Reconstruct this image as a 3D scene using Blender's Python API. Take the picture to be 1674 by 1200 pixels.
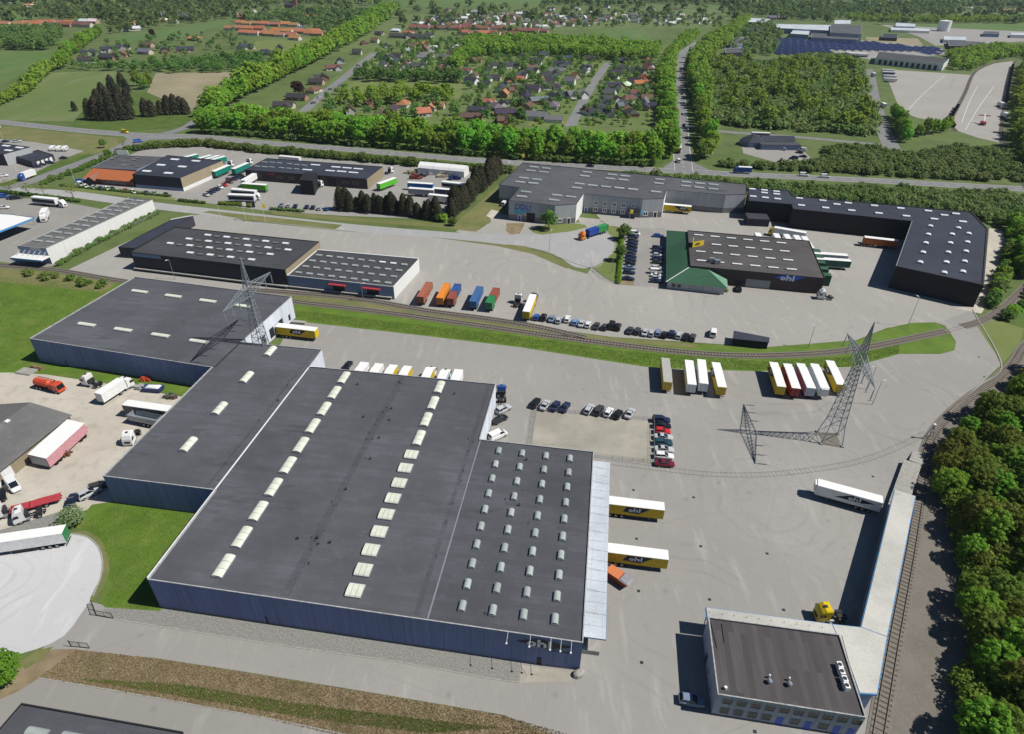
import bpy, bmesh, math, random
import numpy as np
from mathutils import Vector, Matrix
R = math.radians
rnd = random.Random(7)
for _o in list(bpy.data.objects): bpy.data.objects.remove(_o)
SC = bpy.context.scene
COL = SC.collection

# ---------------------------------------------------------------- camera (drone at 105 m)
CAM_H, FPX, CX, CY = 105.0, 1020.0, 837.0, 600.0
PITCH, ROLL = R(33.3435), R(-0.998)
_c, _s = math.cos(PITCH), math.sin(PITCH)
FW = Vector((0, _c, -_s)); _dn0 = -Vector((0, _s, _c)); _rt0 = Vector((1, 0, 0))
RT = math.cos(ROLL)*_rt0 + math.sin(ROLL)*_dn0
DN = -math.sin(ROLL)*_rt0 + math.cos(ROLL)*_dn0
cd = bpy.data.cameras.new('camera'); cam = bpy.data.objects.new('camera', cd); COL.objects.link(cam)
cd.sensor_fit = 'HORIZONTAL'; cd.sensor_width = 36.0; cd.lens = FPX/1674*36.0
cd.clip_start = 1.0; cd.clip_end = 20000.0
_m = Matrix((RT, -DN, -FW)).transposed().to_4x4(); _m.translation = Vector((0, 0, CAM_H)); cam.matrix_world = _m
SC.camera = cam

# ---------------------------------------------------------------- sky, sun, exposure
SUN_EL, SUN_XY = R(50.8), Vector((0.9936, -0.113))
W = bpy.data.worlds.new('World'); SC.world = W; W.use_nodes = True
_nt = W.node_tree; _bg = _nt.nodes['Background']
_sky = _nt.nodes.new('ShaderNodeTexSky'); _sky.sky_type = 'NISHITA'; _sky.sun_disc = False
_sky.sun_elevation = SUN_EL; _sky.sun_rotation = math.atan2(SUN_XY.x, SUN_XY.y)
_sky.altitude = 60; _sky.air_density = 1.0; _sky.dust_density = 0.0; _sky.ozone_density = 6.0
_nt.links.new(_sky.outputs[0], _bg.inputs[0]); _bg.inputs[1].default_value = 0.05
sd = bpy.data.lights.new('sun', 'SUN'); sd.energy = 5.0; sd.angle = R(0.53); sd.color = (1.0, 0.965, 0.90)
sun = bpy.data.objects.new('sun', sd); COL.objects.link(sun)
_dir = Vector((SUN_XY.x*math.cos(SUN_EL), SUN_XY.y*math.cos(SUN_EL), math.sin(SUN_EL)))
sun.rotation_euler = _dir.to_track_quat('Z', 'Y').to_euler(); sun.location = (200, -20, 300)
SC.view_settings.view_transform = 'Standard'; SC.view_settings.look = 'None'
SC.view_settings.exposure = 0.10; SC.view_settings.gamma = 1.0; SC.view_settings.use_curve_mapping = False
SC.cycles.max_bounces = 5; SC.cycles.diffuse_bounces = 1; SC.cycles.glossy_bounces = 2; SC.cycles.transparent_max_bounces = 6
SC.cycles.volume_bounces = 0
try: SC.cycles.use_denoising = True
except Exception: pass

# ---------------------------------------------------------------- survey: where a point of the site plan lies
def g(px, py, z=0.0):
    d = FW + RT*((px-CX)/FPX) + DN*((py-CY)/FPX)
    t = (z-CAM_H)/d.z
    return Vector((d.x*t, d.y*t, z))
TH = R(7.9)
U = Vector((math.cos(TH), -math.sin(TH), 0)); V = Vector((math.sin(TH), math.cos(TH), 0))
def uv(a, b, z=0.0):
    p = U*a + V*b; return Vector((p.x, p.y, z))

_ones = 'zeroth first second third fourth fifth sixth seventh eighth ninth tenth eleventh twelfth thirteenth fourteenth fifteenth sixteenth seventeenth eighteenth nineteenth'.split()
_tens = {2: 'twenty', 3: 'thirty', 4: 'forty', 5: 'fifty', 6: 'sixty', 7: 'seventy', 8: 'eighty', 9: 'ninety'}
_tth = {2: 'twentieth', 3: 'thirtieth', 4: 'fortieth', 5: 'fiftieth', 6: 'sixtieth', 7: 'seventieth', 8: 'eightieth', 9: 'ninetieth'}
def nth(n):
    if n < 20: return _ones[n]
    if n >= 100: return 'hundred-' + (nth(n-100) if n > 100 else 'th')
    return _tth[n//10] if n % 10 == 0 else _tens[n//10] + '-' + _ones[n % 10]

# ---------------------------------------------------------------- materials
MATS = {}
def _new(name):
    m = bpy.data.materials.new(name); m.use_nodes = True; MATS[name] = m
    nt = m.node_tree; return m, nt, nt.nodes['Principled BSDF']
def N(nt, t, **kw):
    n = nt.nodes.new(t)
    for k, v in kw.items(): setattr(n, k, v)
    return n
def L(nt, a, b): nt.links.new(a, b)
def c4(c): return (c[0], c[1], c[2], 1.0)
def mixc(nt, fac, a, b, mode='MIX'):
    n = N(nt, 'ShaderNodeMix', data_type='RGBA', blend_type=mode)
    for i, x in ((0, fac), (6, a), (7, b)):
        if isinstance(x, (int, float)): n.inputs[i].default_value = x
        elif isinstance(x, tuple): n.inputs[i].default_value = c4(x)
        else: L(nt, x, n.inputs[i])
    return n.outputs[2]
def pos(nt, kind='pos', rot=0.0, sc=(1, 1, 1)):
    if kind == 'pos': s = N(nt, 'ShaderNodeNewGeometry').outputs['Position']
    else: s = N(nt, 'ShaderNodeTexCoord').outputs['Object']
    mp = N(nt, 'ShaderNodeMapping'); mp.inputs['Rotation'].default_value = (0, 0, rot); mp.inputs['Scale'].default_value = sc
    L(nt, s, mp.inputs[0]); return mp.outputs[0]
def noi(nt, vec, scale, detail=4, rough=.55, lo=.35, hi=.65, dist=0):
    n = N(nt, 'ShaderNodeTexNoise'); n.inputs['Scale'].default_value = scale; n.inputs['Detail'].default_value = detail
    n.inputs['Roughness'].default_value = rough; n.inputs['Distortion'].default_value = dist
    if vec is not None: L(nt, vec, n.inputs['Vector'])
    r = N(nt, 'ShaderNodeMapRange'); r.inputs[1].default_value = lo; r.inputs[2].default_value = hi
    L(nt, n.outputs[0], r.inputs[0]); return r.outputs[0]
def bump(nt, b, h, strength, dist=.05):
    n = N(nt, 'ShaderNodeBump'); n.inputs['Strength'].default_value = strength; n.inputs['Distance'].default_value = dist
    L(nt, h, n.inputs['Height']); L(nt, n.outputs[0], b.inputs['Normal'])
def objrand(nt, amount):
    oi = N(nt, 'ShaderNodeObjectInfo'); r = N(nt, 'ShaderNodeMapRange')
    r.inputs[3].default_value = 1-amount; r.inputs[4].default_value = 1+amount
    L(nt, oi.outputs['Random'], r.inputs[0]); return r.outputs[0]
def scale_col(nt, col, f):
    n = N(nt, 'ShaderNodeVectorMath', operation='SCALE'); L(nt, col, n.inputs[0])
    if isinstance(f, float): n.inputs['Scale'].default_value = f
    else: L(nt, f, n.inputs['Scale'])
    return n.outputs[0]
def surf(name, c1, c2=None, scale=.3, c3=None, scale3=3.0, f3=.5, rough=.85, bmp=0, bscale=8, spec=.25, metal=0.0, kind='pos', ov=0.0, lo=.35, hi=.65, sc=(1, 1, 1), rot=0.0):
    m, nt, b = _new(name)
    p = pos(nt, kind, rot, sc); c2 = c2 or tuple(x*.82 for x in c1)
    col = mixc(nt, noi(nt, p, scale, 6, .6, lo, hi), c1, c2)
    if c3: col = mixc(nt, noi(nt, p, scale3, 3, .6, .52, .8), col, c3) if f3 >= 1 else mixc(nt, noi(nt, p, scale3, 3, .6, .5, .5+.5/f3*.5), col, c3)
    if ov: col = scale_col(nt, col, objrand(nt, ov))
    L(nt, col, b.inputs['Base Color'])
    b.inputs['Roughness'].default_value = rough; b.inputs['Specular IOR Level'].default_value = spec; b.inputs['Metallic'].default_value = metal
    if bmp: bump(nt, b, noi(nt, p, bscale, 3, .6, 0, 1), bmp)
    return m
def plain(name, c, rough=.5, spec=.4, metal=0.0, dirt=.12):
    m, nt, b = _new(name)
    p = pos(nt, 'obj'); col = mixc(nt, noi(nt, p, 1.3, 5, .65, .4, .75), c, tuple(x*(1-dirt*2) for x in c))
    L(nt, col, b.inputs['Base Color'])
    b.inputs['Roughness'].default_value = rough; b.inputs['Specular IOR Level'].default_value = spec; b.inputs['Metallic'].default_value = metal
    return m
def objpaint(name, rough, spec, dirt=.1, coat=0.0, seam=None):
    m, nt, b = _new(name); oi = N(nt, 'ShaderNodeObjectInfo'); p = pos(nt, 'obj')
    dk = scale_col(nt, oi.outputs['Color'], 1-dirt*2.5)
    col = mixc(nt, noi(nt, p, 1.1, 5, .65, .4, .8), oi.outputs['Color'], dk)
    if seam:
        w = N(nt, 'ShaderNodeTexWave', wave_type='BANDS', bands_direction=seam[0]); w.inputs['Scale'].default_value = seam[1]
        L(nt, p, w.inputs[0]); bump(nt, b, w.outputs[1], .35, .03)
    L(nt, col, b.inputs['Base Color']); b.inputs['Roughness'].default_value = rough; b.inputs['Specular IOR Level'].default_value = spec
    b.inputs['Coat Weight'].default_value = coat
    return m
objpaint('paint', .38, .45, .06, .25)
objpaint('box_paint', .5, .35, .10)
objpaint('corrugated', .55, .3, .18, 0, ('X', 1.6))
objpaint('tile_roof', .8, .2, .16, 0, ('Y', 1.1))
objpaint('render_wall', .85, .15, .12)
plain('tyre', (.018, .018, .02), .85, .2); plain('rim', (.35, .36, .38), .4, .5, .6); plain('chassis', (.03, .03, .034), .7, .3)
plain('white_roof', (.78, .78, .76), .5, .3, 0, .05); plain('grey_roof', (.40, .39, .36), .6, .3, 0, .1)
plain('white_paint', (.74, .74, .73), .5, .3, 0, .06); plain('black_trim', (.02, .02, .022), .5, .4)
plain('glass', (.012, .016, .022), .08, .6, 0, 0); plain('lamp_glass', (.55, .55, .52), .2, .5); plain('tail_red', (.25, .01, .01), .3, .5)
plain('steel', (.30, .33, .36), .45, .5, .35, .1); plain('rail_steel', (.20, .16, .13), .5, .4, .4)
plain('logo_dark', (.012, .014, .035), .5, .3); plain('logo_white', (.72, .74, .78), .5, .3); plain('sign_blue', (.03, .10, .55), .5); plain('sign_cyan', (.08, .42, .62), .5)
plain('sky_blue_trim', (.07, .26, .52), .5, .3); plain('faded_pink', (.55, .27, .30), .6, .3); plain('red_trim', (.42, .05, .06), .5); plain('yellow_sign', (.62, .46, .03), .5); plain('green_plastic', (.1, .3, .05), .6)
plain('wood', (.22, .15, .08), .8, .2); plain('sleeper_wood', (.085, .07, .058), .9, .1); plain('coping_grey', (.42, .42, .42), .7, .2, 0, .25); plain('concrete', (.34, .33, .30), .85, .2, 0, .15); plain('dark_door', (.025, .025, .035), .6, .3)
plain('white_frame', (.72, .73, .74), .5, .3); plain('grey_door', (.28, .29, .31), .6, .3)

# ground
def asphalt(name, c, c2, patch=.06, tyre=.0, dark=.75):
    m, nt, b = _new(name); p = pos(nt)
    col = mixc(nt, noi(nt, p, patch, 5, .6, .36, .66), c, c2)
    col = mixc(nt, noi(nt, p, .55, 6, .7, .50, .85), col, tuple(x*dark for x in c))
    st = N(nt, 'ShaderNodeTexNoise'); st.inputs['Scale'].default_value = 3.5; st.inputs['Detail'].default_value = 3
    L(nt, p, st.inputs['Vector'])
    col = mixc(nt, .16, col, st.outputs[0], 'OVERLAY')
    col = mixc(nt, noi(nt, p, .014, 3, .5, .35, .65), col, tuple(x*.86 for x in c))
    col = mixc(nt, noi(nt, pos(nt, 'pos', R(20), (1, .18, 1)), .35, 4, .6, .56, .80), col, tuple(x*1.16 for x in c))
    sp = N(nt, 'ShaderNodeTexVoronoi'); sp.inputs['Scale'].default_value = .16; L(nt, p, sp.inputs['Vector'])
    se = N(nt, 'ShaderNodeMapRange'); se.inputs[1].default_value = .13; se.inputs[2].default_value = .02; se.inputs[4].default_value = .42; L(nt, sp.outputs['Distance'], se.inputs[0])
    col = mixc(nt, se.outputs[0], col, tuple(x*.55 for x in c))
    if tyre:
        wob = N(nt, 'ShaderNodeTexNoise'); wob.inputs['Scale'].default_value = .07; wob.inputs['Detail'].default_value = 1; L(nt, p, wob.inputs['Vector'])
        brk = noi(nt, p, .09, 3, .6, .42, .62)
        for cx, cy, r0, r1, fq in ((34., 74., 7, 22, 1.7), (-40., 150., 2, 14, 2.2), (107., 143., 6, 26, 1.3), (60., 105., 4, 20, 1.6), (23., 118., 8, 20, 2.0), (-105., 78., 3, 17, 2.1), (46., 268., 3, 14, 2.0), (5., 225., 10, 40, 1.1), (90., 205., 8, 34, 1.3), (75., 160., 10, 30, 1.2)):
            dn = N(nt, 'ShaderNodeVectorMath', operation='DISTANCE'); L(nt, p, dn.inputs[0]); dn.inputs[1].default_value = (cx, cy, 0)
            ad = N(nt, 'ShaderNodeMath', operation='MULTIPLY_ADD'); L(nt, wob.outputs[0], ad.inputs[0]); ad.inputs[1].default_value = 9; L(nt, dn.outputs['Value'], ad.inputs[2])
            sn = N(nt, 'ShaderNodeMath', operation='MULTIPLY'); L(nt, ad.outputs[0], sn.inputs[0]); sn.inputs[1].default_value = fq
            s2 = N(nt, 'ShaderNodeMath', operation='SINE'); L(nt, sn.outputs[0], s2.inputs[0])
            th = N(nt, 'ShaderNodeMapRange'); th.inputs[1].default_value = .55; th.inputs[2].default_value = 1.0; L(nt, s2.outputs[0], th.inputs[0])
            k1 = N(nt, 'ShaderNodeMapRange'); k1.inputs[1].default_value = r0; k1.inputs[2].default_value = r0+3; L(nt, dn.outputs['Value'], k1.inputs[0])
            k2 = N(nt, 'ShaderNodeMapRange'); k2.inputs[1].default_value = r1; k2.inputs[2].default_value = r1-6; L(nt, dn.outputs['Value'], k2.inputs[0])
            m1 = th.outputs[0]
            for q in (k1.outputs[0], k2.outputs[0], brk):
                mm = N(nt, 'ShaderNodeMath', operation='MULTIPLY'); L(nt, m1, mm.inputs[0]); L(nt, q, mm.inputs[1]); m1 = mm.outputs[0]
            mm = N(nt, 'ShaderNodeMath', operation='MULTIPLY'); L(nt, m1, mm.inputs[0]); mm.inputs[1].default_value = tyre; col = mixc(nt, mm.outputs[0], col, tuple(x*.62 for x in c))
        cr = N(nt, 'ShaderNodeTexVoronoi', feature='DISTANCE_TO_EDGE'); cr.inputs['Scale'].default_value = .045; L(nt, pos(nt, 'pos', TH), cr.inputs['Vector'])
        ce = N(nt, 'ShaderNodeMapRange'); ce.inputs[1].default_value = .004; ce.inputs[2].default_value = 0.0; ce.inputs[4].default_value = .35; L(nt, cr.outputs[0], ce.inputs[0])
        col = mixc(nt, ce.outputs[0], col, tuple(x*.6 for x in c))
    L(nt, col, b.inputs['Base Color']); b.inputs['Roughness'].default_value = .9; b.inputs['Specular IOR Level'].default_value = .15
    return m
asphalt('yard_asphalt', (.315, .302, .280), (.270, .261, .246), .035, .34)
asphalt('pale_asphalt', (.352, .336, .308), (.310, .298, .277), .03, .25)
asphalt('road_asphalt', (.215, .215, .215), (.185, .185, .190), .05)
asphalt('lane_asphalt', (.29, .278, .255), (.25, .24, .222), .05)
asphalt('concrete_circle', (.54, .54, .54), (.47, .47, .48), .05, .35, .85)
asphalt('depot_concrete', (.35, .33, .305), (.31, .295, .275), .02)
asphalt('street_concrete', (.36, .358, .352), (.315, .314, .312), .04)
surf('grass', (.085, .135, .022), (.055, .095, .018), .11, (.14, .145, .05), .9, .5, bmp=.6, bscale=3)
surf('lawn', (.105, .178, .020), (.076, .136, .016), .15, (.19, .20, .06), .25, .5, bmp=.5, bscale=4)
surf('dry_grass', (.125, .145, .045), (.19, .175, .075), .09, (.07, .10, .03), .8, .5, bmp=.5, bscale=3)
surf('pale_grass', (.155, .185, .055), (.12, .16, .04), .06, (.2, .2, .09), .5, .5, bmp=.3)
surf('brown_grass', (.19, .14, .085), (.26, .205, .125), .35, (.085, .105, .03), .16, .7, bmp=.8, bscale=5)
surf('field_green', (.075, .145, .03), (.10, .155, .045), .02, (.15, .17, .08), .05, .6, sc=(1, .25, 1), rot=R(-35))
surf('field_pale', (.13, .17, .055), (.10, .15, .04), .02, (.24, .22, .14), .035, .7, sc=(1, .25, 1), rot=R(-35))
surf('field_sand', (.30, .255, .17), (.24, .21, .13), .03, (.14, .16, .06), .02, .6)
surf('ground_green', (.085, .125, .032), (.115, .150, .048), .012, (.04, .06, .018), .06, .6)
surf('garden', (.13, .175, .05), (.09, .13, .04), .05, (.16, .16, .09), .08, .5)
surf('gravel', (.27, .265, .24), (.14, .138, .127), 3.0, (.46, .45, .42), 5.0, .5, bmp=.8, bscale=9, lo=.3, hi=.7)
surf('sandy_yard', (.50, .46, .39), (.42, .385, .325), .06, (.22, .19, .15), .35, .4, bmp=.3, bscale=4)
surf('brown_gravel', (.185, .165, .14), (.145, .13, .11), .15, (.24, .22, .19), 2.0, .5, bmp=.4)
surf('ballast', (.20, .18, .155), (.145, .13, .11), 1.5, (.2, .17, .14), 4, .5, bmp=.6)
surf('hedge_soil', (.09, .07, .045), (.13, .10, .06), .5)
surf('lake_water', (.10, .16, .22), (.12, .18, .24), .01, rough=.15, spec=.5)
surf('road_paint', (.62, .62, .60), (.50, .50, .48), 1.0)
surf('solar_panel', (.016, .028, .095), (.02, .034, .11), .2, rough=.6, spec=.2)

# roofs and walls
def membrane(name, c, rot, w=9.0, h=1.0, stain=.35, seam=.75, tone=.10):
    m, nt, b = _new(name); p = pos(nt, 'pos', rot)
    br = N(nt, 'ShaderNodeTexBrick'); br.offset = .37; L(nt, p, br.inputs['Vector'])
    br.inputs['Color1'].default_value = c4(tuple(x*(1+tone) for x in c)); br.inputs['Color2'].default_value = c4(tuple(x*(1-tone) for x in c)); br.inputs['Mortar'].default_value = c4(tuple(x*seam for x in c))
    br.inputs['Scale'].default_value = 1; br.inputs['Brick Width'].default_value = w; br.inputs['Row Height'].default_value = h
    br.inputs['Mortar Size'].default_value = .03; br.inputs['Mortar Smooth'].default_value = .5; br.inputs['Bias'].default_value = 0
    col = mixc(nt, noi(nt, p, .05, 6, .65, .40, .62), br.outputs[0], tuple(x*.74 for x in c)); col = mixc(nt, noi(nt, pos(nt, 'pos', rot, (.25, 1, 1)), .16, 5, .7, .60, .72), col, tuple(x*.6 for x in c))
    col = mixc(nt, noi(nt, p, .5, 6, .7, .58, .9), col, tuple(x*(1+stain) for x in c))
    st = N(nt, 'ShaderNodeTexNoise'); st.inputs['Scale'].default_value = 6; L(nt, p, st.inputs['Vector'])
    col = mixc(nt, .3, col, st.outputs[0], 'OVERLAY')
    L(nt, col, b.inputs['Base Color']); b.inputs['Roughness'].default_value = .8; b.inputs['Specular IOR Level'].default_value = .25
    return m
membrane('roof_felt', (.098, .101, .114), TH, 9, 1.0, .45, .7, .12)
membrane('roof_felt_low', (.082, .085, .097), TH, 7, 1.0, .45, .7, .12)
membrane('roof_black', (.040, .046, .066), R(12), 12, 1.0, .2, .85, .05)
membrane('slab_paving', (.365, .342, .285), TH, 2.4, 2.4, .10, 1.18, .05)
membrane('roof_grey', (.098, .099, .108), R(9), 10, 1.2)
membrane('roof_brown', (.085, .078, .076), R(6), 10, 1.2)
membrane('roof_slate', (.066, .067, .073), R(-20), 6, 1.0)
membrane('roof_fibre', (.15, .148, .145), R(-38), 1.2, 1.2)
membrane('roof_pale_sheet', (.52, .51, .46), R(9), 30, .45, .08, .82, .02)
membrane('roof_white_sheet', (.50, .54, .58), R(98), 30, 2.45, .06, .55, .02)
membrane('roof_green', (.035, .105, .058), R(3), 30, .5, .15, .8, .04)
membrane('roof_green_pale', (.17, .34, .24), R(3), 30, .5, .1, .85, .03)
def strip_roof():
    m, nt, b = _new('roof_strips'); p = pos(nt, 'pos', TH, (1, .12, 1))
    br = N(nt, 'ShaderNodeTexBrick'); br.offset = .5; L(nt, pos(nt, 'pos', TH+R(90)), br.inputs['Vector'])
    br.inputs['Color1'].default_value = (.036, .031, .033, 1); br.inputs['Color2'].default_value = (.085, .074, .074, 1); br.inputs['Mortar'].default_value = (.05, .043, .042, 1)
    br.inputs['Scale'].default_value = 1; br.inputs['Brick Width'].default_value = 11; br.inputs['Row Height'].default_value = 1.05; br.inputs['Mortar Size'].default_value = .03
    col = mixc(nt, noi(nt, p, .9, 5, .7, .35, .75), br.outputs[0], (.050, .044, .046))
    L(nt, col, b.inputs['Base Color']); b.inputs['Roughness'].default_value = .75
strip_roof()
def wallmat(name, c, streak=.25, ov=.07, dirt=.6):
    m, nt, b = _new(name); p = pos(nt, 'pos', 0, (1, 1, .06))
    col = mixc(nt, noi(nt, p, 1.1, 5, .65, .45, .8), c, tuple(x*(1-streak) for x in c))
    col = mixc(nt, noi(nt, pos(nt, 'pos', 0, (.9, .9, .03)), 2.2, 3, .5, .60, .78), col, tuple(min(.8, x*1.22) for x in c))
    col = scale_col(nt, col, objrand(nt, ov))
    L(nt, col, b.inputs['Base Color']); b.inputs['Roughness'].default_value = .7; b.inputs['Specular IOR Level'].default_value = .25
    return m
wallmat('wall_white', (.62, .65, .72)); wallmat('wall_grey', (.40, .41, .43)); wallmat('wall_dark', (.045, .045, .06), .3); wallmat('wall_black', (.022, .022, .026), .2)
wallmat('wall_brown', (.062, .045, .048), .2); wallmat('wall_tan', (.30, .25, .17), .2); wallmat('wall_pale', (.66, .66, .64), .1); wallmat('wall_plinth', (.20, .20, .21)); wallmat('wall_blue', (.20, .26, .40))
wallmat('wall_front', (.155, .200, .365), .25, .05); wallmat('wall_office', (.33, .355, .44)); wallmat('brick_red', (.22, .10, .07), .2)
def skylight_mat(name, c, ov=.06):
    m, nt, b = _new(name); p = pos(nt)
    col = mixc(nt, noi(nt, p, .8, 4, .6, .4, .7), c, tuple(x*.85 for x in c)); col = scale_col(nt, col, objrand(nt, ov))
    L(nt, col, b.inputs['Base Color']); b.inputs['Roughness'].default_value = .35; b.inputs['Specular IOR Level'].default_value = .4
skylight_mat('dome_cream', (.66, .68, .57)); skylight_mat('dome_grey', (.34, .38, .36), .12); skylight_mat('dome_white', (.74, .76, .78)); skylight_mat('dome_dull', (.20, .20, .18), .25)

# foliage
def leaf(name, c1, c2, c3, ov=.22, trans=.42):
    m, nt, b = _new(name); ge = N(nt, 'ShaderNodeNewGeometry'); oi = N(nt, 'ShaderNodeObjectInfo')
    col = mixc(nt, ge.outputs['Random Per Island'], c1, c2)
    col = mixc(nt, noi(nt, pos(nt), .035, 4, .65, .40, .62), col, c3)
    hs = N(nt, 'ShaderNodeHueSaturation'); r = N(nt, 'ShaderNodeMapRange'); r.inputs[3].default_value = .490; r.inputs[4].default_value = .530
    L(nt, oi.outputs['Random'], r.inputs[0]); L(nt, r.outputs[0], hs.inputs['Hue']); L(nt, objrand(nt, ov), hs.inputs['Value']); L(nt, col, hs.inputs['Color'])
    b.inputs['Roughness'].default_value = .6; b.inputs['Specular IOR Level'].default_value = .2; L(nt, hs.outputs[0], b.inputs['Base Color'])
    tr = N(nt, 'ShaderNodeBsdfTranslucent'); L(nt, hs.outputs[0], tr.inputs[0]); mx = N(nt, 'ShaderNodeMixShader'); mx.inputs[0].default_value = trans
    L(nt, b.outputs[0], mx.inputs[1]); L(nt, tr.outputs[0], mx.inputs[2]); L(nt, mx.outputs[0], nt.nodes['Material Output'].inputs[0])
leaf('leaf_beech', (.250, .461, .038), (.166, .333, .031), (.288, .416, .041))
leaf('leaf_wood', (.250, .385, .038), (.155, .255, .026), (.275, .365, .042))
leaf('leaf_scrub', (.180, .262, .062), (.115, .178, .042), (.205, .245, .078))
leaf('leaf_near', (.215, .290, .034), (.125, .180, .022), (.235, .245, .038))
leaf('leaf_dark', (.142, .240, .046), (.092, .165, .032), (.169, .236, .051))
leaf('leaf_conifer', (.036, .044, .020), (.022, .028, .013), (.055, .046, .024), .25, .15)
leaf('leaf_bright', (.14, .32, .02), (.10, .23, .018), (.16, .30, .025))
leaf('leaf_white', (.55, .57, .46), (.17, .25, .06), (.14, .22, .05))
leaf('leaf_copper', (.045, .012, .016), (.028, .008, .012), (.06, .018, .018))
leaf('leaf_pale', (.30, .33, .08), (.22, .26, .06), (.28, .27, .09), .1, .4)
leaf('leaf_far', (.131, .213, .056), (.088, .150, .045), (.194, .275, .065))
leaf('tuft_brown', (.34, .255, .150), (.24, .165, .10), (.27, .20, .115), 0, .3)
leaf('tuft_green', (.165, .265, .03), (.11, .19, .025), (.21, .24, .06), 0, .4)
plain('bark', (.075, .06, .045), .9, .1)
# ---------------------------------------------------------------- mesh helpers
class MB:
    def __init__(s): s.v = []; s.f = []; s.m = []
    def add(s, vs, fs, mi=0):
        o = len(s.v); s.v += [tuple(v) for v in vs]
        for f in fs: s.f.append(tuple(i+o for i in f)); s.m.append(mi)
        return s
    def hexa(s, lo, hi, mi=0):   # 4 bottom + 4 top points, counter-clockwise from above
        return s.add(list(lo)+list(hi), [(3, 2, 1, 0), (4, 5, 6, 7), (0, 1, 5, 4), (1, 2, 6, 5), (2, 3, 7, 6), (3, 0, 4, 7)], mi)
    def box(s, x0, x1, y0, y1, z0, z1, mi=0):
        return s.hexa([(x0, y0, z0), (x1, y0, z0), (x1, y1, z0), (x0, y1, z0)], [(x0, y0, z1), (x1, y0, z1), (x1, y1, z1), (x0, y1, z1)], mi)
    def bar(s, p, q, r, mi=0, n=4):
        p, q = Vector(p), Vector(q); d = (q-p).normalized(); a = d.orthogonal().normalized(); b = d.cross(a); r2 = r if not isinstance(r, tuple) else r[1]; r1 = r if not isinstance(r, tuple) else r[0]
        vs = [p+(a*math.cos(2*math.pi*i/n)+b*math.sin(2*math.pi*i/n))*r1 for i in range(n)]+[q+(a*math.cos(2*math.pi*i/n)+b*math.sin(2*math.pi*i/n))*r2 for i in range(n)]
        return s.add(vs, [(i, (i+1) % n, n+(i+1) % n, n+i) for i in range(n)]+[tuple(range(n-1, -1, -1)), tuple(range(n, 2*n))], mi)
    def prism(s, poly, z0, z1, mi=0, cap=True, bot=False):
        n = len(poly); zt = z1 if isinstance(z1, (list, tuple)) else [z1]*n
        fs = [(i, (i+1) % n, n+(i+1) % n, n+i) for i in range(n)]
        if cap: fs.append(tuple(range(n, 2*n)))
        if bot: fs.append(tuple(range(n-1, -1, -1)))
        return s.add([(p[0], p[1], z0) for p in poly]+[(p[0], p[1], zt[i]) for i, p in enumerate(poly)], fs, mi)
    def loft(s, rings, mi=0, caps=True):
        n = len(rings[0]); vs = [p for r in rings for p in r]; fs = []
        for k in range(len(rings)-1):
            fs += [(k*n+i, k*n+(i+1) % n, (k+1)*n+(i+1) % n, (k+1)*n+i) for i in range(n)]
        if caps: fs += [tuple(range(n-1, -1, -1)), tuple(range((len(rings)-1)*n, len(rings)*n))]
        return s.add(vs, fs, mi)
    def mesh(s, name, mats, smooth=False, org=None):
        me = bpy.data.meshes.new(name)
        vs = s.v if org is None else [(a-org[0], b-org[1], c-(org[2] if len(org) > 2 else 0)) for a, b, c in s.v]
        me.from_pydata(vs, [], s.f)
        for m in (mats if isinstance(mats, (list, tuple)) else [mats]): me.materials.append(MATS[m])
        if any(s.m): me.polygons.foreach_set('material_index', s.m)
        bm = bmesh.new(); bm.from_mesh(me); bmesh.ops.recalc_face_normals(bm, faces=bm.faces); bm.to_mesh(me); bm.free()
        if smooth: me.polygons.foreach_set('use_smooth', [True]*len(me.polygons))
        me.update(); return me
def put(name, me, parent=None, loc=(0, 0, 0), rz=0.0, color=None, rot=None, scale=None):
    o = bpy.data.objects.new(name, me); COL.objects.link(o); o.location = loc
    if rot is not None: o.rotation_euler = rot
    elif rz: o.rotation_euler = (0, 0, rz)
    if scale is not None: o.scale = scale if not isinstance(scale, (int, float)) else (scale,)*3
    if parent is not None: o.parent = parent
    if color is not None: o.color = (color[0], color[1], color[2], 1)
    return o
USED = {}
def tag(o, label, cat, group=None, kind=None):
    o['label'] = label; o['category'] = cat
    if group: o['group'] = group
    if kind: o['kind'] = kind
    return o
def empty(name, loc, rz=0.0):
    o = bpy.data.objects.new(name, None); COL.objects.link(o); o.location = loc; o.rotation_euler = (0, 0, rz); o.empty_display_size = .5; return o
def struct(name, me, label=None, kind='structure'):
    o = put(name, me); o['kind'] = kind
    if label: o['label'] = label
    return o
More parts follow.
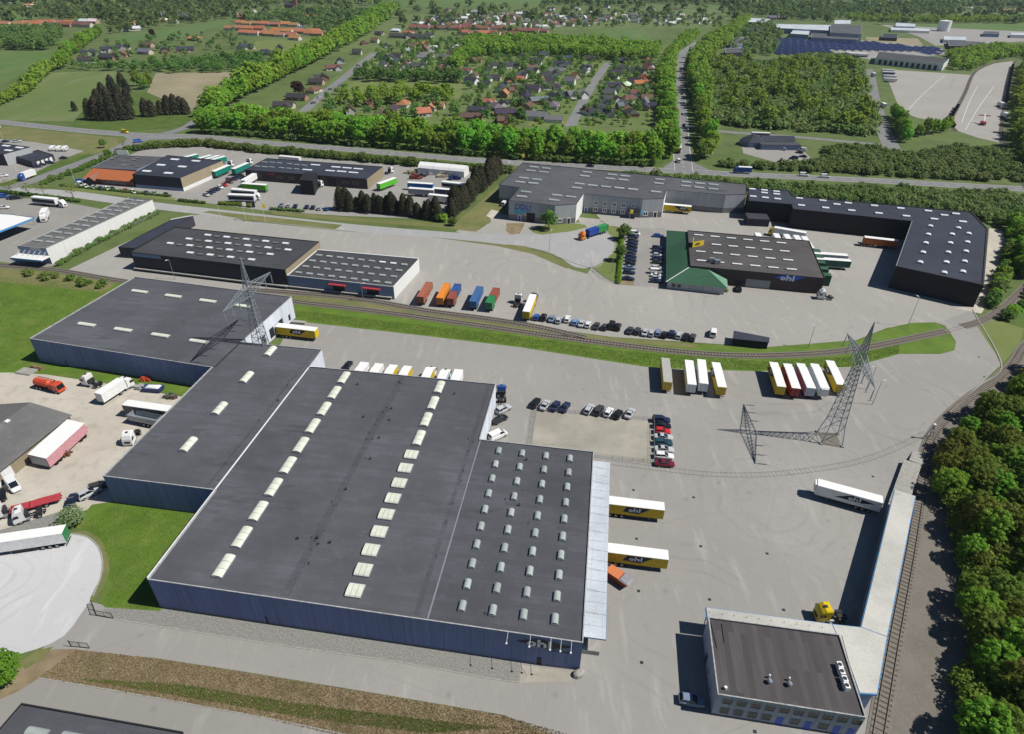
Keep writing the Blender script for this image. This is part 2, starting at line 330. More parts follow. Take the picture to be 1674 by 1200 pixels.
class Proto:            # the parts of one kind of thing, shared by all its copies
    def __init__(s): s.parts = []
    def part(s, name, mb, mats, loc=(0, 0, 0), smooth=False, under=None, rot=None):
        me = mb if isinstance(mb, bpy.types.Mesh) else mb.mesh(name, mats, smooth)
        s.parts.append((name, me, loc, under, rot)); return len(s.parts)-1
    def place(s, name, label, cat, loc, rz=0.0, group=None, color=(.5, .5, .5), colors=None, scale=None):
        e = empty(name, loc, rz); tag(e, label, cat, group); made = []
        if scale: e.scale = (scale,)*3
        for nm, me, lc, und, rot in s.parts:
            made.append(put(nm, me, e if und is None else made[und], lc, rot=rot, color=(colors or {}).get(nm, color)))
        return e
    def single(s):      # the same joined into one mesh, for copies too far off to show parts
        bm = bmesh.new(); mats = []
        me = bpy.data.meshes.new('joined')
        for nm, m, lc, und, rot in s.parts:
            off = Vector(lc)
            if und is not None: off = off+Vector(s.parts[und][2])
            t = m.copy(); t.transform(Matrix.Translation(off) @ (Matrix.LocRotScale(None, __import__('mathutils').Euler(rot), None) if rot else Matrix()))
            idx = []
            for mm in t.materials:
                if mm not in mats: mats.append(mm)
                idx.append(mats.index(mm))
            for p in t.polygons: p.material_index = idx[p.material_index]
            bm.from_mesh(t)
        bm.to_mesh(me); bm.free()
        for mm in mats: me.materials.append(mm)
        return me
def heading(p, q): return math.atan2(q.y-p.y, q.x-p.x)

# ---------------------------------------------------------------- lettering
def ohl(h):                     # the three heavy letters, lying in the xz plane, origin lower left, cap height h
    mb = MB(); t = .05; xh = .66*h
    n = 20; cx, cz, rx, rz = .42*h, xh/2, .42*h, xh/2
    def ring(cx, cz, rx, rz, ix, iz, a0, a1, n):
        vs = []; fs = []
        for i in range(n+1):
            a = a0+(a1-a0)*i/n; vs += [(cx+rx*math.cos(a), 0, cz+rz*math.sin(a)), (cx+ix*math.cos(a), 0, cz+iz*math.sin(a))]
        for i in range(n): fs.append((2*i, 2*i+1, 2*i+3, 2*i+2))
        mb.add(vs, fs)
    ring(cx, cz, rx, rz, .15*h, .13*h, 0, 2*math.pi, n)
    def q(x0, x1, z0, z1, sl=0): mb.add([(x0, 0, z0), (x1, 0, z0), (x1+sl, 0, z1), (x0+sl, 0, z1)], [(0, 1, 2, 3)])
    q(.94*h, 1.22*h, 0, h); q(1.52*h, 1.80*h, 0, .40*h); ring(1.37*h, .40*h, .43*h, .28*h, .15*h, .06*h, 0, math.pi, 10)
    q(1.96*h, 2.26*h, 0, h)
    return mb
def text_mesh(txt, size, mat, bold=.0):
    cu = bpy.data.curves.new('lettering', 'FONT'); cu.body = txt; cu.size = size; cu.offset = bold; cu.resolution_u = 2
    o = bpy.data.objects.new('lettering', cu); COL.objects.link(o); dg = bpy.context.evaluated_depsgraph_get()
    me = bpy.data.meshes.new_from_object(o.evaluated_get(dg)); bpy.data.objects.remove(o); me.materials.clear(); me.materials.append(MATS[mat])
    return me

# ---------------------------------------------------------------- vehicles
def wheel_mb(r, w, rim=True):
    mb = MB(); n = 14
    for y0, y1, rr, mi in ((-w/2, w/2, r, 0),):
        a = [(rr*math.cos(2*math.pi*i/n), y0, rr*math.sin(2*math.pi*i/n)) for i in range(n)]; b = [(x, y1, z) for x, y, z in a]
        mb.loft([a, b], mi)
    for y in (-w/2-.012, w/2+.012):
        mb.add([(r*.62*math.cos(2*math.pi*i/10), y, r*.62*math.sin(2*math.pi*i/10)) for i in range(10)], [tuple(range(10))], 1)
    return mb
WH_CAR = wheel_mb(.32, .22).mesh('wheel', ['tyre', 'rim']); WH_TRUCK = wheel_mb(.50, .34).mesh('wheel', ['tyre', 'rim']); WH_TRACT = wheel_mb(.52, .60).mesh('wheel', ['tyre', 'rim'])
def car_proto(kind):
    P = Proto(); b = MB()
    Ln, hw, zt, roofz = {'hatch': (4.1, .88, .92, 1.46), 'sedan': (4.6, .9, .93, 1.44), 'estate': (4.6, .9, .94, 1.50), 'suv': (4.6, .93, 1.02, 1.70), 'van': (5.0, .97, 1.12, 2.05)}[kind]
    l = Ln/2
    st = [(-l, .45, .74*zt, .72), (-l+.1, .3, .97*zt, .90), (-l+.6, .24, 1.04*zt, .98), (-.3, .22, 1.0*zt, 1.0), (l-1.15, .22, .98*zt, 1.0), (l-.55, .25, .90*zt, .97), (l-.12, .3, .78*zt, .86), (l, .42, .66*zt, .70)]
    if kind == 'van': st = [(-l, .4, 1.05*zt, .95), (-l+.08, .3, 1.1*zt, .98), (-l+.6, .24, 1.1*zt, 1.0), (-.3, .22, 1.08*zt, 1.0), (l-1.15, .22, 1.04*zt, 1.0), (l-.5, .25, .9*zt, .96), (l-.1, .3, .72*zt, .86), (l, .42, .6*zt, .74)]
    rings = []
    for x, z0, z1, k in st:
        w = hw*k; rings.append([(x, -w*.86, z0), (x, w*.86, z0), (x, w, z0+.16), (x, w, z1-.16), (x, w*.86, z1), (x, -w*.86, z1), (x, -w, z1-.16), (x, -w, z0+.16)])
    b.loft(rings)
    bx = {'hatch': (-l+.12, l-1.25, -l+.55, -.05), 'sedan': (-l+.75, l-1.35, -l+1.35, -.05), 'estate': (-l+.12, l-1.35, -l+.45, 0.0), 'suv': (-l+.1, l-1.3, -l+.4, .05), 'van': (-l+.04, l-.72, -l+.12, l-1.75)}[kind]
    zb = zt*(1.0 if kind != 'van' else 1.06); w0, w1 = hw*.87, hw*(.70 if kind != 'van' else .82)
    A = [(bx[0], -w0, zb), (bx[1], -w0*.95, zb-.02), (bx[1], w0*.95, zb-.02), (bx[0], w0, zb)]
    T = [(bx[2], -w1, roofz-.05), (bx[3], -w1, roofz-.03), (bx[3], w1, roofz-.03), (bx[2], w1, roofz-.05)]
    T2 = [(bx[2]+.12, -w1*.85, roofz), (bx[3]-.15, -w1*.85, roofz+.02), (bx[3]-.15, w1*.85, roofz+.02), (bx[2]+.12, w1*.85, roofz)]
    b.hexa(T, T2)
    for i in range(4): b.bar(A[i], T[i], .055)
    b.bar(((A[0][0]+A[1][0])/2, -w0, zb), ((T[0][0]+T[1][0])/2-.05, -w1, roofz-.06), .05); b.bar(((A[0][0]+A[1][0])/2, w0, zb), ((T[0][0]+T[1][0])/2-.05, w1, roofz-.06), .05)
    if kind == 'van':
        for sg in (-1, 1):
            b.hexa([(bx[0], sg*w0-.03, zb), (bx[0]+2.6, sg*w0-.03, zb), (bx[0]+2.6, sg*w0+.03, zb), (bx[0], sg*w0+.03, zb)], [(bx[2], sg*w1-.03, roofz-.05), (bx[2]+2.45, sg*w1-.03, roofz-.05), (bx[2]+2.45, sg*w1+.03, roofz-.05), (bx[2], sg*w1+.03, roofz-.05)])
    for sg in (-1, 1): b.box(bx[1]-.35, bx[1]-.17, sg*hw*.99-.11*(sg < 0), sg*hw*.99+.11*(sg > 0), zt-.02, zt+.12)
    P.part('body', b, 'paint')
    def lerp(p, q, t): return tuple(p[i]+(q[i]-p[i])*t for i in range(3))
    def pane(nm, a, c, d, e, off):
        q = [a, c, d, e]; k = [sum(p[i] for p in q)/4 for i in range(3)]; q = [tuple(k[i]+(p[i]-k[i])*.93+off[i] for i in range(3)) for p in q]
        P.part(nm, MB().add(q, [(0, 1, 2, 3)]), 'glass')
    pane('windscreen', A[1], A[2], T[2], T[1], (.01, 0, .01)); pane('rear_window', A[0], A[3], T[3], T[0], (-.01, 0, .01))
    pane('side_window', A[0], A[1], T[1], T[0], (0, -.015, .005)); pane('side_window', A[3], A[2], T[2], T[3], (0, .015, .005))
    for sx in (-1, 1):
        for sy in (-1, 1): P.part('wheel', WH_CAR, None, (sx*l*.62, sy*(hw-.1), .32))
    for sy in (-1, 1):
        P.part('headlight', MB().box(l-.16, l-.04, sy*hw*.55-.16, sy*hw*.55+.16, .56*zt, .72*zt), 'lamp_glass')
        P.part('tail_light', MB().box(-l-.0, -l+.08, sy*hw*.62-.13, sy*hw*.62+.13, .62*zt, .84*zt), 'tail_red')
    return P
CARS = {k: car_proto(k) for k in ('hatch', 'sedan', 'estate', 'suv', 'van')}
CARS1 = {k: p.single() for k, p in CARS.items()}
CCOL = {'black': (.010, .010, .012), 'dark grey': (.045, .047, .05), 'silver': (.45, .47, .49), 'white': (.75, .75, .74), 'navy': (.012, .022, .07), 'blue': (.03, .10, .36), 'light blue': (.16, .30, .55),
        'red': (.55, .02, .02), 'dark red': (.16, .01, .02), 'grey': (.2, .21, .22), 'teal': (.015, .06, .08), 'yellow': (.72, .52, .01), 'steel blue': (.18, .24, .34), 'green': (.05, .25, .06), 'maroon': (.07, .01, .03), 'orange': (.7, .2, .02)}
def car(kind, colr, label, loc, rz, group=None, parts=True, name=None, cat='car', scale=1.07):
    loc = (loc[0], loc[1], .06); name = name or ('parked_van' if kind == 'van' else 'parked_car')
    if parts: return CARS[kind].place(name, label, cat, loc, rz, group, CCOL[colr], None, scale)
    return tag(put(name, CARS1[kind], None, loc, rz, CCOL[colr], None, scale), label, cat, group)

def trailer_proto(style='plain', L_=13.6, roof='white_roof', h=4.0, reefer=False):
    P = Proto(); l = L_/2; w = 1.27
    b = MB(); b.box(-l, l, -w, w, 1.2, h-.04); P.part('body', b, 'box_paint')
    r = MB(); r.hexa([(-l-.02, -w-.02, h-.04), (l+.02, -w-.02, h-.04), (l+.02, w+.02, h-.04), (-l-.02, w+.02, h-.04)], [(-l+.06, -w+.05, h+.03), (l-.06, -w+.05, h+.03), (l-.06, w-.05, h+.03), (-l+.06, w-.05, h+.03)]); P.part('roof', r, roof)
    c = MB()
    for sy in (-.45, .45): c.box(-l+.1, l-.6, sy-.08, sy+.08, .82, 1.2)
    for k in range(3): c.bar((-l+2.0+k*1.32, -1.1, .5), (-l+2.0+k*1.32, 1.1, .5), .09, 0, 6)
    c.box(-l+.02, -l+.14, -1.2, 1.2, .55, .68); c.box(-l+5.6, l-3.6, -1.2, -1.12, .55, 1.0); c.box(-l+5.6, l-3.6, 1.12, 1.2, .55, 1.0)
    P.part('chassis', c, 'chassis')
    for k in range(3):
        for sy in (-1, 1): P.part('wheel', WH_TRUCK, None, (-l+2.0+k*1.32, sy*1.02, .5))
    for sy in (-1, 1): P.part('landing_leg', MB().box(l-3.0, l-2.82, sy*.75-.08, sy*.75+.08, .06, 1.2).box(l-3.05, l-2.77, sy*.75-.15, sy*.75+.15, .02, .08), 'steel')
    for sy in (-1, 1):
        d = P.part('rear_door', MB().box(-l-.05, -l-.005, .03 if sy > 0 else -w+.04, w-.04 if sy > 0 else -.03, 1.25, h-.12), 'box_paint')
        P.part('locking_bar', MB().bar((-l-.08, sy*.4, 1.3), (-l-.08, sy*.4, h-.2), .03).bar((-l-.08, sy*.8, 1.3), (-l-.08, sy*.8, h-.2), .03), 'steel', under=d)
    if reefer: P.part('cooling_unit', MB().box(l, l+.45, -.95, .95, 2.0, h-.15), 'white_paint')
    if style.startswith('ohl'):
        for sy in (-1, 1):
            y = sy*(w+.006)
            pts = {'ohl_front': [(l-.9, 1.9), (l-.9, 2.25), (l-3.6, 3.75), (l-8.6, 3.75), (l-5.0, 1.75)], 'ohl_mid': [(-l+4.6, 2.2), (-l+8.2, 1.85), (-l+10.6, 3.75), (-l+5.4, 3.75)]}.get(style, [(-l+1.2, 2.95), (-l+4.0, 2.2), (-l+9.6, 2.2), (-l+6.2, 3.75)])
            me = MB().add([(x, y, z) for x, z in pts], [tuple(range(len(pts)))])
            i = P.part('logo_panel', me, 'logo_dark')
            lt = ohl(1.15)
            lx = l-5.4 if style == 'ohl_front' else -l+(5.9 if style == 'ohl_mid' else 4.2)
            if sy < 0: lt.v = [(lx+x, y-.006, 2.35+z) for x, yy, z in lt.v]
            else: lt.v = [(lx+2.6-x, y+.006, 2.35+z) for x, yy, z in lt.v]
            P.part('lettering', lt, 'logo_white', under=i)
    if style == 'stripe':
        for sy in (-1, 1): P.part('side_panel', MB().box(-l+.5, l-.5, sy*(w+.006)-.004, sy*(w+.006)+.004, 1.7, 3.3), 'logo_dark')
    return P
TR = {'plain': trailer_proto(), 'reefer': trailer_proto(reefer=True), 'ohl': trailer_proto('ohl_front'), 'ohlr': trailer_proto('ohl_rear', reefer=True), 'ohlm': trailer_proto('ohl_mid'), 'greyroof': trailer_proto(roof='grey_roof'), 'stripe': trailer_proto('stripe')}
TR1 = {k: p.single() for k, p in TR.items()}
def trailer(style, colr, label, c, rz, group=None, parts=True, colors=None, name='semi_trailer'):
    loc = (c[0], c[1], .05); col = CCOL[colr] if isinstance(colr, str) else colr
    if parts: return TR[style].place(name, label, 'trailer', loc, rz, group, col, colors)
    return tag(put(name, TR1[style], None, loc, rz, col), label, 'trailer', group)

def tractor_proto():
    P = Proto(); b = MB()
    sec = lambda x, z0, z1, w: [(x, -w, z0), (x, w, z0), (x, w, z1-.25), (x, w*.85, z1), (x, -w*.85, z1), (x, -w, z1-.25)]
    b.loft([sec(.55, .75, 3.55, 1.22), sec(.6, .75, 3.62, 1.24), sec(1.7, .7, 3.5, 1.24), sec(2.35, .5, 3.0, 1.23), sec(2.72, .45, 2.2, 1.2), sec(2.8, .42, 1.2, 1.18)])
    P.part('cab', b, 'paint')
    P.part('windscreen', MB().add([(2.76, -1.05, 1.72), (2.76, 1.05, 1.72), (2.42, 1.02, 2.86), (2.42, -1.02, 2.86)], [(0, 1, 2, 3)]), 'glass')
    for sy in (-1, 1):
        P.part('side_window', MB().add([(1.45, sy*1.25, 1.75), (2.5, sy*1.25, 1.75), (2.3, sy*1.25, 2.5), (1.5, sy*1.25, 2.5)], [(0, 1, 2, 3)]), 'glass')
        P.part('mirror', MB().box(2.45, 2.55, sy*1.42-.09, sy*1.42+.09, 1.8, 2.5), 'black_trim')
        P.part('headlight', MB().box(2.74, 2.83, sy*.9-.17, sy*.9+.17, .72, .92), 'lamp_glass')
        P.part('fuel_tank', MB().bar((-.2, sy*.95, .72), (1.0, sy*.95, .72), .34, 0, 10), 'steel')
    P.part('grille', MB().box(2.78, 2.84, -.7, .7, .95, 1.55), 'black_trim'); P.part('roof_hatch', MB().box(1.2, 1.75, -.3, .3, 3.5, 3.62), 'black_trim')
    c = MB(); c.box(-3.1, 2.3, -.42, -.28, .6, .92); c.box(-3.1, 2.3, .28, .42, .6, .92); c.box(-3.1, -2.95, -.5, .5, .55, .9); c.box(.0, .5, -1.0, 1.0, .95, 2.2)
    P.part('chassis', c, 'chassis'); P.part('fifth_wheel', MB().box(-2.3, -1.3, -.45, .45, .95, 1.1), 'chassis')
    for sy in (-1, 1):
        P.part('wheel', WH_TRUCK, None, (1.55, sy*1.05, .5)); P.part('wheel', WH_TRACT, None, (-1.85, sy*.92, .52))
        P.part('mudguard', MB().box(-2.5, -1.2, sy*.92-.32, sy*.92+.32, 1.06, 1.12), 'black_trim')
    return P
TRACT = tractor_proto(); TRACT1 = TRACT.single()
def tractor(colr, label, c, rz, group=None, parts=True, name='tractor_unit', cat='truck'):
    loc = (c[0], c[1], .05)
    if parts: return TRACT.place(name, label, cat, loc, rz, group, CCOL[colr])
    return tag(put(name, TRACT1, None, loc, rz, CCOL[colr]), label, cat, group)
def box_truck_proto(Lb=7.2):
    P = Proto()
    for nm, me, lc, und, rot in TRACT.parts:
        if nm in ('fifth_wheel',): continue
        P.parts.append((nm, me, (lc[0]+Lb/2-1.2, lc[1], lc[2]), None, rot))
    b = MB(); b.box(-Lb/2-1.4, Lb/2-1.4+.5, -1.26, 1.26, 1.05, 3.75); P.part('box_body', b, 'box_paint')
    P.part('box_roof', MB().box(-Lb/2-1.42, Lb/2-.88, -1.28, 1.28, 3.75, 3.82), 'white_roof')
    P.part('frame', MB().box(-Lb/2-1.3, Lb/2, -.5, .5, .7, 1.05), 'chassis')
    return P
BOXT = box_truck_proto(); BOXT1 = BOXT.single()
def box_truck(colr, label, c, rz, group=None, parts=True, boxcol='white', name='box_truck'):
    loc = (c[0], c[1], .05)
    if parts: return BOXT.place(name, label, 'truck', loc, rz, group, CCOL[colr], {'box_body': CCOL[boxcol]})
    return tag(put(name, BOXT1, None, loc, rz, CCOL[colr]), label, 'truck', group)
def chassis_proto(L_=12.2):
    P = Proto(); l = L_/2; c = MB()
    for sy in (-.5, .5): c.box(-l, l, sy-.1, sy+.1, .9, 1.18)
    for k in range(6): c.box(-l+.1+k*(L_-.3)/5, -l+.25+k*(L_-.3)/5, -1.2, 1.2, 1.0, 1.18)
    P.part('frame', c, 'chassis')
    for k in range(3):
        for sy in (-1, 1): P.part('wheel', WH_TRUCK, None, (-l+1.6+k*1.32, sy*1.02, .5))
    for sy in (-1, 1): P.part('landing_leg', MB().box(l-2.8, l-2.6, sy*.75-.08, sy*.75+.08, .03, .95), 'steel')
    return P
CHAS = chassis_proto()
def container_proto(L_):
    P = Proto(); l = L_/2; b = MB(); w = 1.22; n = int(L_/.28)
    for sy in (-1, 1):      # corrugated long sides
        vs = []; fs = []
        for i in range(n+1):
            x = -l+.1+(L_-.2)*i/n; y = sy*(w-(.045 if i % 2 else 0)); vs += [(x, y, .15), (x, y, 2.5)]
        for i in range(n): fs.append((2*i, 2*i+2, 2*i+3, 2*i+1))
        b.add(vs, fs)
    b.add([(-l+.05, -w, 2.52), (l-.05, -w, 2.52), (l-.05, w, 2.52), (-l+.05, w, 2.52)], [(0, 1, 2, 3)])
    b.add([(l-.04, -w, .1), (l-.04, w, .1), (l-.04, w, 2.5), (l-.04, -w, 2.5)], [(0, 1, 2, 3)])
    P.part('body', b, 'box_paint')
    f = MB()
    for sy in (-1, 1):
        f.box(-l, l, sy*w-.06, sy*w+.06, 0, .15); f.box(-l, l, sy*w-.05, sy*w+.05, 2.48, 2.6)
        for sx in (-1, 1): f.box(sx*l-.08, sx*l+.08, sy*w-.08, sy*w+.08, 0, 2.6)
    for sx in (-1, 1): f.box(sx*l-.06, sx*l+.06, -w, w, 2.48, 2.6); f.box(sx*l-.06, sx*l+.06, -w, w, 0, .12)
    P.part('frame', f, 'box_paint')
    for sy in (-1, 1):
        d = P.part('door', MB().box(-l-.03, -l+.02, .02 if sy > 0 else -w+.08, w-.08 if sy > 0 else -.02, .14, 2.46), 'box_paint')
        P.part('locking_bar', MB().bar((-l-.06, sy*.35, .15), (-l-.06, sy*.35, 2.45), .03).bar((-l-.06, sy*.8, .15), (-l-.06, sy*.8, 2.45), .03), 'steel', under=d)
    return P
CONT = {40: container_proto(12.19), 20: container_proto(6.06)}
def container(n, colr, label, c, rz, z=1.24, group='containers parked on chassis in the upper yard'):
    return CONT[n].place('shipping_container', label, 'container', (c[0], c[1], z), rz, group, colr)

# ---------------------------------------------------------------- roof domes
def dome_proto(W_, L_, rise, panes, mat, cross=False):
    """arched roof light: curb with arch ends and separate panes. Local y is the long way of the vault."""
    P = Proto(); c = MB(); w, l = W_/2, L_/2
    for y0, y1 in ((-l, -l+.1), (l-.1, l)): c.box(-w, w, y0, y1, -.3, .28)
    for sx in (-1, 1): c.box(sx*w-.05, sx*w+.05, -l+.1, l-.1, -.3, .28)
    P.part('skylight', c, 'steel' if mat != 'dome_dull' else 'chassis')
    n = 6; seg = []
    for i in range(n+1):
        a = math.pi*(1-i/n); seg.append((w*.97*math.cos(a), rise*math.sin(a)+.28))
    for k in range(panes):
        y0 = -l+.02+(L_-.04)*k/panes+.035; y1 = -l+.02+(L_-.04)*(k+1)/panes-.035
        vs = []; fs = []
        for x, z in seg: vs += [(x, y0, z), (x, y1, z)]
        for i in range(n): fs.append((2*i, 2*i+2, 2*i+3, 2*i+1))
        vs += [(x, y0, z) for x, z in seg]+[(x, y1, z) for x, z in seg]; m = 2*(n+1)
        fs += [tuple(range(m, m+n+1)), tuple(range(m+2*n+1, m+n, -1))]
        P.part('pane', MB().add(vs, fs), mat, smooth=False, under=0)
    return P
def put_dome(P, parent, loc, rz):   # as a part of its building, panes as sub-parts
    top = None
    for nm, me, lc, und, rot in P.parts:
        if und is None: top = put(nm, me, parent, loc, rz)
        else: put(nm, me, top, lc)
    return top
_DM = {}
def dome(W_, L_, rise, panes, mat):
    k = (W_, L_, rise, panes, mat)
    if k not in _DM: _DM[k] = dome_proto(*k)
    return _DM[k]

# ---------------------------------------------------------------- buildings
def ccw(poly):
    a = sum(poly[i][0]*poly[(i+1) % len(poly)][1]-poly[(i+1) % len(poly)][0]*poly[i][1] for i in range(len(poly)))
    return poly if a > 0 else poly[::-1]
def inset(poly, d):
    n = len(poly); out = []
    for i in range(n):
        p0, p1, p2 = Vector(poly[i-1][:2]), Vector(poly[i][:2]), Vector(poly[(i+1) % n][:2])
        e1 = (p1-p0).normalized(); e2 = (p2-p1).normalized(); n1 = Vector((-e1.y, e1.x)); n2 = Vector((-e2.y, e2.x))
        k = n1+n2; k = k/max(.15, k.length_squared)*2; out.append((p1.x+k.x*d, p1.y+k.y*d))
    return out
PANELS = {}
def flat_building(name, label, cat, poly, h, wall='wall_white', roof='roof_felt', coping='white_paint', panel=None, front=None, par=.28, plinth=None, walls=None, group=None, cop_w=.16):
    """flat-roofed hall: wall, roof, coping, optional plinth and one mesh per wall panel on the sides seen."""
    poly = ccw([(p[0], p[1]) for p in poly]); n = len(poly)
    cx = sum(p[0] for p in poly)/n; cy = sum(p[1] for p in poly)/n; org = (cx, cy, 0)
    e = empty(name, (cx, cy, 0)); tag(e, label, cat, group)
    core = inset(poly, .14) if panel else poly
    put('wall', MB().prism(core, 0, h-.02, cap=False).mesh('wall', wall, org=org), e)
    ip = inset(poly, .12+cop_w*.5)
    put('roof', MB().add([(x, y, h-par) for x, y in ip], [tuple(range(n))]).mesh('roof', roof, org=org), e)
    inn = inset(poly, cop_w); mb = MB(); out = inset(poly, -.04)
    vs = [(x, y, h-.14) for x, y in out]+[(x, y, h) for x, y in out]+[(x, y, h) for x, y in inn]+[(x, y, h-par-.02) for x, y in inn]
    fs = []
    for k in range(3): fs += [(k*n+i, k*n+(i+1) % n, (k+1)*n+(i+1) % n, (k+1)*n+i) for i in range(n)]
    put('coping', mb.add(vs, fs).mesh('coping', coping, org=org), e)
    if plinth:
        op = inset(poly, -.03); put('plinth', MB().prism(op, 0, plinth, cap=False).mesh('plinth', 'wall_plinth', org=org), e)
    for i in range(n):
        a, b = Vector(poly[i]), Vector(poly[(i+1) % n]); d = b-a; ln = d.length; d.normalize(); nr = Vector((d.y, -d.x)); mid = (a+b)/2
        if not panel or ln < 2: continue
        if nr.dot(Vector((0, 0))-mid) <= 0: # a side not seen: one plain sheet
            put('wall_sheet', MB().prism(ccw([tuple(a+d*.1), tuple(b-d*.1), tuple(b-d*.1-nr*.09), tuple(a+d*.1-nr*.09)]), .02, h-.15).mesh('wall_sheet', wall, org=org), e); continue
        wm = front if front and nr.y < -.6 else wall; k = max(1, round(ln/panel)); w = ln/k; key = (round(w, 3), round(h, 2), wm)
        if key not in PANELS:
            PANELS[key] = MB().box(.02, w-.02, 0, .1, .05, h-.16).mesh('wall_panel', wm)
        for j in range(k):
            q = a+d*(w*j); put('wall_panel', PANELS[key], e, (q.x-cx, q.y-cy, 0), math.atan2(d.y, d.x))
    return e
def part_on(e, name, mb, mat, under=None, smooth=False):      # a mesh in world coordinates as a part of thing e
    l = e.location; o = (l.x, l.y, l.z)
    if under is not None: o = tuple(o[i]+under.location[i] for i in range(3))
    return put(name, mb.mesh(name, mat, smooth, org=o), under or e)
def wall_rect(a, b, t0, t1, z0, z1, out, th=.06):   # a slab on the wall a-b between fractions t0..t1, standing proud by out
    a, b = Vector(a[:2]), Vector(b[:2]); d = (b-a); nr = Vector((d.y, -d.x)).normalized()
    if nr.dot(-(a+b)/2) < 0: nr = -nr
    p, q = a+d*t0, a+d*t1
    return ccw([tuple(p+nr*out), tuple(q+nr*out), tuple(q+nr*(out-th)), tuple(p+nr*(out-th))]), z0, z1
def window(e, a, b, t0, t1, z0, z1, out=.03, frame='white_frame', bars=1, name='window', glass='glass', fr=.12):
    ln = (Vector(b[:2])-Vector(a[:2])).length; fw = fr/ln
    f = MB()
    for s0, s1, y0, y1 in ((t0-fw, t0, z0-fr, z1+fr), (t1, t1+fw, z0-fr, z1+fr), (t0, t1, z0-fr, z0), (t0, t1, z1, z1+fr)):
        f.prism(*wall_rect(a, b, s0, s1, y0, y1, out+.05, .12), bot=True)
    for k in range(bars): t = t0+(t1-t0)*(k+1)/(bars+1); f.prism(*wall_rect(a, b, t-fw*.3, t+fw*.3, z0, z1, out+.04, .1), bot=True)
    w = part_on(e, name, f, frame)
    part_on(e, 'pane', MB().prism(*wall_rect(a, b, t0, t1, z0, z1, out, .04), bot=True), glass, under=w)
    return w
def door(e, a, b, t0, t1, z1, mat='dark_door', out=.03, z0=.05, name='door', frame=None):
    d = part_on(e, name, MB().prism(*wall_rect(a, b, t0, t1, z0, z1, out, .1), bot=True), mat)
    if frame:
        ln = (Vector(b[:2])-Vector(a[:2])).length; fw = .35/ln; f = MB()
        for s0, s1, y0, y1 in ((t0-fw, t0, z0, z1+.35), (t1, t1+fw, z0, z1+.35), (t0, t1, z1, z1+.35)): f.prism(*wall_rect(a, b, s0, s1, y0, y1, out+.06, .16), bot=True)
        part_on(e, 'door_frame', f, frame, under=d)
    return d

# ---------------------------------------------------------------- plants
def leaves_np(rs, centers, normals, size, aspect=.7):
    k = len(centers); t = rs.normal(size=(k, 3)); n = normals/np.linalg.norm(normals, axis=1, keepdims=True)
    t -= n*(t*n).sum(1, keepdims=True); t /= np.linalg.norm(t, axis=1, keepdims=True)+1e-9; b = np.cross(n, t)
    s = size*rs.uniform(.6, 1.3, (k, 1))
    return np.stack([centers+t*s, centers+b*s*aspect, centers-t*s, centers-b*s*aspect], 1).reshape(-1, 3)
def quads_mesh(name, v, mat, tris=False):
    v = np.asarray(v, dtype=np.float32); nf = len(v)//4
    me = bpy.data.meshes.new(name); me.vertices.add(len(v)); me.vertices.foreach_set('co', v.ravel())
    me.loops.add(nf*4); me.loops.foreach_set('vertex_index', np.arange(nf*4, dtype=np.int32))
    me.polygons.add(nf); me.polygons.foreach_set('loop_start', np.arange(nf, dtype=np.int32)*4)
    me.materials.append(MATS[mat]); me.update(calc_edges=True); return me
def crown_np(seed, rx, rz, z0, lobes, nleaf, size, top=1.0, jitter=.75, fill=.15):
    """leaf faces spread over many small lobes of a spheroid crown"""
    rs = np.random.RandomState(seed); cs = []; ns = []
    per = nleaf//lobes
    for k in range(lobes):
        zf = -0.75+1.65*((k+.5)/lobes); a = k*2.39996+rs.uniform(-.4, .4); rr = math.sqrt(max(.03, 1-zf*zf))*rs.uniform(.50, .86 if lobes < 40 else 1.04)
        c = np.array([rx*rr*math.cos(a), rx*rr*math.sin(a), z0+rz+rz*zf*(.80 if lobes < 40 else rs.uniform(.72, 1.0))]); lr = rx*rs.uniform(.30, .50)*min(1.15, (26/lobes)**.5)
        d = rs.normal(size=(per, 3)); d /= np.linalg.norm(d, axis=1, keepdims=True); d[:, 2] = np.where(d[:, 2] < -.35, -d[:, 2]*.7, d[:, 2])
        r = lr*(1-fill*rs.uniform(0, 1, (per, 1))**2); p = c+d*r*np.array([1, 1, .85])
        cs.append(p); ns.append(d*.8+rs.normal(size=(per, 3))*jitter*.55+np.array([0, 0, .6]))
    return leaves_np(rs, np.concatenate(cs), np.concatenate(ns), size)
def conifer_np(seed, r, h, nleaf, size):
    rs = np.random.RandomState(seed); t = rs.uniform(0, 1, nleaf)**.75; z = .06*h+t*h*.93; a = rs.uniform(0, 6.2832, nleaf)
    tier = 1-.34*np.abs(((t*11+np.sin(a*3)*.4) % 1)-.5)*2
    rr = r*(1-t)**.48*tier*rs.uniform(.72, 1.08, nleaf)+.08
    c = np.stack([rr*np.cos(a), rr*np.sin(a), z], 1); n = np.stack([np.cos(a), np.sin(a), np.full(nleaf, .65)], 1)+rs.normal(size=(nleaf, 3))*.45
    return leaves_np(rs, c, n, size, .55)
def trunk_mesh(h, r, limbs, seed):
    rs = random.Random(seed); mb = MB(); mb.bar((0, 0, 0), (.1, .05, h*.55), (r, r*.65), 0, 7); mb.bar((.1, .05, h*.54), (.0, .1, h*.95), (r*.65, r*.25), 0, 6)
    for k in range(limbs):
        a = 6.283*k/limbs+rs.uniform(-.4, .4); z = h*rs.uniform(.42, .65); l = h*rs.uniform(.3, .45); mb.bar((.08, .04, z), (math.cos(a)*l, math.sin(a)*l, z+l*rs.uniform(.6, 1)), (r*.4, r*.12), 0, 5)
    return mb.mesh('trunk', 'bark')
TREES = {}
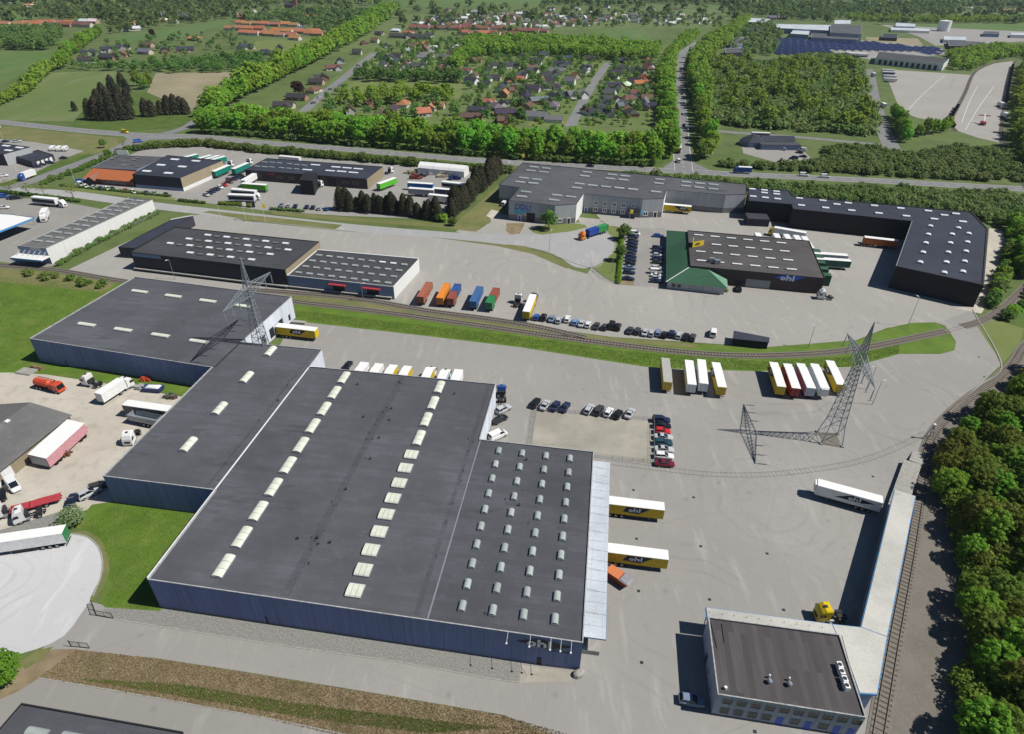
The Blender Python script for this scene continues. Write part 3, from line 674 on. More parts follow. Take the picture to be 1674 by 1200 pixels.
def tree_kind(key, n, rx, rz, z0, lobes, nleaf, size, mat, fill=.15):
    out = []
    for i in range(n):
        sd = hash_of(key)+i*17
        f = 1+.12*((i*37 % 7)/3-1)
        out.append((quads_mesh('crown', crown_np(sd, rx*f, rz*(2-f), z0, lobes, nleaf, size, fill=fill), mat), trunk_mesh(z0+rz*1.4, max(.12, rx*.055), 5, sd)))
    TREES[key] = out
def hash_of(s): return sum(ord(ch)*(i+3) for i, ch in enumerate(s)) % 9973
tree_kind('near_wood', 6, 3.7, 4.4, .2, 190, 11400, .155, 'leaf_near', .5)
tree_kind('near_green', 4, 3.7, 4.6, .2, 190, 11400, .155, 'leaf_beech', .5)
tree_kind('belt', 6, 5.0, 6.5, .6, 64, 3000, .46, 'leaf_beech')
tree_kind('belt_olive', 4, 4.6, 5.8, .6, 60, 2600, .46, 'leaf_wood')
tree_kind('dark', 4, 3.4, 4.0, 1.6, 18, 1000, .5, 'leaf_dark')
tree_kind('scrub', 6, 3.4, 3.0, .5, 20, 1300, .45, 'leaf_scrub')
tree_kind('small', 4, 2.2, 2.6, 1.6, 16, 1200, .30, 'leaf_dark')
tree_kind('pale', 3, 2.8, 2.6, 2.2, 14, 260, .26, 'leaf_pale', .8)
tree_kind('bright', 2, 2.6, 2.2, .4, 26, 3000, .20, 'leaf_bright')
tree_kind('white', 2, 2.6, 1.9, .2, 22, 2200, .18, 'leaf_white')
tree_kind('copper', 2, 4.2, 4.4, 1.2, 18, 900, .6, 'leaf_copper')
tree_kind('bush', 5, 2.0, 1.5, .1, 14, 700, .30, 'leaf_dark')
tree_kind('bush_green', 4, 2.0, 1.5, .1, 14, 700, .30, 'leaf_beech')
TREES['conifer'] = [(quads_mesh('crown', conifer_np(50+i, 3.5, 9.6+.8*(i%3), 3200, .36), 'leaf_conifer'), trunk_mesh(9, .18, 0, i)) for i in range(5)]
TREES['spruce_far'] = [(quads_mesh('crown', conifer_np(80+i, 5.2, 13.0, 1500, .7), 'leaf_conifer'), trunk_mesh(9, .22, 0, i)) for i in range(4)]
_tc = [0]
def tree(key, label, p, s=1.0, group=None, name='tree', cat='tree', sz=None):
    _tc[0] += 1; cr, tk = TREES[key][(_tc[0]*7+rnd.randrange(3)) % len(TREES[key])]
    e = empty(name, (p[0], p[1], .0), rnd.uniform(0, 6.28)); e.scale = (s, s, sz or s*rnd.uniform(.92, 1.08)); tag(e, label, cat, group)
    put('crown', cr, e); put('trunk', tk, e); return e
def mass(name, label, pts, variants, mat, kind='stuff'):
    """one joined object of many leafy crowns: pts = (x, y, scale)"""
    rs = np.random.RandomState(hash_of(name+label)); out = []
    for i, (x, y, s) in enumerate(pts):
        v = variants[i % len(variants)]; a = rs.uniform(0, 6.28); c, sn = math.cos(a), math.sin(a)
        q = v@np.array([[c, sn, 0], [-sn, c, 0], [0, 0, 1]])*np.array([s, s, s*rs.uniform(.85, 1.15)]); out.append(q+np.array([x, y, 0]))
    o = put(name, quads_mesh(name, np.concatenate(out), mat)); o['kind'] = kind; o['label'] = label; return o
def in_poly(x, y, poly):
    c = False; j = len(poly)-1
    for i in range(len(poly)):
        xi, yi = poly[i][0], poly[i][1]; xj, yj = poly[j][0], poly[j][1]
        if (yi > y) != (yj > y) and x < (xj-xi)*(y-yi)/(yj-yi)+xi: c = not c
        j = i
    return c
def scatter(pxpoly, spacing, seed=1, jit=.45, avoid=()):
    poly = [g(*p) for p in pxpoly]; x0, x1 = min(p.x for p in poly), max(p.x for p in poly); y0, y1 = min(p.y for p in poly), max(p.y for p in poly)
    rs = random.Random(seed); out = []; y = y0; row = 0
    while y < y1:
        x = x0+(row % 2)*spacing/2
        while x < x1:
            a, b = x+rs.uniform(-jit, jit)*spacing, y+rs.uniform(-jit, jit)*spacing
            if in_poly(a, b, poly) and not any(in_poly(a, b, av) for av in avoid): out.append((a, b))
            x += spacing
        y += spacing*.87; row += 1
    return out
def curve_pts(pts, step):     # evenly spaced points along a smoothed line
    P = [Vector((p[0], p[1])) for p in pts]; P = [P[0]*2-P[1]]+P+[P[-1]*2-P[-2]]; out = []
    for i in range(1, len(P)-2):
        a, b, c, d = P[i-1:i+3]; k = max(2, int((c-b).length/step))
        for j in range(k):
            t = j/k; out.append(.5*((2*b)+(c-a)*t+(2*a-5*b+4*c-d)*t*t+(3*b-a-3*c+d)*t**3))
    out.append(P[-2]); return out
def even(pts, d):
    c = curve_pts(pts, max(.5, d/4)); out = [c[0]]; acc = 0
    for i in range(1, len(c)):
        acc += (c[i]-c[i-1]).length
        if acc >= d: out.append(c[i]); acc = 0
    return out
# ---------------------------------------------------------------- ground
_zi = [0]
def lv(level): _zi[0] += 1; return .008*level+.00012*_zi[0]
def sheet(name, label, px, level, mat, smooth=0):
    pts = [g(*p) for p in px]
    if smooth: pts = [Vector((q.x, q.y, 0)) for q in curve_pts(pts+[pts[0]], smooth)[:-1]]
    z = lv(level); return struct(name, MB().add([(p.x, p.y, z) for p in pts], [tuple(range(len(pts)))]).mesh(name, mat), label)
def ribbon(mb, pts, w, z, off=0.0, mi=0, thick=0):
    n = len(pts); vs = []
    for i, p in enumerate(pts):
        d = (pts[min(n-1, i+1)]-pts[max(0, i-1)]).normalized(); nr = Vector((-d.y, d.x)); a, b = p+nr*(off+w/2), p+nr*(off-w/2)
        vs += [(a.x, a.y, z), (b.x, b.y, z)]
    mb.add(vs, [(2*i, 2*i+1, 2*i+3, 2*i+2) for i in range(n-1)], mi)
    if thick:
        mb.add(vs+[(x, y, z-thick) for x, y, _ in vs], [f for i in range(n-1) for f in ((2*i, 2*i+2, 2*n+2*i+2, 2*n+2*i), (2*i+1, 2*n+2*i+1, 2*n+2*i+3, 2*i+3))], mi)
    return mb
def wline(px, step=4): return curve_pts([g(*p) for p in px], step)
def road(name, label, px, w, level, mat='road_asphalt', dash=None, edge=False, step=6):
    pts = wline(px, step); z = lv(level); o = struct(name, ribbon(MB(), pts, w, z).mesh(name, mat), label)
    if dash or edge:
        mb = MB(); ev = even([(p.x, p.y) for p in pts], 1.5)
        if edge:
            for s in (-1, 1): ribbon(mb, pts, .25, z+.006, s*(w/2-.7))
        if dash:
            on, per = dash
            for i in range(0, len(ev)-2):
                if (i*1.5) % per < on: ribbon(mb, ev[i:i+2], .22, z+.007)
        put('road_marking', mb.mesh('road_marking', 'road_paint'), o)
    return o
struct('ground', MB().add([(-5000, -400, 0), (6000, -400, 0), (6000, 9000, 0), (-5000, 9000, 0)], [(0, 1, 2, 3)]).mesh('ground', 'ground_green'))
# far fields and gardens
sheet('field', 'pale green field with bare streaks beyond the main road', [(-120, 186), (-120, 150), (0, 173), (85, 118), (198, 115), (175, 135), (148, 170), (120, 198), (0, 196)], 1, 'field_pale')
sheet('field', 'deep green meadow behind the hedge', [(-150, 83), (85, 81), (73, 110), (45, 113), (0, 140), (-150, 150)], 1, 'field_green')
sheet('field', 'bare sandy field beside the tree avenue', [(255, 119), (450, 116), (400, 140), (326, 163), (311, 185), (240, 150)], 1, 'field_sand')
sheet('field', 'strip of grass under the dark spruces', [(120, 198), (148, 165), (240, 150), (311, 180), (330, 205), (212, 214), (115, 206)], 2, 'grass')
sheet('field', 'green pasture at the far edge of the village', [(-100, 24), (70, 24), (60, 31), (-100, 34)], 1, 'field_green')
sheet('field', 'long far pasture above the village roofs', [(560, 1), (900, -2), (880, 9), (650, 10)], 1, 'field_green')
sheet('field', 'far green strip beyond the houses', [(1040, 6), (1210, 9), (1190, 14), (1040, 11)], 1, 'field_green')
sheet('field', 'marshy meadow between scrub and far houses', [(955, 48), (1055, 47), (1068, 66), (985, 70)], 1, 'field_green')
sheet('field', 'grass beyond the oil tank', [(1500, 38), (1700, 36), (1700, 52), (1505, 48)], 1, 'field_green')
sheet('field', 'small far field behind the lake trees', [(1440, 8), (1540, 5), (1540, 12), (1450, 15)], 1, 'field_green')
sheet('field', 'rising meadow behind the dark-roofed farm houses', [(180, 60), (300, 42), (375, 30), (380, 36), (300, 58), (200, 70)], 1, 'field_green')
sheet('garden_ground', 'gardens and lawns between the houses', [(480, 195), (560, 112), (612, 78), (700, 62), (860, 70), (1068, 95), (1080, 150), (1062, 215), (900, 212), (700, 206)], 1, 'garden')
sheet('garden_ground', 'village gardens along the top of the view', [(420, 60), (560, 30), (760, 18), (1180, 14), (1170, 45), (960, 47), (700, 60), (610, 78), (520, 90)], 1, 'garden')
sheet('field', 'mown village green between hedges', [(578, 133), (756, 137), (754, 160), (690, 152), (600, 158), (560, 165), (528, 176)], 2, 'pale_grass')
sheet('field', 'green lot beside the straight village street', [(862, 205), (875, 186), (940, 186), (930, 206)], 2, 'pale_grass')
sheet('field', 'lawn with a sandy square beside the village street', [(905, 150), (920, 138), (962, 138), (950, 160)], 2, 'pale_grass')
sheet('field', 'lawn at the top of the village street', [(940, 112), (950, 100), (990, 103), (982, 114)], 2, 'pale_grass')
sheet('field', 'grass plot at the top of the older street', [(588, 112), (615, 95), (640, 98), (622, 114)], 2, 'pale_grass')
sheet('field', 'park lawn below the orange-roofed school', [(400, 84), (420, 66), (533, 62), (525, 78), (440, 84)], 2, 'pale_grass')
sheet('lake', 'pale strip of lake behind the far trees', [(1338, 4), (1392, 2), (1396, 9), (1345, 9)], 2, 'lake_water')
# verges of the main road
sheet('verge', 'grass bank with ploughed strips below the main road', [(-120, 196), (4, 204), (115, 217), (205, 226), (212, 236), (140, 254), (90, 236), (0, 224), (-120, 220)], 1, 'dry_grass')
sheet('verge', 'green bank between the main road and the works yards', [(240, 228), (400, 236), (600, 252), (776, 267), (840, 270), (830, 285), (760, 282), (640, 266), (450, 250), (330, 236), (235, 246)], 1, 'grass')
sheet('verge', 'grass shoulder along the tree belt', [(330, 215), (500, 228), (700, 244), (900, 261), (1085, 272), (1085, 262), (1060, 255), (700, 236), (420, 212), (335, 205)], 2, 'grass')
sheet('verge', 'green strip beside the north road', [(1078, 255), (1098, 100), (1104, 100), (1102, 262)], 2, 'lawn')
sheet('verge', 'green strip east of the north road', [(1124, 150), (1132, 150), (1150, 205), (1122, 203)], 2, 'grass')
road('main_road', 'grey main road crossing the whole view', [(-160, 183), (4, 199), (115, 211), (212, 219), (330, 223), (400, 230), (600, 246), (776, 261), (889, 268), (1050, 276), (1130, 280), (1224, 285), (1439, 295), (1614, 305), (1800, 314)], 10.5, 3, dash=(3, 6), edge=True)
road('north_road', 'road running away between two tree belts', [(1142, 68), (1130, 76), (1118, 86), (1109, 105), (1110, 150), (1113, 200), (1114, 238), (1118, 279)], 12, 4, dash=(3, 9), edge=True)
sheet('road', 'widened junction of the two main roads', [(1085, 272), (1100, 262), (1102, 240), (1126, 240), (1136, 266), (1165, 279), (1160, 284), (1090, 279)], 3, 'road_asphalt')
road('side_road', 'slip road to the roadside restaurant', [(1116, 203), (1150, 211), (1203, 216), (1300, 223), (1420, 234), (1470, 238)], 7, 3)
road('side_road', 'access road beside the freight depot', [(1419, 112), (1424, 135), (1428, 160), (1440, 200), (1458, 242)], 11, 3)
road('side_road', 'road from the junction to the works yards', [(226, 219), (212, 232), (185, 246), (150, 259), (90, 281), (30, 302), (-80, 326)], 8.5, 4)
road('side_road', 'road leaving the junction towards the avenue', [(262, 220), (300, 209), (322, 196), (330, 186)], 8, 4)
sheet('road', 'wide mouth of the works road at the junction', [(195, 218), (285, 221), (300, 226), (245, 228), (222, 236), (205, 240), (196, 234), (212, 228)], 3, 'road_asphalt')
road('village_street', 'straight village street', [(994, 102), (975, 128), (955, 162), (932, 206)], 8.5, 3)
road('village_street', 'older village street lined with cars', [(612, 86), (590, 103), (570, 120), (540, 144), (495, 182)], 8.5, 3)
road('village_street', 'car park lane at the far village green', [(500, 38), (488, 45), (478, 48)], 14, 3)
# works yards north of the railway
sheet('works_yard', 'paved yard of the brown and orange roofed works', [(118, 303), (175, 268), (240, 241), (330, 239), (450, 253), (640, 268), (768, 280), (800, 300), (745, 345), (720, 358), (560, 352), (430, 343), (330, 330), (230, 320)], 1, 'yard_asphalt')
sheet('works_yard', 'paved forecourt of the filling station', [(-120, 330), (-20, 322), (60, 324), (130, 334), (200, 348), (230, 345), (100, 432), (60, 438), (0, 430), (-120, 424)], 1, 'lane_asphalt')
sheet('works_yard', 'paved yard of the caravan dealer', [(-140, 228), (0, 226), (60, 232), (138, 246), (95, 262), (60, 280), (0, 300), (-140, 312)], 2, 'yard_asphalt')
sheet('verge', 'grass strip along the works road', [(145, 250), (160, 254), (60, 290), (-20, 312), (-20, 305), (60, 281), (100, 264)], 2, 'grass')
sheet('verge', 'hedge bank beside the works road', [(210, 240), (228, 243), (150, 272), (70, 302), (58, 298), (85, 286), (160, 262)], 2, 'grass')
sheet('verge', 'narrow grass strip in front of the works', [(100, 303), (130, 306), (290, 323), (280, 326), (120, 312)], 3, 'pale_grass')
sheet('verge', 'grass strip under the dark conifers', [(440, 343), (560, 354), (720, 364), (745, 372), (700, 370), (540, 358), (448, 350)], 3, 'dry_grass')
road('works_street', 'pale works street ending in a turning circle', [(-120, 306), (-20, 308), (60, 312), (130, 318), (250, 335), (400, 352), (560, 370), (700, 382), (800, 389), (880, 394)], 8.5, 3, 'street_concrete')
sheet('verge', 'long grass strip between street and upper yard', [(330, 346), (345, 344), (420, 352), (560, 367), (548, 374), (400, 358)], 4, 'dry_grass')
sheet('upper_yard', 'wide worn paved yard north of the railway', [(110, 441), (200, 398), (300, 353), (345, 348), (400, 360), (560, 377), (760, 390), (815, 397), (870, 412), (935, 440), (960, 447), (1003, 380), (975, 350), (1000, 335), (1090, 325), (1200, 335), (1300, 362), (1490, 385), (1465, 470), (1590, 503), (1560, 522), (1532, 528), (1450, 535), (1400, 555), (1250, 567), (1150, 560), (1000, 550), (860, 531), (700, 516), (480, 487), (215, 463)], 1, 'pale_asphalt')
sheet('works_yard', 'drive in front of the grey logistics hall', [(745, 378), (800, 345), (850, 355), (880, 365), (985, 362), (1000, 378), (900, 396), (800, 394)], 2, 'pale_asphalt')
sheet('turning_circle', 'pale turning circle at the end of the works street', [(790, 380), (870, 383), (940, 377), (985, 376), (1002, 388), (1004, 404), (992, 420), (968, 436), (940, 436), (905, 415), (850, 401), (790, 396)], 4, 'street_concrete', 3)
sheet('verge', 'grass wedge between conifers and grey hall', [(735, 372), (790, 325), (815, 302), (820, 318), (822, 343), (800, 345), (803, 362), (778, 378), (755, 376)], 3, 'dry_grass')
sheet('verge', 'sandy patch at the corner of the grey hall', [(795, 352), (803, 342), (818, 345), (806, 358)], 4, 'sandy_yard')
sheet('verge', 'grass strip bordering the turning circle', [(700, 386), (815, 398), (860, 402), (905, 418), (938, 438), (925, 438), (870, 414), (810, 401)], 5, 'dry_grass')
sheet('verge', 'lawn in front of the grey hall', [(878, 370), (905, 364), (955, 365), (960, 371), (930, 378), (885, 383), (868, 378)], 4, 'pale_grass')
sheet('verge', 'earth bed with a boulder by the grey hall', [(828, 364), (858, 364), (850, 381), (834, 383), (827, 376)], 4, 'brown_grass')
sheet('verge', 'grassy island beside the staff car park', [(985, 372), (1000, 368), (1017, 372), (1015, 400), (1012, 440), (1008, 464), (990, 455), (968, 438), (990, 425), (1005, 408), (1004, 388)], 5, 'pale_grass')
sheet('car_park', 'paved staff car park aisle', [(1020, 372), (1088, 372), (1086, 470), (1012, 465)], 2, 'lane_asphalt')
sheet('verge', 'clipped grass bed at the car park end', [(1014, 456), (1037, 457), (1036, 466), (1013, 464)], 5, 'brown_grass')
sheet('verge', 'sandy strip behind the black hall', [(1617, 372), (1640, 378), (1646, 410), (1632, 470), (1604, 512), (1560, 503), (1585, 500), (1608, 470)], 3, 'sandy_yard')
sheet('concrete_apron', 'pale concrete apron at the grey hall loading bay', [(942, 354), (985, 358), (975, 369), (950, 366)], 5, 'depot_concrete')
# railway band
sheet('embankment', 'bright grass railway embankment', [(-120, 420), (0, 427), (200, 456), (400, 476), (700, 517), (860, 532), (1000, 551), (1150, 562), (1250, 568), (1400, 556), (1450, 536), (1490, 527), (1530, 526), (1550, 538), (1563, 558), (1560, 572), (1538, 578), (1470, 578), (1390, 600), (1240, 608), (1080, 603), (850, 567), (700, 549), (480, 524), (215, 490), (-120, 450)], 2, 'lawn')
sheet('verge', 'dry grass between the two tracks', [(410, 477), (560, 488), (700, 511), (820, 527), (940, 549), (850, 541), (626, 505), (480, 488)], 3, 'dry_grass')
sheet('verge', 'grass strip behind the parked car row', [(860, 533), (1000, 551), (1140, 562), (1140, 568), (1000, 558), (900, 544)], 3, 'dry_grass')
sheet('field', 'meadow beside the long blue-white hall', [(-140, 440), (60, 447), (215, 472), (60, 560), (70, 590), (340, 608), (320, 650), (180, 630), (75, 612), (15, 610), (-140, 640)], 2, 'lawn')
sheet('verge', 'overgrown bank of the railway', [(-140, 432), (0, 436), (120, 450), (190, 462), (170, 478), (60, 466), (-140, 448)], 4, 'dry_grass')
# main yard
sheet('yard', 'main loading yard of worn grey asphalt', [(146, 984), (170, 990), (262, 1003), (350, 830), (400, 700), (440, 600), (478, 522), (560, 533), (700, 549), (850, 567), (1000, 589), (1080, 603), (1240, 608), (1390, 600), (1470, 578), (1538, 578), (1560, 572), (1563, 558), (1545, 532), (1532, 527), (1590, 505), (1637, 596), (1600, 632), (1545, 680), (1516, 712), (1500, 760), (1440, 1240), (1000, 1240), (820, 1169), (613, 1134), (400, 1099), (250, 1076), (110, 1066), (60, 1070)], 1, 'yard_asphalt')
sheet('gravel_strip', 'pale gravel strip along the foot of the big hall', [(168, 997), (264, 988), (600, 1035), (851, 1086), (848, 1116), (650, 1083), (420, 1050), (187, 1013)], 3, 'gravel')
sheet('concrete_circle', 'pale concrete turning area at the west gate', [(-140, 905), (0, 888), (60, 880), (112, 873), (142, 878), (161, 895), (168, 920), (165, 945), (150, 978), (130, 1008), (105, 1040), (60, 1062), (0, 1075), (-140, 1090)], 2, 'concrete_circle', 4)
sheet('lawn', 'bright lawn in the corner of the two halls', [(120, 862), (150, 826), (190, 820), (345, 838), (262, 1000), (172, 994), (163, 985), (172, 955), (178, 925), (168, 890), (148, 872)], 4, 'lawn')
sheet('verge', 'dry grass rim of the turning area', [(110, 873), (142, 868), (165, 882), (178, 910), (179, 935), (168, 965), (152, 983), (147, 980), (163, 948), (168, 920), (161, 895), (142, 878)], 5, 'dry_grass')
sheet('verge', 'bare brown bank at the lower left corner', [(-80, 1120), (-20, 1096), (30, 1082), (90, 1062), (126, 1062), (63, 1110), (30, 1131), (-80, 1180)], 3, 'brown_grass')
sheet('verge', 'grass wedge below the turning area', [(35, 1082), (60, 1064), (88, 1058), (70, 1078), (40, 1096)], 5, 'dry_grass')
sheet('brown_verge', 'brown dry grass bank below the service lane', [(63, 1109), (125, 1063), (250, 1077), (400, 1100), (613, 1135), (820, 1170), (1000, 1240), (720, 1240), (555, 1200), (420, 1172), (204, 1133)], 4, 'brown_grass')
sheet('lane', 'lower lane beside the dark flat roof', [(-140, 1200), (30, 1130), (63, 1109), (204, 1133), (420, 1172), (555, 1200), (720, 1240), (300, 1320), (-140, 1320)], 2, 'lane_asphalt')
sheet('scrap_yard', 'sandy yard of the truck dealer', [(-140, 612), (15, 610), (75, 613), (180, 629), (310, 652), (320, 700), (200, 800), (188, 824), (150, 832), (110, 845), (0, 870), (-140, 880)], 3, 'sandy_yard')
sheet('gravel_strip', 'gravel bank behind the white trailer', [(-140, 900), (0, 868), (95, 838), (118, 846), (108, 862), (0, 892), (-140, 915)], 4, 'gravel')
sheet('compound_paving', 'fenced square of yellowish concrete slabs', [(877, 673), (1068, 690), (1068, 759), (869, 728)], 3, 'slab_paving')
sheet('gravel_track', 'brown gravel strip beside the wood', [(1740, 520), (1676, 556), (1640, 598), (1602, 633), (1547, 682), (1518, 714), (1503, 760), (1443, 1240), (1760, 1240)], 2, 'brown_gravel')
sheet('verge', 'triangle of pale grass at the level crossing', [(1594, 527), (1622, 520), (1674, 536), (1668, 560), (1638, 594)], 3, 'pale_grass')
sheet('verge', 'rough grass inside the railway curve', [(1605, 520), (1660, 490), (1720, 440), (1720, 540), (1674, 538), (1622, 522)], 2, 'grass')
sheet('verge', 'bare oily square under the pylon', [(1337, 707), (1367, 709), (1375, 733), (1345, 728)], 5, 'brown_gravel')
sheet('concrete_apron', 'stained concrete at the big hall corner', [(850, 1088), (950, 1100), (930, 1116), (850, 1117)], 4, 'slab_paving')
# kerbs
def kerb(label, px, w=.25, h=.12):
    return struct('kerb', ribbon(MB(), wline(px, 2), w, h, thick=h).mesh('kerb', 'concrete'), label)
kerb('concrete kerb along the east edge of the yard', [(1590, 506), (1637, 596), (1600, 632), (1545, 681), (1517, 713)], .35, .18)
kerb('kerb around the west turning area', [(112, 873), (142, 878), (161, 895), (168, 920), (165, 945), (152, 976)])
kerb('kerb of the gravel strip', [(187, 1013), (420, 1050), (650, 1083), (848, 1116), (851, 1088)], .2, .1)
kerb('kerb of the lower lane', [(63, 1109), (204, 1133), (420, 1172), (555, 1200), (650, 1220)], .2, .1)
kerb('kerb of the works street turning circle', [(905, 417), (968, 437), (992, 421), (1005, 405), (1003, 388), (985, 376)], .3, .15)

# ---------------------------------------------------------------- railway
def track(label, px, sleepers=True):
    pts = wline(px, 3); o = pts[len(pts)//2]; e = empty('railway_track', (o.x, o.y, 0)); tag(e, label, 'railway track', 'railway tracks'); org = (o.x, o.y, 0)
    mb = MB(); ribbon(mb, pts, 2.6, .16); ribbon(mb, pts, .5, .1, 1.5); ribbon(mb, pts, .5, .1, -1.5)
    put('ballast', mb.mesh('ballast', 'ballast', org=org), e)
    ev = even([(p.x, p.y) for p in pts], .75); sb = MB()
    for i in range(1, len(ev)-1):
        d = (ev[i+1]-ev[i-1]).normalized(); n = Vector((-d.y, d.x)); p = ev[i]
        q = [p+n*1.25+d*.12, p-n*1.25+d*.12, p-n*1.25-d*.12, p+n*1.25-d*.12]
        sb.add([(a.x, a.y, .20) for a in q]+[(a.x, a.y, .13) for a in q], [(0, 1, 2, 3), (0, 4, 5, 1), (1, 5, 6, 2), (2, 6, 7, 3), (3, 7, 4, 0)])
    s = put('sleepers', sb.mesh('sleepers', 'sleeper_wood', org=org), e); s['kind'] = 'stuff'
    for k in (-.75, .75):
        rb = MB(); ribbon(rb, pts, .09, .36, k, thick=.16); put('rail', rb.mesh('rail', 'rail_steel', org=org), e)
track('curved main railway track passing below the parked car row', [(-80, 421), (0, 433), (90, 441), (200, 459), (330, 476), (483, 493), (626, 510), (800, 534), (910, 550), (1036, 566), (1141, 577), (1234, 581), (1339, 577), (1418, 567), (1497, 551), (1549, 540)])
track('railway track curving east from the level crossing', [(1574, 533), (1602, 525), (1632, 508), (1655, 490), (1690, 455)])
track('siding joining the main track beside the container row', [(405, 473), (480, 478), (576, 487), (640, 497), (701, 508), (800, 521), (879, 534), (958, 552)])
track('siding curving along the wood to the long platform', [(1740, 520), (1700, 545), (1674, 568), (1659, 592), (1630, 622), (1588, 650), (1550, 683), (1524, 716), (1512, 755), (1503, 812), (1489, 900), (1463, 1042), (1436, 1200), (1430, 1240)])
def crossing(px, label, z0=.05):
    pts = wline(px, 2); mb = MB()
    for k in (-.75, .75): ribbon(mb, pts, .14, z0+.04, k)
    o = pts[len(pts)//2]; e = empty('sunken_rails', (o.x, o.y, 0)); tag(e, label, 'rails'); org = (o.x, o.y, 0)
    for k in (-.75, .75): rb = MB(); ribbon(rb, pts, .07, .06, k, thick=.03); put('rail', rb.mesh('rail', 'rail_steel', org=org), e)
    ev = even([(p.x, p.y) for p in pts], .9); sb = MB()
    for i in range(1, len(ev)-1):
        d = (ev[i+1]-ev[i-1]).normalized(); n = Vector((-d.y, d.x)); p = ev[i]; q = [p+n*1.1+d*.09, p-n*1.1+d*.09, p-n*1.1-d*.09, p+n*1.1-d*.09]
        sb.add([(a.x, a.y, .045) for a in q], [(0, 1, 2, 3)])
    s = put('sleepers', sb.mesh('sleepers', 'lane_asphalt', org=org), e); s['kind'] = 'stuff'
crossing([(1516, 708), (1460, 735), (1400, 756), (1320, 770), (1240, 777), (1160, 776), (1085, 768), (1000, 757)], 'old rails sunk flush in the yard asphalt')
crossing([(1545, 541), (1560, 537), (1578, 532)], 'rails of the level crossing in the asphalt')
# ---------------------------------------------------------------- main warehouse
HB = 8.3
def pp(px, h): return [g(x, y, h) for x, y in px]
AC = [g(47.7, 552.3, HB), g(220, 451.4, HB), g(476.5, 484, HB)]
w_poly = [uv(-75.9, 63.9), uv(4.1, 63.7), uv(4.0, 113.0), uv(-23.2, 113.0), uv(-23.3, 136.4), uv(-76.3, 136.2), uv(-76.4, 145.7), uv(-101.6, 145.7), AC[2], AC[1], AC[0], uv(-102.6, 131.6), uv(-102.5, 87.2), uv(-76.0, 87.2)]
wh = flat_building('warehouse', 'huge grey-roofed warehouse with four rows of domes and an ohl sign', 'warehouse', w_poly, HB, 'wall_white', 'roof_felt', 'coping_grey', 2.45, 'wall_front', plinth=.35)
def roof_strip(e, a, b, w, mat, z, name='roof_seam'):
    d = (b-a).normalized(); n = Vector((-d.y, d.x, 0)); q = [a+n*w/2, b+n*w/2, b-n*w/2, a-n*w/2]
    part_on(e, name, MB().prism(ccw([(p.x, p.y) for p in q]), z-.04, z), mat)
RZ = HB-.28
part_on(wh, 'roof_section', MB().prism(ccw([tuple(uv(-22.9, 64.3)[:2]), tuple(uv(3.7, 64.2)[:2]), tuple(uv(3.6, 112.6)[:2]), tuple(uv(-22.8, 112.6)[:2])]), RZ-.05, RZ+.03), 'roof_felt_low')
roof_strip(wh, uv(-76.1, 64.2), uv(-76.1, 135.8), .35, 'white_paint', RZ+.25, 'ridge_cap')
roof_strip(wh, uv(-23.0, 64.2), uv(-23.0, 112.8), .30, 'steel', RZ+.08, 'ridge_cap')
roof_strip(wh, uv(-102.2, 131.8), uv(-101.9, 145.3), .5, 'chassis', RZ+.06, 'roof_joint')
roof_strip(wh, uv(-12.5, 64.5), uv(-12.3, 112.4), .1, 'roof_grey', RZ+.05, 'roof_joint')
roof_strip(wh, uv(-49.6, 64.5), uv(-49.2, 135.8), 1.6, 'roof_felt_low', RZ+.012, 'roof_gutter')
roof_strip(wh, uv(-25.2, 64.5), uv(-25.0, 135.5), .9, 'roof_felt_low', RZ+.011, 'roof_gutter')
roof_strip(wh, uv(-78.5, 88), uv(-78.3, 145), .6, 'roof_felt_low', RZ+.011, 'roof_gutter')
dA = dome(1.5, 5.8, .35, 2, 'dome_cream'); dB = dome(2.1, 4.8, .6, 3, 'dome_cream'); dC = dome(2.15, 5.2, .42, 3, 'dome_cream'); dC2 = dome(2.9, 3.0, .38, 3, 'dome_cream'); dD = dome(1.25, 2.1, .42, 1, 'dome_grey')
aA = heading(AC[0], Vector(uv(-102.6, 131.6)))
def domes(e, P, pxs, h, rz):
    for x, y in pxs:
        p = g(x, y, h+.25); put_dome(P, e, (p.x-e.location.x, p.y-e.location.y, h-.28+.28), rz)
aA1 = heading(AC[1], AC[2])
domes(wh, dA, [(228.5, 475.5), (283.5, 483), (340, 491), (397, 499), (142, 529.5), (201.5, 538), (262.4, 547), (325, 557)], HB-.28, aA+math.pi/2)
domes(wh, dB, [(441.6, 574), (403, 618), (358.8, 669), (308, 728)], HB-.28, -TH)
domes(wh, dC, [(561.8, 618.5), (546.3, 643), (529.5, 669.5), (511, 697.5), (491.6, 728.5), (470.5, 761.5), (447, 797.5), (422, 836.5), (395, 879), (365.5, 926)], HB-.28, -TH)
domes(wh, dC, [(718, 634), (707.8, 660), (696.5, 687), (684.7, 717)], HB-.28, -TH)
domes(wh, dC2, [(672.7, 743.5), (663, 765.5), (653, 790), (642.6, 815), (631.8, 841), (620.3, 869.5), (606.5, 899.5), (594.4, 931.9), (580.6, 965.7)], HB-.28, -TH+math.pi/2)
_q = [g(815, 738, HB), g(931.5, 750.6, HB), g(755.5, 991.5, HB), g(907, 1013, HB)]
for r in range(10):
    for c in range(4):
        a = _q[0].lerp(_q[1], c/3); b = _q[2].lerp(_q[3], c/3); p = a.lerp(b, r/9)
        put_dome(dD, wh, (p.x-wh.location.x, p.y-wh.location.y, HB-.28), -TH)
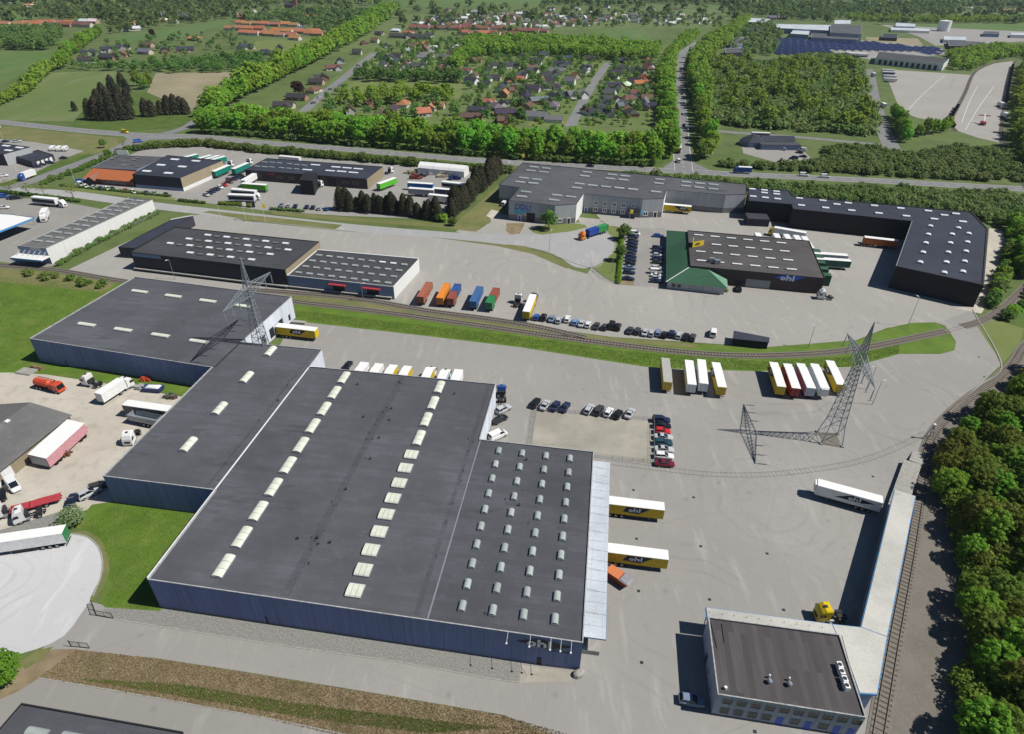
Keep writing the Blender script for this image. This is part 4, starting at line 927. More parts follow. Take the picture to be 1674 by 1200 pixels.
for x, y in [(585, 628.5), (743, 644), (594.5, 682), (637, 687), (487, 880.5), (540, 887), (620, 716), (606, 750), (566, 800), (519, 880), (640, 668), (455, 655), (861, 752), (849, 826)]:
    p = g(x, y, HB); part_on(wh, 'roof_vent', MB().bar((p.x, p.y, RZ-.05), (p.x, p.y, RZ+.5), .13, 0, 8).bar((p.x, p.y, RZ+.5), (p.x, p.y, RZ+.58), .22, 0, 8), 'chassis')
rr_ = random.Random(4); dm_ = MB()
for u0, v0, v1, n_, sp_ in ((-49.4, 66, 135, 46, .8), (-25.0, 66, 134, 20, .5), (-78.2, 90, 144, 14, .4), (-12.4, 66, 111, 10, 2.5), (-130, 154, 157, 12, 10)):
    for k in range(n_):
        c_ = uv(u0+rr_.gauss(0, sp_), rr_.uniform(v0, v1)); w_, h_ = rr_.uniform(.05, .2), rr_.uniform(.12, .45); q = [c_+U*(w_*math.cos(t))*rr_.uniform(.7, 1.2)+V*(h_*math.sin(t)) for t in [i*6.283/6 for i in range(6)]]
        dm_.add([(p.x, p.y, RZ+.034) for p in q], [tuple(range(6))])
part_on(wh, 'gutter_dirt', dm_, 'black_trim')['kind'] = 'stuff'
# loading canopy on the east side, each roof bay a panel
cz = 5.2
can = part_on(wh, 'canopy', MB().prism(ccw([tuple(uv(4.1, 64.6+2.4)[:2]), tuple(uv(8.2, 67.0)[:2]), tuple(uv(8.0, 113.4)[:2]), tuple(uv(4.1, 113.2)[:2])]), cz-.45, cz-.05, bot=True), 'sky_blue_trim')
for k in range(19):
    v0 = 66.9+46.4*k/19; v1 = 66.9+46.4*(k+1)/19
    q = [uv(4.15, v0+.02), uv(8.12, v0+.02), uv(8.12, v1-.03), uv(4.15, v1-.03)]
    part_on(wh, 'canopy_panel', MB().prism(ccw([tuple(p[:2]) for p in q]), cz-.06, cz+.03), 'roof_white_sheet')
    if k % 2 == 1: part_on(wh, 'canopy_stay', MB().bar(uv(4.15, v1, 5.7), uv(6.8, v1, cz+.05), .035), 'steel')
part_on(wh, 'loading_dock', MB().prism(ccw([tuple(uv(4.15, 67)[:2]), tuple(uv(7.4, 67)[:2]), tuple(uv(7.4, 113)[:2]), tuple(uv(4.15, 113)[:2])]), .02, 1.2), 'concrete')
for k in range(6):
    a, b = uv(4.1, 63.7), uv(4.0, 113.0); t = .12+k*.15; door(wh, a, b, t, t+.06, 4.2, 'grey_door', .05, 1.2, 'dock_door')
# doors and dock openings of the white east wall of the rear hall
eA, eB = uv(-101.6, 145.7), AC[2]
for t in (.30, .47, .66): door(wh, eA, eB, t, t+.085, 4.3, 'dark_door', .06, 1.0, 'dock_door')
door(wh, eA, eB, .86, .9, 3.3, 'dark_door', .06, 1.2); part_on(wh, 'stairs', MB().prism(ccw([tuple((eB+U*.2-V*4)[:2]), tuple((eB+U*5-V*4)[:2]), tuple((eB+U*5-V*2.6)[:2]), tuple((eB+U*.2-V*2.6)[:2])]), 0, [1.1, .1, .1, 1.1] if False else .8), 'concrete')
door(wh, uv(-75.9, 63.9), uv(4.1, 63.7), .905, .915, 2.1, 'dark_door', .05)
door(wh, AC[0], uv(-102.6, 131.6), .16, .165, 2.1, 'dark_door', .05)
door(wh, uv(-75.9, 63.9), uv(4.1, 63.7), .27, .275, 2.1, 'dark_door', .05)
# ohl sign on the front wall: dark rhombus, three letters, lamps on brackets
fA, fB = uv(-75.9, 63.9), uv(4.1, 63.7); fd = (fB-fA).normalized(); fn = -V
def onwall(s, z, out=.06): p = fA+fd*s+fn*out; return (p.x, p.y, z)
sg = part_on(wh, 'sign_board', MB().add([onwall(68.6, 6.1), onwall(74.2, 4.9), onwall(78.7, 6.55), onwall(72.6, 7.55)], [(0, 1, 2, 3)]), 'logo_dark')
lt = ohl(2.15); lt.v = [onwall(70.55+x*.87, 5.25+z, .09) for x, y, z in lt.v]; part_on(wh, 'lettering', lt, 'logo_white', under=sg)
part_on(wh, 'small_lettering', (lambda m: [m.add([onwall(75.0+k*.34, 4.62-.0*k, .08), onwall(75.22+k*.34+.04*(k%2), 4.62, .08), onwall(75.22+k*.34+.04*(k%2), 4.95, .08), onwall(75.0+k*.34, 4.95, .08)], [(0, 1, 2, 3)]) for k in range(10)] and m)(MB()), 'logo_dark')
for s in (67.2, 71.1, 74.6, 76.35, 78.1):
    p0 = onwall(s, 8.35, 0); p1 = onwall(s, 7.9, 1.9)
    part_on(wh, 'sign_lamp', MB().bar(p0, p1, .035).box(p1[0]-.14, p1[0]+.14, p1[1]-.14, p1[1]+.14, p1[2]-.18, p1[2]), 'white_paint')
tag(put('boulder', MB().loft([[(1.1*math.cos(a)*k, .75*math.sin(a)*k, z) for a in [i*6.283/9 for i in range(9)]] for k, z in ((1, 0), (1.05, .35), (.9, .75), (.5, .95))]).mesh('boulder', 'concrete'), None, (g(946, 1104).x, g(946, 1104).y, 0), .4), 'pale boulder at the corner under the ohl sign', 'boulder')
# concrete ramp by the dock
rq = [uv(8.2, 106.8), uv(16.2, 106.2), uv(16.0, 103.6), uv(8.2, 103.6)]
tag(put('loading_ramp', MB().add([(p.x, p.y, 0.01) for p in rq]+[(rq[0].x, rq[0].y, 1.25), (rq[1].x, rq[1].y, .12), (rq[2].x, rq[2].y, .12), (rq[3].x, rq[3].y, 1.25)], [(4, 5, 6, 7), (0, 1, 5, 4), (1, 2, 6, 5), (2, 3, 7, 6), (3, 0, 4, 7)]).mesh('loading_ramp', 'concrete')), 'pale concrete wedge ramp leading up to the canopy dock', 'ramp')

# ---------------------------------------------------------------- office at the yard corner
OH = 6.0
off_p = pp([(1158, 1009), (1372.6, 1037.9), (1416, 1173.5), (1173.7, 1135.6)], OH)
of = flat_building('office_building', 'two-storey office with streaked brown flat roof at the yard corner', 'office', off_p, OH, 'wall_office', 'roof_strips', 'coping_grey', 2.2, plinth=.3)
fa, fb = off_p[3], off_p[2]
for k in range(10):
    t = .055+k*.098
    window(of, fa, fb, t, t+.055, 3.75, 5.05, .03, 'wall_plinth', 1)
    if k in (4, 6, 8, 9): door(of, fa, fb, t+.0, t+.045, 2.3, 'sign_blue', .05)
    else: window(of, fa, fb, t, t+.055, .95, 2.3, .03, 'wall_plinth', 1)
la, lb = off_p[3], off_p[0]
window(of, la, lb, .18, .26, 1.0, 2.2); window(of, la, lb, .42, .50, 1.0, 2.2); door(of, la, lb, .62, .68, 2.2, 'dark_door', .05)
def on_roof(e, px, h): p = g(px[0], px[1], h); return p
for i, (x, y) in enumerate([(1373, 1097), (1381, 1120)]):
    p = g(x, y, OH-.1); d = U
    for k in (0, 1):
        q = p+V*(k*1.15-.55); a = part_on(of, 'cooling_unit', MB().box(q.x-.4, q.x+.4, q.y-.55, q.y+.55, OH-.3, OH+.75), 'white_paint')
        part_on(of, 'fan_grille', MB().bar((q.x-.05, q.y, OH+.74), (q.x-.05, q.y, OH+.80), .32, 0, 12), 'chassis', under=None)
for x, y in [(1257.5, 1116), (1290, 1120.5)]:
    p = g(x, y, OH-.1); part_on(of, 'roof_vent', MB().bar((p.x, p.y, OH-.3), (p.x, p.y, OH+.25), .28, 0, 10).loft([[(p.x+r*math.cos(a), p.y+r*math.sin(a), z) for a in [i*6.283/10 for i in range(10)]] for r, z in ((.42, OH+.25), (.42, OH+.4), (.2, OH+.62))]), 'steel', smooth=False)
    part_on(of, 'roof_pipe', MB().bar((p.x+.3, p.y+.9, OH-.3), (p.x+.3, p.y+.9, OH+.5), .15, 0, 8), 'white_paint')
for q0, q1 in (((1162, 1018), (1172, 1060)), ((1180, 1020), (1184, 1052)), ((1376, 1040), (1410, 1165)), ((1160, 1012), (1370, 1041))):
    a, b = g(*q0, OH-.2), g(*q1, OH-.2); part_on(of, 'roof_trim', MB().bar(a, b, .06), 'chassis')
p = g(1186, 1126, OH-.1); part_on(of, 'roof_pipe', MB().bar((p.x, p.y, OH-.3), (p.x, p.y, OH+.3), .25, 0, 10), 'white_paint')
# light-roofed loading canopy behind the office and along the siding
CZ = 5.0
lc_px = [(1153.8, 993.6), (1360.6, 1021), (1407, 1026), (1437.8, 900), (1462, 801), (1497, 811.7), (1479, 900), (1450.5, 1042), (1434, 1136), (1405, 1134), (1372.6, 1038), (1363, 1034), (1156.6, 1008)]
lw = pp(lc_px, CZ)
inner = Vector(off_p[1]) ; B0, B1 = off_p[0], off_p[1]
lp = [lw[0], lw[1], lw[2], lw[4], lw[5], lw[7], lw[8], lw[9], off_p[1]+U*.3, off_p[1]+V*.25, off_p[0]+V*.25]
lx = sum(p.x for p in lp)/len(lp); ly = sum(p.y for p in lp)/len(lp)
lcn = empty('loading_canopy', (lx, ly, 0)); tag(lcn, 'long pale canopy over the siding platform, wrapping behind the office', 'canopy')
poly = ccw([(p.x, p.y) for p in lp])
part_on(lcn, 'canopy_edge', MB().prism(inset(poly, -.06), CZ-.4, CZ-.06, bot=True), 'sky_blue_trim')
part_on(lcn, 'roof_sheet', MB().prism(inset(poly, .1), CZ-.08, CZ+.05), 'roof_pale_sheet')
part_on(lcn, 'roof_joint', MB().bar(lw[2]+Vector((0, 0, .05)), lw[7]+Vector((0, 0, .05)), .07).bar(lw[1]+Vector((0, 0, .05)), off_p[1]+Vector((0, 0, CZ-OH+.05)), .07), 'sky_blue_trim')
for k in range(10):
    t = (k+.3)/10.2; q = lw[0].lerp(lw[1], t)-V*1.1; part_on(lcn, 'canopy_stay', MB().bar((q.x, q.y, CZ+.04), (q.x-.2*U.x, q.y, CZ+.45), .04), 'chassis')
for k in range(9):
    t = k/8; a = lw[2].lerp(lw[4], t)+U*.5; part_on(lcn, 'post', MB().bar((a.x, a.y, 1.1), (a.x, a.y, CZ-.3), .1), 'steel')
    b = lw[7].lerp(lw[5], t)-U*.5; part_on(lcn, 'post', MB().bar((b.x, b.y, 1.1), (b.x, b.y, CZ-.3), .1), 'steel')
for t in (.02, .98): 
    a = lw[0].lerp(lw[1], t)-V*.4; part_on(lcn, 'post', MB().bar((a.x, a.y, 0), (a.x, a.y, CZ-.3), .1), 'steel')
a, b, c, d = lw[9], lw[8], lw[7].lerp(lw[8], .9), off_p[1].lerp(off_p[2], .72)
bw = lw[9].lerp(lw[8], .5)
part_on(lcn, 'back_wall', MB().prism(ccw([tuple(p[:2]) for p in (lw[9]+V*.3, lw[8]+V*.3-U*.3, lw[8]+V*.5-U*.3, lw[9]+V*.5)]), 0, CZ-.3), 'wall_blue')
plat = [g(x, y, 1.15) for x, y in ((1478, 752), (1507, 760), (1499, 812), (1464, 805))]
pf = empty('platform', (plat[0].x, plat[0].y, 0)); tag(pf, 'raised concrete platform beside the siding, open at its far end', 'platform')
pl2 = [plat[0], plat[1], lw[5]-U*.4, lw[7]-U*.5, lw[2]+U*.3, lw[4]+U*.1]
part_on(pf, 'deck', MB().prism(ccw([tuple(p[:2]) for p in pl2]), 0, 1.15), 'concrete')
r0, r1 = g(1492, 738, .05), g(1513, 741, .05)
part_on(pf, 'ramp', MB().add([tuple(plat[0]+U*1.2), tuple(plat[1]), (r1.x, r1.y, .06), (r0.x, r0.y, .06), (plat[0].x+U.x*1.2, plat[0].y+U.y*1.2, 0), (plat[1].x, plat[1].y, 0)], [(0, 1, 2, 3), (0, 3, 4), (1, 5, 2)]), 'concrete')

# ---------------------------------------------------------------- halls north of the railway
def px_building(name, label, px, h, wall, roof, coping='white_paint', **k):
    P = pp(px, h); return flat_building(name, label, k.pop('cat', 'hall'), P, h, wall, roof, coping, **k), P
dk, dkP = px_building('warehouse', 'dark-walled warehouse with rows of white roof lights beyond the railway', [(213, 411), (286, 370), (522, 394), (466, 440)], 7.5, 'wall_dark', 'roof_slate', 'chassis')
part_on(dk, 'end_wall', MB().prism(*wall_rect(dkP[3], dkP[2], .005, .995, .1, 7.3, .05, .06)), 'wall_tan')
part_on(dk, 'sign_band', MB().prism(*wall_rect(dkP[0], dkP[3], .01, .2, 5.9, 7.2, .08, .06)), 'wall_blue')
part_on(dk, 'loading_ledge', MB().prism(*wall_rect(dkP[0], dkP[3], 0, 1.0, .8, 1.2, 1.2, 1.15), bot=True), 'concrete')
dW = dome(1.5, 2.6, .25, 1, 'dome_white'); dX = dome(1.2, 2.4, .2, 1, 'dome_dull'); adk = heading(dkP[0], dkP[3])
row = [[(1355, 770), (1478, 783), (1605, 797), (1737, 810), (1867, 824)], [(1232, 795), (1358, 810), (1486, 824), (1615, 838), (1752, 852), (1883, 866)], [(1110, 824), (1237, 838), (1365, 852), (1495, 866), (1627, 881), (1766, 895)], [(1240, 885), (1370, 899), (1503, 914), (1640, 930)]]
for rr in row:
    domes(dk, dW, [(x/3.986 if x < 1674 else (x-1600)/3.986+400, y/3.986+190) for x, y in rr], 7.22, adk+math.pi/2)
    domes(dk, dX, [((x-64)/3.986 if x < 1674 else (x-1664)/3.986+400, y/3.986+189) for x, y in rr[1:]], 7.22, adk+math.pi/2)
lowh, lowP = px_building('warehouse', 'low blue-fronted warehouse with small roof windows and red dock canopies', [(518, 408), (684.7, 422.6), (643, 467.7), (469, 449)], 5.2, 'wall_blue', 'roof_slate', 'white_paint')
part_on(lowh, 'end_wall', MB().prism(*wall_rect(lowP[2], lowP[1], .005, .995, .1, 5.0, .05, .06)), 'wall_pale')
part_on(lowh, 'rear_wall', MB().prism(*wall_rect(lowP[0], lowP[1], .005, .995, 4.9, 5.5, .3, .5)), 'wall_pale')
window(lowh, lowP[2], lowP[1], .62, .70, 1.2, 2.8)
dL = dome(1.2, 2.4, .22, 1, 'dome_grey'); q = [g(521.7, 416.8, 5.0), g(661, 432, 5.0), g(488.3, 445, 5.0), g(634.6, 462, 5.0)]
for r in range(4):
    for c in range(9):
        p = q[0].lerp(q[1], c/8).lerp(q[2].lerp(q[3], c/8), r/3); put_dome(dome(1.2, 2.4, .22, 1, 'dome_white') if (r, c) in ((0, 6), (0, 7)) else dL, lowh, (p.x-lowh.location.x, p.y-lowh.location.y, 4.95), heading(lowP[3], lowP[2])+math.pi/2)
for t in (.40, .72):
    part_on(lowh, 'dock_canopy', MB().prism(*wall_rect(lowP[3], lowP[2], t, t+.16, 3.5, 3.9, 1.3, 1.3), bot=True), 'red_trim')
    door(lowh, lowP[3], lowP[2], t+.03, t+.14, 3.3, 'dark_door', .06, 1.1, 'dock_door')
part_on(lowh, 'loading_ledge', MB().prism(*wall_rect(lowP[3], lowP[2], 0, .98, .7, 1.1, 1.0, .95), bot=True), 'concrete')
lean, leP = px_building('shed', 'narrow black-roofed shed with white gable beside the dark warehouse', [(193, 403), (220, 405), (316, 352), (279, 358.6)], 4.6, 'wall_dark', 'roof_black', 'chassis', cat='shed')
part_on(lean, 'gable_wall', MB().prism(*wall_rect(leP[2], leP[3], 0, 1, 0, 5.0, .06, .12)), 'wall_pale')
lg, lgP = px_building('warehouse', 'long narrow hall with white side wall and grey ribbed roof', [(28, 400.7), (75, 405), (249, 325.5), (210.7, 321.7)], 6.7, 'wall_pale', 'roof_fibre', 'coping_grey')
part_on(lg, 'front_wall', MB().prism(*wall_rect(lgP[0], lgP[1], .0, 1, .1, 6.5, .05, .06)), 'wall_blue')
part_on(lg, 'sign_board', MB().prism(*wall_rect(lgP[0], lgP[1], .42, .78, 5.4, 6.6, .14, .06)), 'wall_grey')
zA = [(845, 540), (798, 561), (750, 583), (700, 605), (648, 627), (598, 651), (545, 675), (490, 700), (433, 726), (375, 751), (315, 779), (250, 807)]
zB = [(910, 547), (865, 568), (818, 590), (770, 612), (720, 635), (668, 659), (615, 684), (560, 709), (505, 734), (447, 760), (388, 788), (327, 815)]
domes(lg, dome(1.3, 3.4, .22, 1, 'dome_grey'), [(x/3.986, y/3.986+190) for x, y in zA+zB], 6.42, heading(lgP[0], lgP[1])+math.pi/2)
part_on(lg, 'dock_canopy', MB().prism(*wall_rect(lgP[0], lgP[1], -.05, 1.05, 3.2, 3.5, 4.5, 4.4), bot=True), 'white_paint')
part_on(lg, 'canopy_fascia', MB().prism(*wall_rect(lgP[0], lgP[1], -.05, 1.05, 2.7, 3.45, 4.58, .1), bot=True), 'sky_blue_trim')
for k in range(6): part_on(lg, 'canopy_stay', MB().bar(Vector(wall_rect(lgP[0], lgP[1], .05+k*.18, .06+k*.18, 0, 0, .1)[0][0]+(5.2,)), Vector(wall_rect(lgP[0], lgP[1], .05+k*.18, .06+k*.18, 0, 0, 3.0)[0][0]+(3.5,)), .06), 'white_paint')
# brown hall with green lean-to roofs
bw_, bwP = px_building('warehouse', 'brown-walled warehouse with green sloping side roofs and ohl sign', [(1124, 375.5), (1323, 392.5), (1349, 454), (1128.5, 433.6)], 6.6, 'wall_brown', 'roof_brown', 'chassis')
q = [g(1142, 384, 6.4), g(1277, 396.8, 6.4), g(1146.8, 425.7, 6.4), g(1294, 440, 6.4)]; dE = dome(.9, 3.9, .2, 1, 'dome_white')
for r in range(4):
    for c in range(6):
        if (r, c) == (1, 0): continue
        p = q[0].lerp(q[1], c/5).lerp(q[2].lerp(q[3], c/5), r/3); put_dome(dE, bw_, (p.x-bw_.location.x, p.y-bw_.location.y, 6.35), heading(bwP[3], bwP[2])+math.pi/2)
eh = 3.0
gA, gB, gC, gD = g(1089.5, 375.7, eh), g(1124, 378, 5.9), g(1127, 436, 5.9), g(1088.7, 460, eh)
part_on(bw_, 'green_roof', MB().add([gA, gB, gC, gD], [(0, 1, 2, 3)]), 'roof_green')
gE, gF = g(1158, 440, 5.9), g(1190, 471, eh)
part_on(bw_, 'green_roof', MB().add([gD, gC, gE, gF], [(0, 1, 2, 3)]), 'roof_green')
gH = g(1188.6, 456, eh)
part_on(bw_, 'green_roof', MB().add([gF, gE, gH], [(0, 1, 2)]), 'roof_green_pale')
part_on(bw_, 'ridge_cap', MB().bar(gC+Vector((0, 0, .05)), gD+Vector((0, 0, .05)), .16), 'white_paint')
part_on(bw_, 'roof_window', MB().add([gC.lerp(gE, .35)-V*.6+Vector((0, 0, -.25)), gC.lerp(gE, .70)-V*.6+Vector((0, 0, -.25)), gC.lerp(gE, .72)-V*3+Vector((0, 0, -.93)), gC.lerp(gE, .33)-V*3+Vector((0, 0, -.93))], [(0, 1, 2, 3)]), 'dome_grey')
ip = [gA+U*.8, gD+U*.8+V*.8, gF-U*.9+V*.8, gH-U*.6]
lean_w = MB().prism(ccw([(p.x, p.y) for p in (gA+U*.8, gD+U*.8+V*.8, gF-U*.9+V*.7, gF-U*.9+V*4, gB+U*1.5)]), 0, eh-.05, cap=False); part_on(bw_, 'side_wall', lean_w, 'wall_grey')
fa, fb = gD+U*.8+V*.8, gF-U*.9+V*.8
for t in (.08, .18, .38, .48, .58, .80, .90): window(bw_, fa, fb, t, t+.055, 1.0, 2.1, .03, 'wall_plinth', 0)
f0, f1 = bwP[3], bwP[2]
door(bw_, f0, f1, .44, .62, 3.4, 'grey_door', .05, .1, 'roller_door'); door(bw_, f0, f1, .36, .42, 2.6, 'dark_door', .05)
def onw(a, b, s, z, out): d = (b-a).normalized(); n = Vector((d.y, -d.x, 0)); n = n if n.dot(-a) > 0 else -n; p = a+d*s+n*out; return (p.x, p.y, z)
L_bw = (f1-f0).length; s0 = L_bw*.63
sb = part_on(bw_, 'sign_board', MB().add([onw(f0, f1, s0, 5.0, .06), onw(f0, f1, s0+7.2, 4.2, .06), onw(f0, f1, s0+11.2, 6.3, .06), onw(f0, f1, s0+3.2, 6.3, .06)], [(0, 1, 2, 3)]), 'sign_blue')
lt = ohl(2.2); lt.v = [onw(f0, f1, s0+2.6+x, 4.2+z, .1) for x, y, z in lt.v]; part_on(bw_, 'lettering', lt, 'logo_white', under=sb)
sp0, sp1, sp2 = g(1131, 404, 6.4), g(1150, 400, 6.4), g(1132, 396, 6.4)
part_on(bw_, 'roof_sign', MB().hexa([tuple(sp0), tuple(sp1), tuple(sp1+V*.2), tuple(sp0+V*.2)], [tuple(sp0+Vector((0, .2, 2.3))), tuple(sp1+Vector((0, .2, 2.0))), tuple(sp1+V*.2+Vector((0, .2, 2.0))), tuple(sp0+V*.2+Vector((0, .2, 2.3)))]), 'yellow_sign')
lt = ohl(1.0); dd = (sp1-sp0).normalized(); lt.v = [tuple(sp0+dd*(1.6+x)+Vector((0, -.05+.08*z, .7+z))) for x, y, z in lt.v]; part_on(bw_, 'sign_lettering', lt, 'logo_dark')
part_on(bw_, 'roof_sign', MB().hexa([tuple(sp0), tuple(sp2), tuple(sp2+U*.2), tuple(sp0+U*.2)], [tuple(sp0+Vector((0, 0, 2.3))), tuple(sp2+Vector((0, 0, 2.3))), tuple(sp2+U*.2+Vector((0, 0, 2.3))), tuple(sp0+U*.2+Vector((0, 0, 2.3)))]), 'yellow_sign')
for x, y in ((1163, 427), (1172, 430)):
    p = g(x, y, 6.4); part_on(bw_, 'cooling_unit', MB().box(p.x-1.1, p.x+1.1, p.y-.7, p.y+.7, 6.4, 8.0), 'steel')
for k in range(5):
    a = bwP[1].lerp(bwP[2], .08+k*.16); n = U
    part_on(bw_, 'dock_shelter', MB().prism(ccw([(p.x, p.y) for p in (a, a+U*4.2, a+U*4.2-V*3.0, a-V*3.0)]), .1, 4.3), 'roof_green')
# black L-shaped hall
bl, blP = px_building('warehouse', 'black L-shaped hall with scattered white roof lights', [(1224, 305.6), (1290, 310), (1296.6, 319), (1588, 345.4), (1615, 372.8), (1608.5, 465), (1465, 434), (1491, 360.5), (1296.6, 340.5), (1294, 333), (1224, 327)], 9.1, 'wall_black', 'roof_black', 'chassis', cop_w=.5)
zz = [(22, 440), (95, 447), (168, 455), (95, 463), (170, 471), (27, 485), (100, 492), (175, 500), (308, 496), (450, 510), (604, 525), (535, 533), (763, 541), (923, 557), (1090, 573), (1258, 590), (320, 539), (467, 554), (625, 570), (790, 587), (957, 604), (1127, 622), (1188, 599), (1300, 638)]
domes(bl, dome(1.6, 3.2, .4, 1, 'dome_white'), [(1224+x/3.72, 190+y/3.72) for x, y in zz], 8.82, heading(blP[7], blP[8])+math.pi/2)
zz = [(1105, 665), (1092, 716), (1077, 768), (1060, 825), (1043, 885), (1237, 715), (1226, 768), (1213, 825), (1202, 885), (1189, 948), (1275, 677), (1338, 711), (1330, 763), (1321, 819), (1313, 880), (1303, 942)]
domes(bl, dome(2.0, 2.2, .4, 1, 'dome_white'), [(1224+x/3.72, 190+y/3.72) for x, y in zz], 8.82, heading(blP[6], blP[5]))
part_on(bl, 'roof_trim', MB().bar(blP[6]+Vector((0, 0, .05)), blP[7]+Vector((0, 0, .05)), .18), 'steel')
p = g(1236, 352, 3.6); part_on(bl, 'dock_shelter', MB().prism(ccw([(p.x-4, p.y+4), (p.x+6, p.y+3), (p.x+5, p.y-5), (p.x-5, p.y-4)]), .1, 3.6), 'wall_dark')
# grey logistics hall
gr, grP = px_building('warehouse', 'grey logistics hall with blue wall sign and paired roof lights', [(816, 300.8), (854.6, 265), (1220.7, 300), (1220.7, 316.5), (1187, 317.5), (1089.8, 309.6), (1085.5, 323.6), (1051, 324.4), (954, 315.8), (942.5, 332.5), (907.5, 335), (831.7, 326.6), (849, 305.6)], 9.3, 'wall_grey', 'roof_grey', 'chassis', plinth=2.6)
zz = [(272, 306), (346, 314), (252, 328), (330, 337), (210, 373), (288, 382), (188, 398), (267, 405), (222, 457), (197, 485), (412, 478), (393, 507), (496, 487), (595, 338), (580, 361), (748, 353), (826, 361), (735, 377), (815, 384), (548, 408), (532, 433), (628, 418), (709, 426), (790, 434), (873, 442), (1037, 382), (1030, 406), (1013, 457), (1199, 398), (1281, 406), (1364, 413), (1195, 422), (1277, 431), (1362, 440)]
domes(gr, dome(1.9, 5.0, .4, 1, 'dome_grey'), [(800+x/3.72, 190+y/3.72) for x, y in zz], 9.02, heading(grP[11], grP[10])+math.pi/2)
a, b = grP[8], grP[7]
for k in range(4):
    t = .20+k*.155
    for z0 in (1.4, 4.6): window(gr, a, b, t, t+.05, z0, z0+1.4, .06, fr=.45)
window(gr, a, b, .84, .88, 5.0, 6.3, .06, fr=.4); door(gr, a, b, .045, .08, 2.4, 'sign_blue', .06, .05, frame='white_frame')
part_on(gr, 'entrance_canopy', MB().prism(*wall_rect(a, b, .76, 1.0, 3.4, 3.8, 2.5, 2.4), bot=True), 'black_trim')
a, b = grP[7], grP[6]; window(gr, a, b, .12, .30, 1.3, 2.6, .06, fr=.4); door(gr, a, b, .62, .75, 2.5, 'dark_door', .06, .05, frame='white_frame')
a, b = grP[10], grP[9]; window(gr, a, b, .18, .34, 1.2, 2.5, .06, fr=.4); door(gr, a, b, .62, .74, 2.5, 'dark_door', .06, .05, frame='white_frame')
a, b = grP[11], grP[10]; door(gr, a, b, .40, .58, 4.4, 'dark_door', .06, .05, 'roller_door'); door(gr, a, b, .22, .27, 2.4, 'sign_blue', .06, .05, frame='white_frame')
part_on(gr, 'east_wall', MB().prism(*wall_rect(grP[9], grP[8], 0, 1, .1, 9.1, .05, .06)), 'wall_pale'); part_on(gr, 'east_wall', MB().prism(*wall_rect(grP[6], grP[5], 0, 1, .1, 9.1, .05, .06)), 'wall_pale')
dd = (b-a).normalized(); tm = text_mesh('DDL!', 3.6, 'sign_blue', .06); o = put('sign_lettering', tm, gr, Vector(onw(a, b, 3.0, 5.6, .09))-gr.location, rot=(math.pi/2, 0, math.atan2(dd.y, dd.x)))
part_on(gr, 'sign_stripe', MB().add([onw(a, b, 2.6, 5.3, .08), onw(a, b, 3.2, 2.9, .08), onw(a, b, 11.5, 5.3, .08)], [(0, 1, 2)]), 'sign_cyan')
# works beyond the street
ow, owP = px_building('workshop', 'dark flat hall with tan gable wall beside the orange tiled roof', [(216, 284), (273.5, 252.7), (363.8, 261.5), (294.8, 290)], 7.0, 'wall_dark', 'roof_black', 'chassis')
part_on(ow, 'end_wall', MB().prism(*wall_rect(owP[3], owP[2], 0, 1, 1.8, 6.9, .05, .06)), 'wall_tan'); part_on(ow, 'plinth_band', MB().prism(*wall_rect(owP[3], owP[2], 0, 1, .0, 1.8, .06, .06)), 'wall_pale'); part_on(ow, 'plinth_band', MB().prism(*wall_rect(owP[0], owP[3], 0, 1, .0, 1.6, .06, .06)), 'wall_blue')
domes(ow, dome(2.4, 4.4, .3, 1, 'dome_white'), [(x/3.986, y/3.986+190) for x, y in ((1140, 278), (1277, 288), (1050, 314), (1188, 325), (957, 354), (1098, 367))], 6.72, heading(owP[0], owP[3])+math.pi/2)
gy, gyP = px_building('workshop', 'grey flat roof with small dull roof lights behind the orange tiles', [(149, 272.8), (189, 252.7), (269.7, 255.7), (223, 277)], 5.6, 'wall_blue', 'roof_grey', 'steel')
domes(gy, dome(1.3, 2.6, .25, 1, 'dome_dull'), [(x/6.975, y/6.975+190) for x, y in ((1330, 455), (1450, 462), (1570, 470), (1290, 480), (1410, 510), (1530, 490), (1310, 545), (1410, 555), (1520, 545), (1560, 570))], 5.32, heading(gyP[0], gyP[3])+math.pi/2)
bs = MB(); q = [g(1340/6.975, 190+435/6.975, 5.5), g(1465/6.975, 190+435/6.975, 5.5)]
part_on(gy, 'roof_sign', MB().hexa([tuple(q[0]), tuple(q[1]), tuple(q[1]+V*.3), tuple(q[0]+V*.3)], [tuple(q[0]+Vector((0, 0, 2.4))), tuple(q[1]+Vector((0, 0, 2.4))), tuple(q[1]+V*.3+Vector((0, 0, 2.4))), tuple(q[0]+V*.3+Vector((0, 0, 2.4)))]), 'white_paint')
oc = [g(135.5, 290, 3.0), g(152, 274, 5.4), g(224, 279.5, 5.4), g(217, 296.5, 3.0)]
ot = empty('office_building', ((oc[0].x+oc[3].x)/2, (oc[0].y+oc[3].y)/2, 0)); tag(ot, 'low office with orange tiled roof and porch', 'office')
part_on(ot, 'roof', MB().add(oc, [(0, 1, 2, 3)]), 'tile_roof').color = (.42, .13, .05, 1)
ow_ = [oc[0]+U*1+V*1, oc[3]-U*.5+V*1, oc[2]-U*.5, oc[1]+U*1]; part_on(ot, 'wall', MB().prism(ccw([(p.x, p.y) for p in ow_]), 0, 3.0, cap=False), 'brick_red')
m0 = oc[0].lerp(oc[3], .22); m1 = m0-V*3.2; mid = oc[0].lerp(oc[1], .45)+U*4
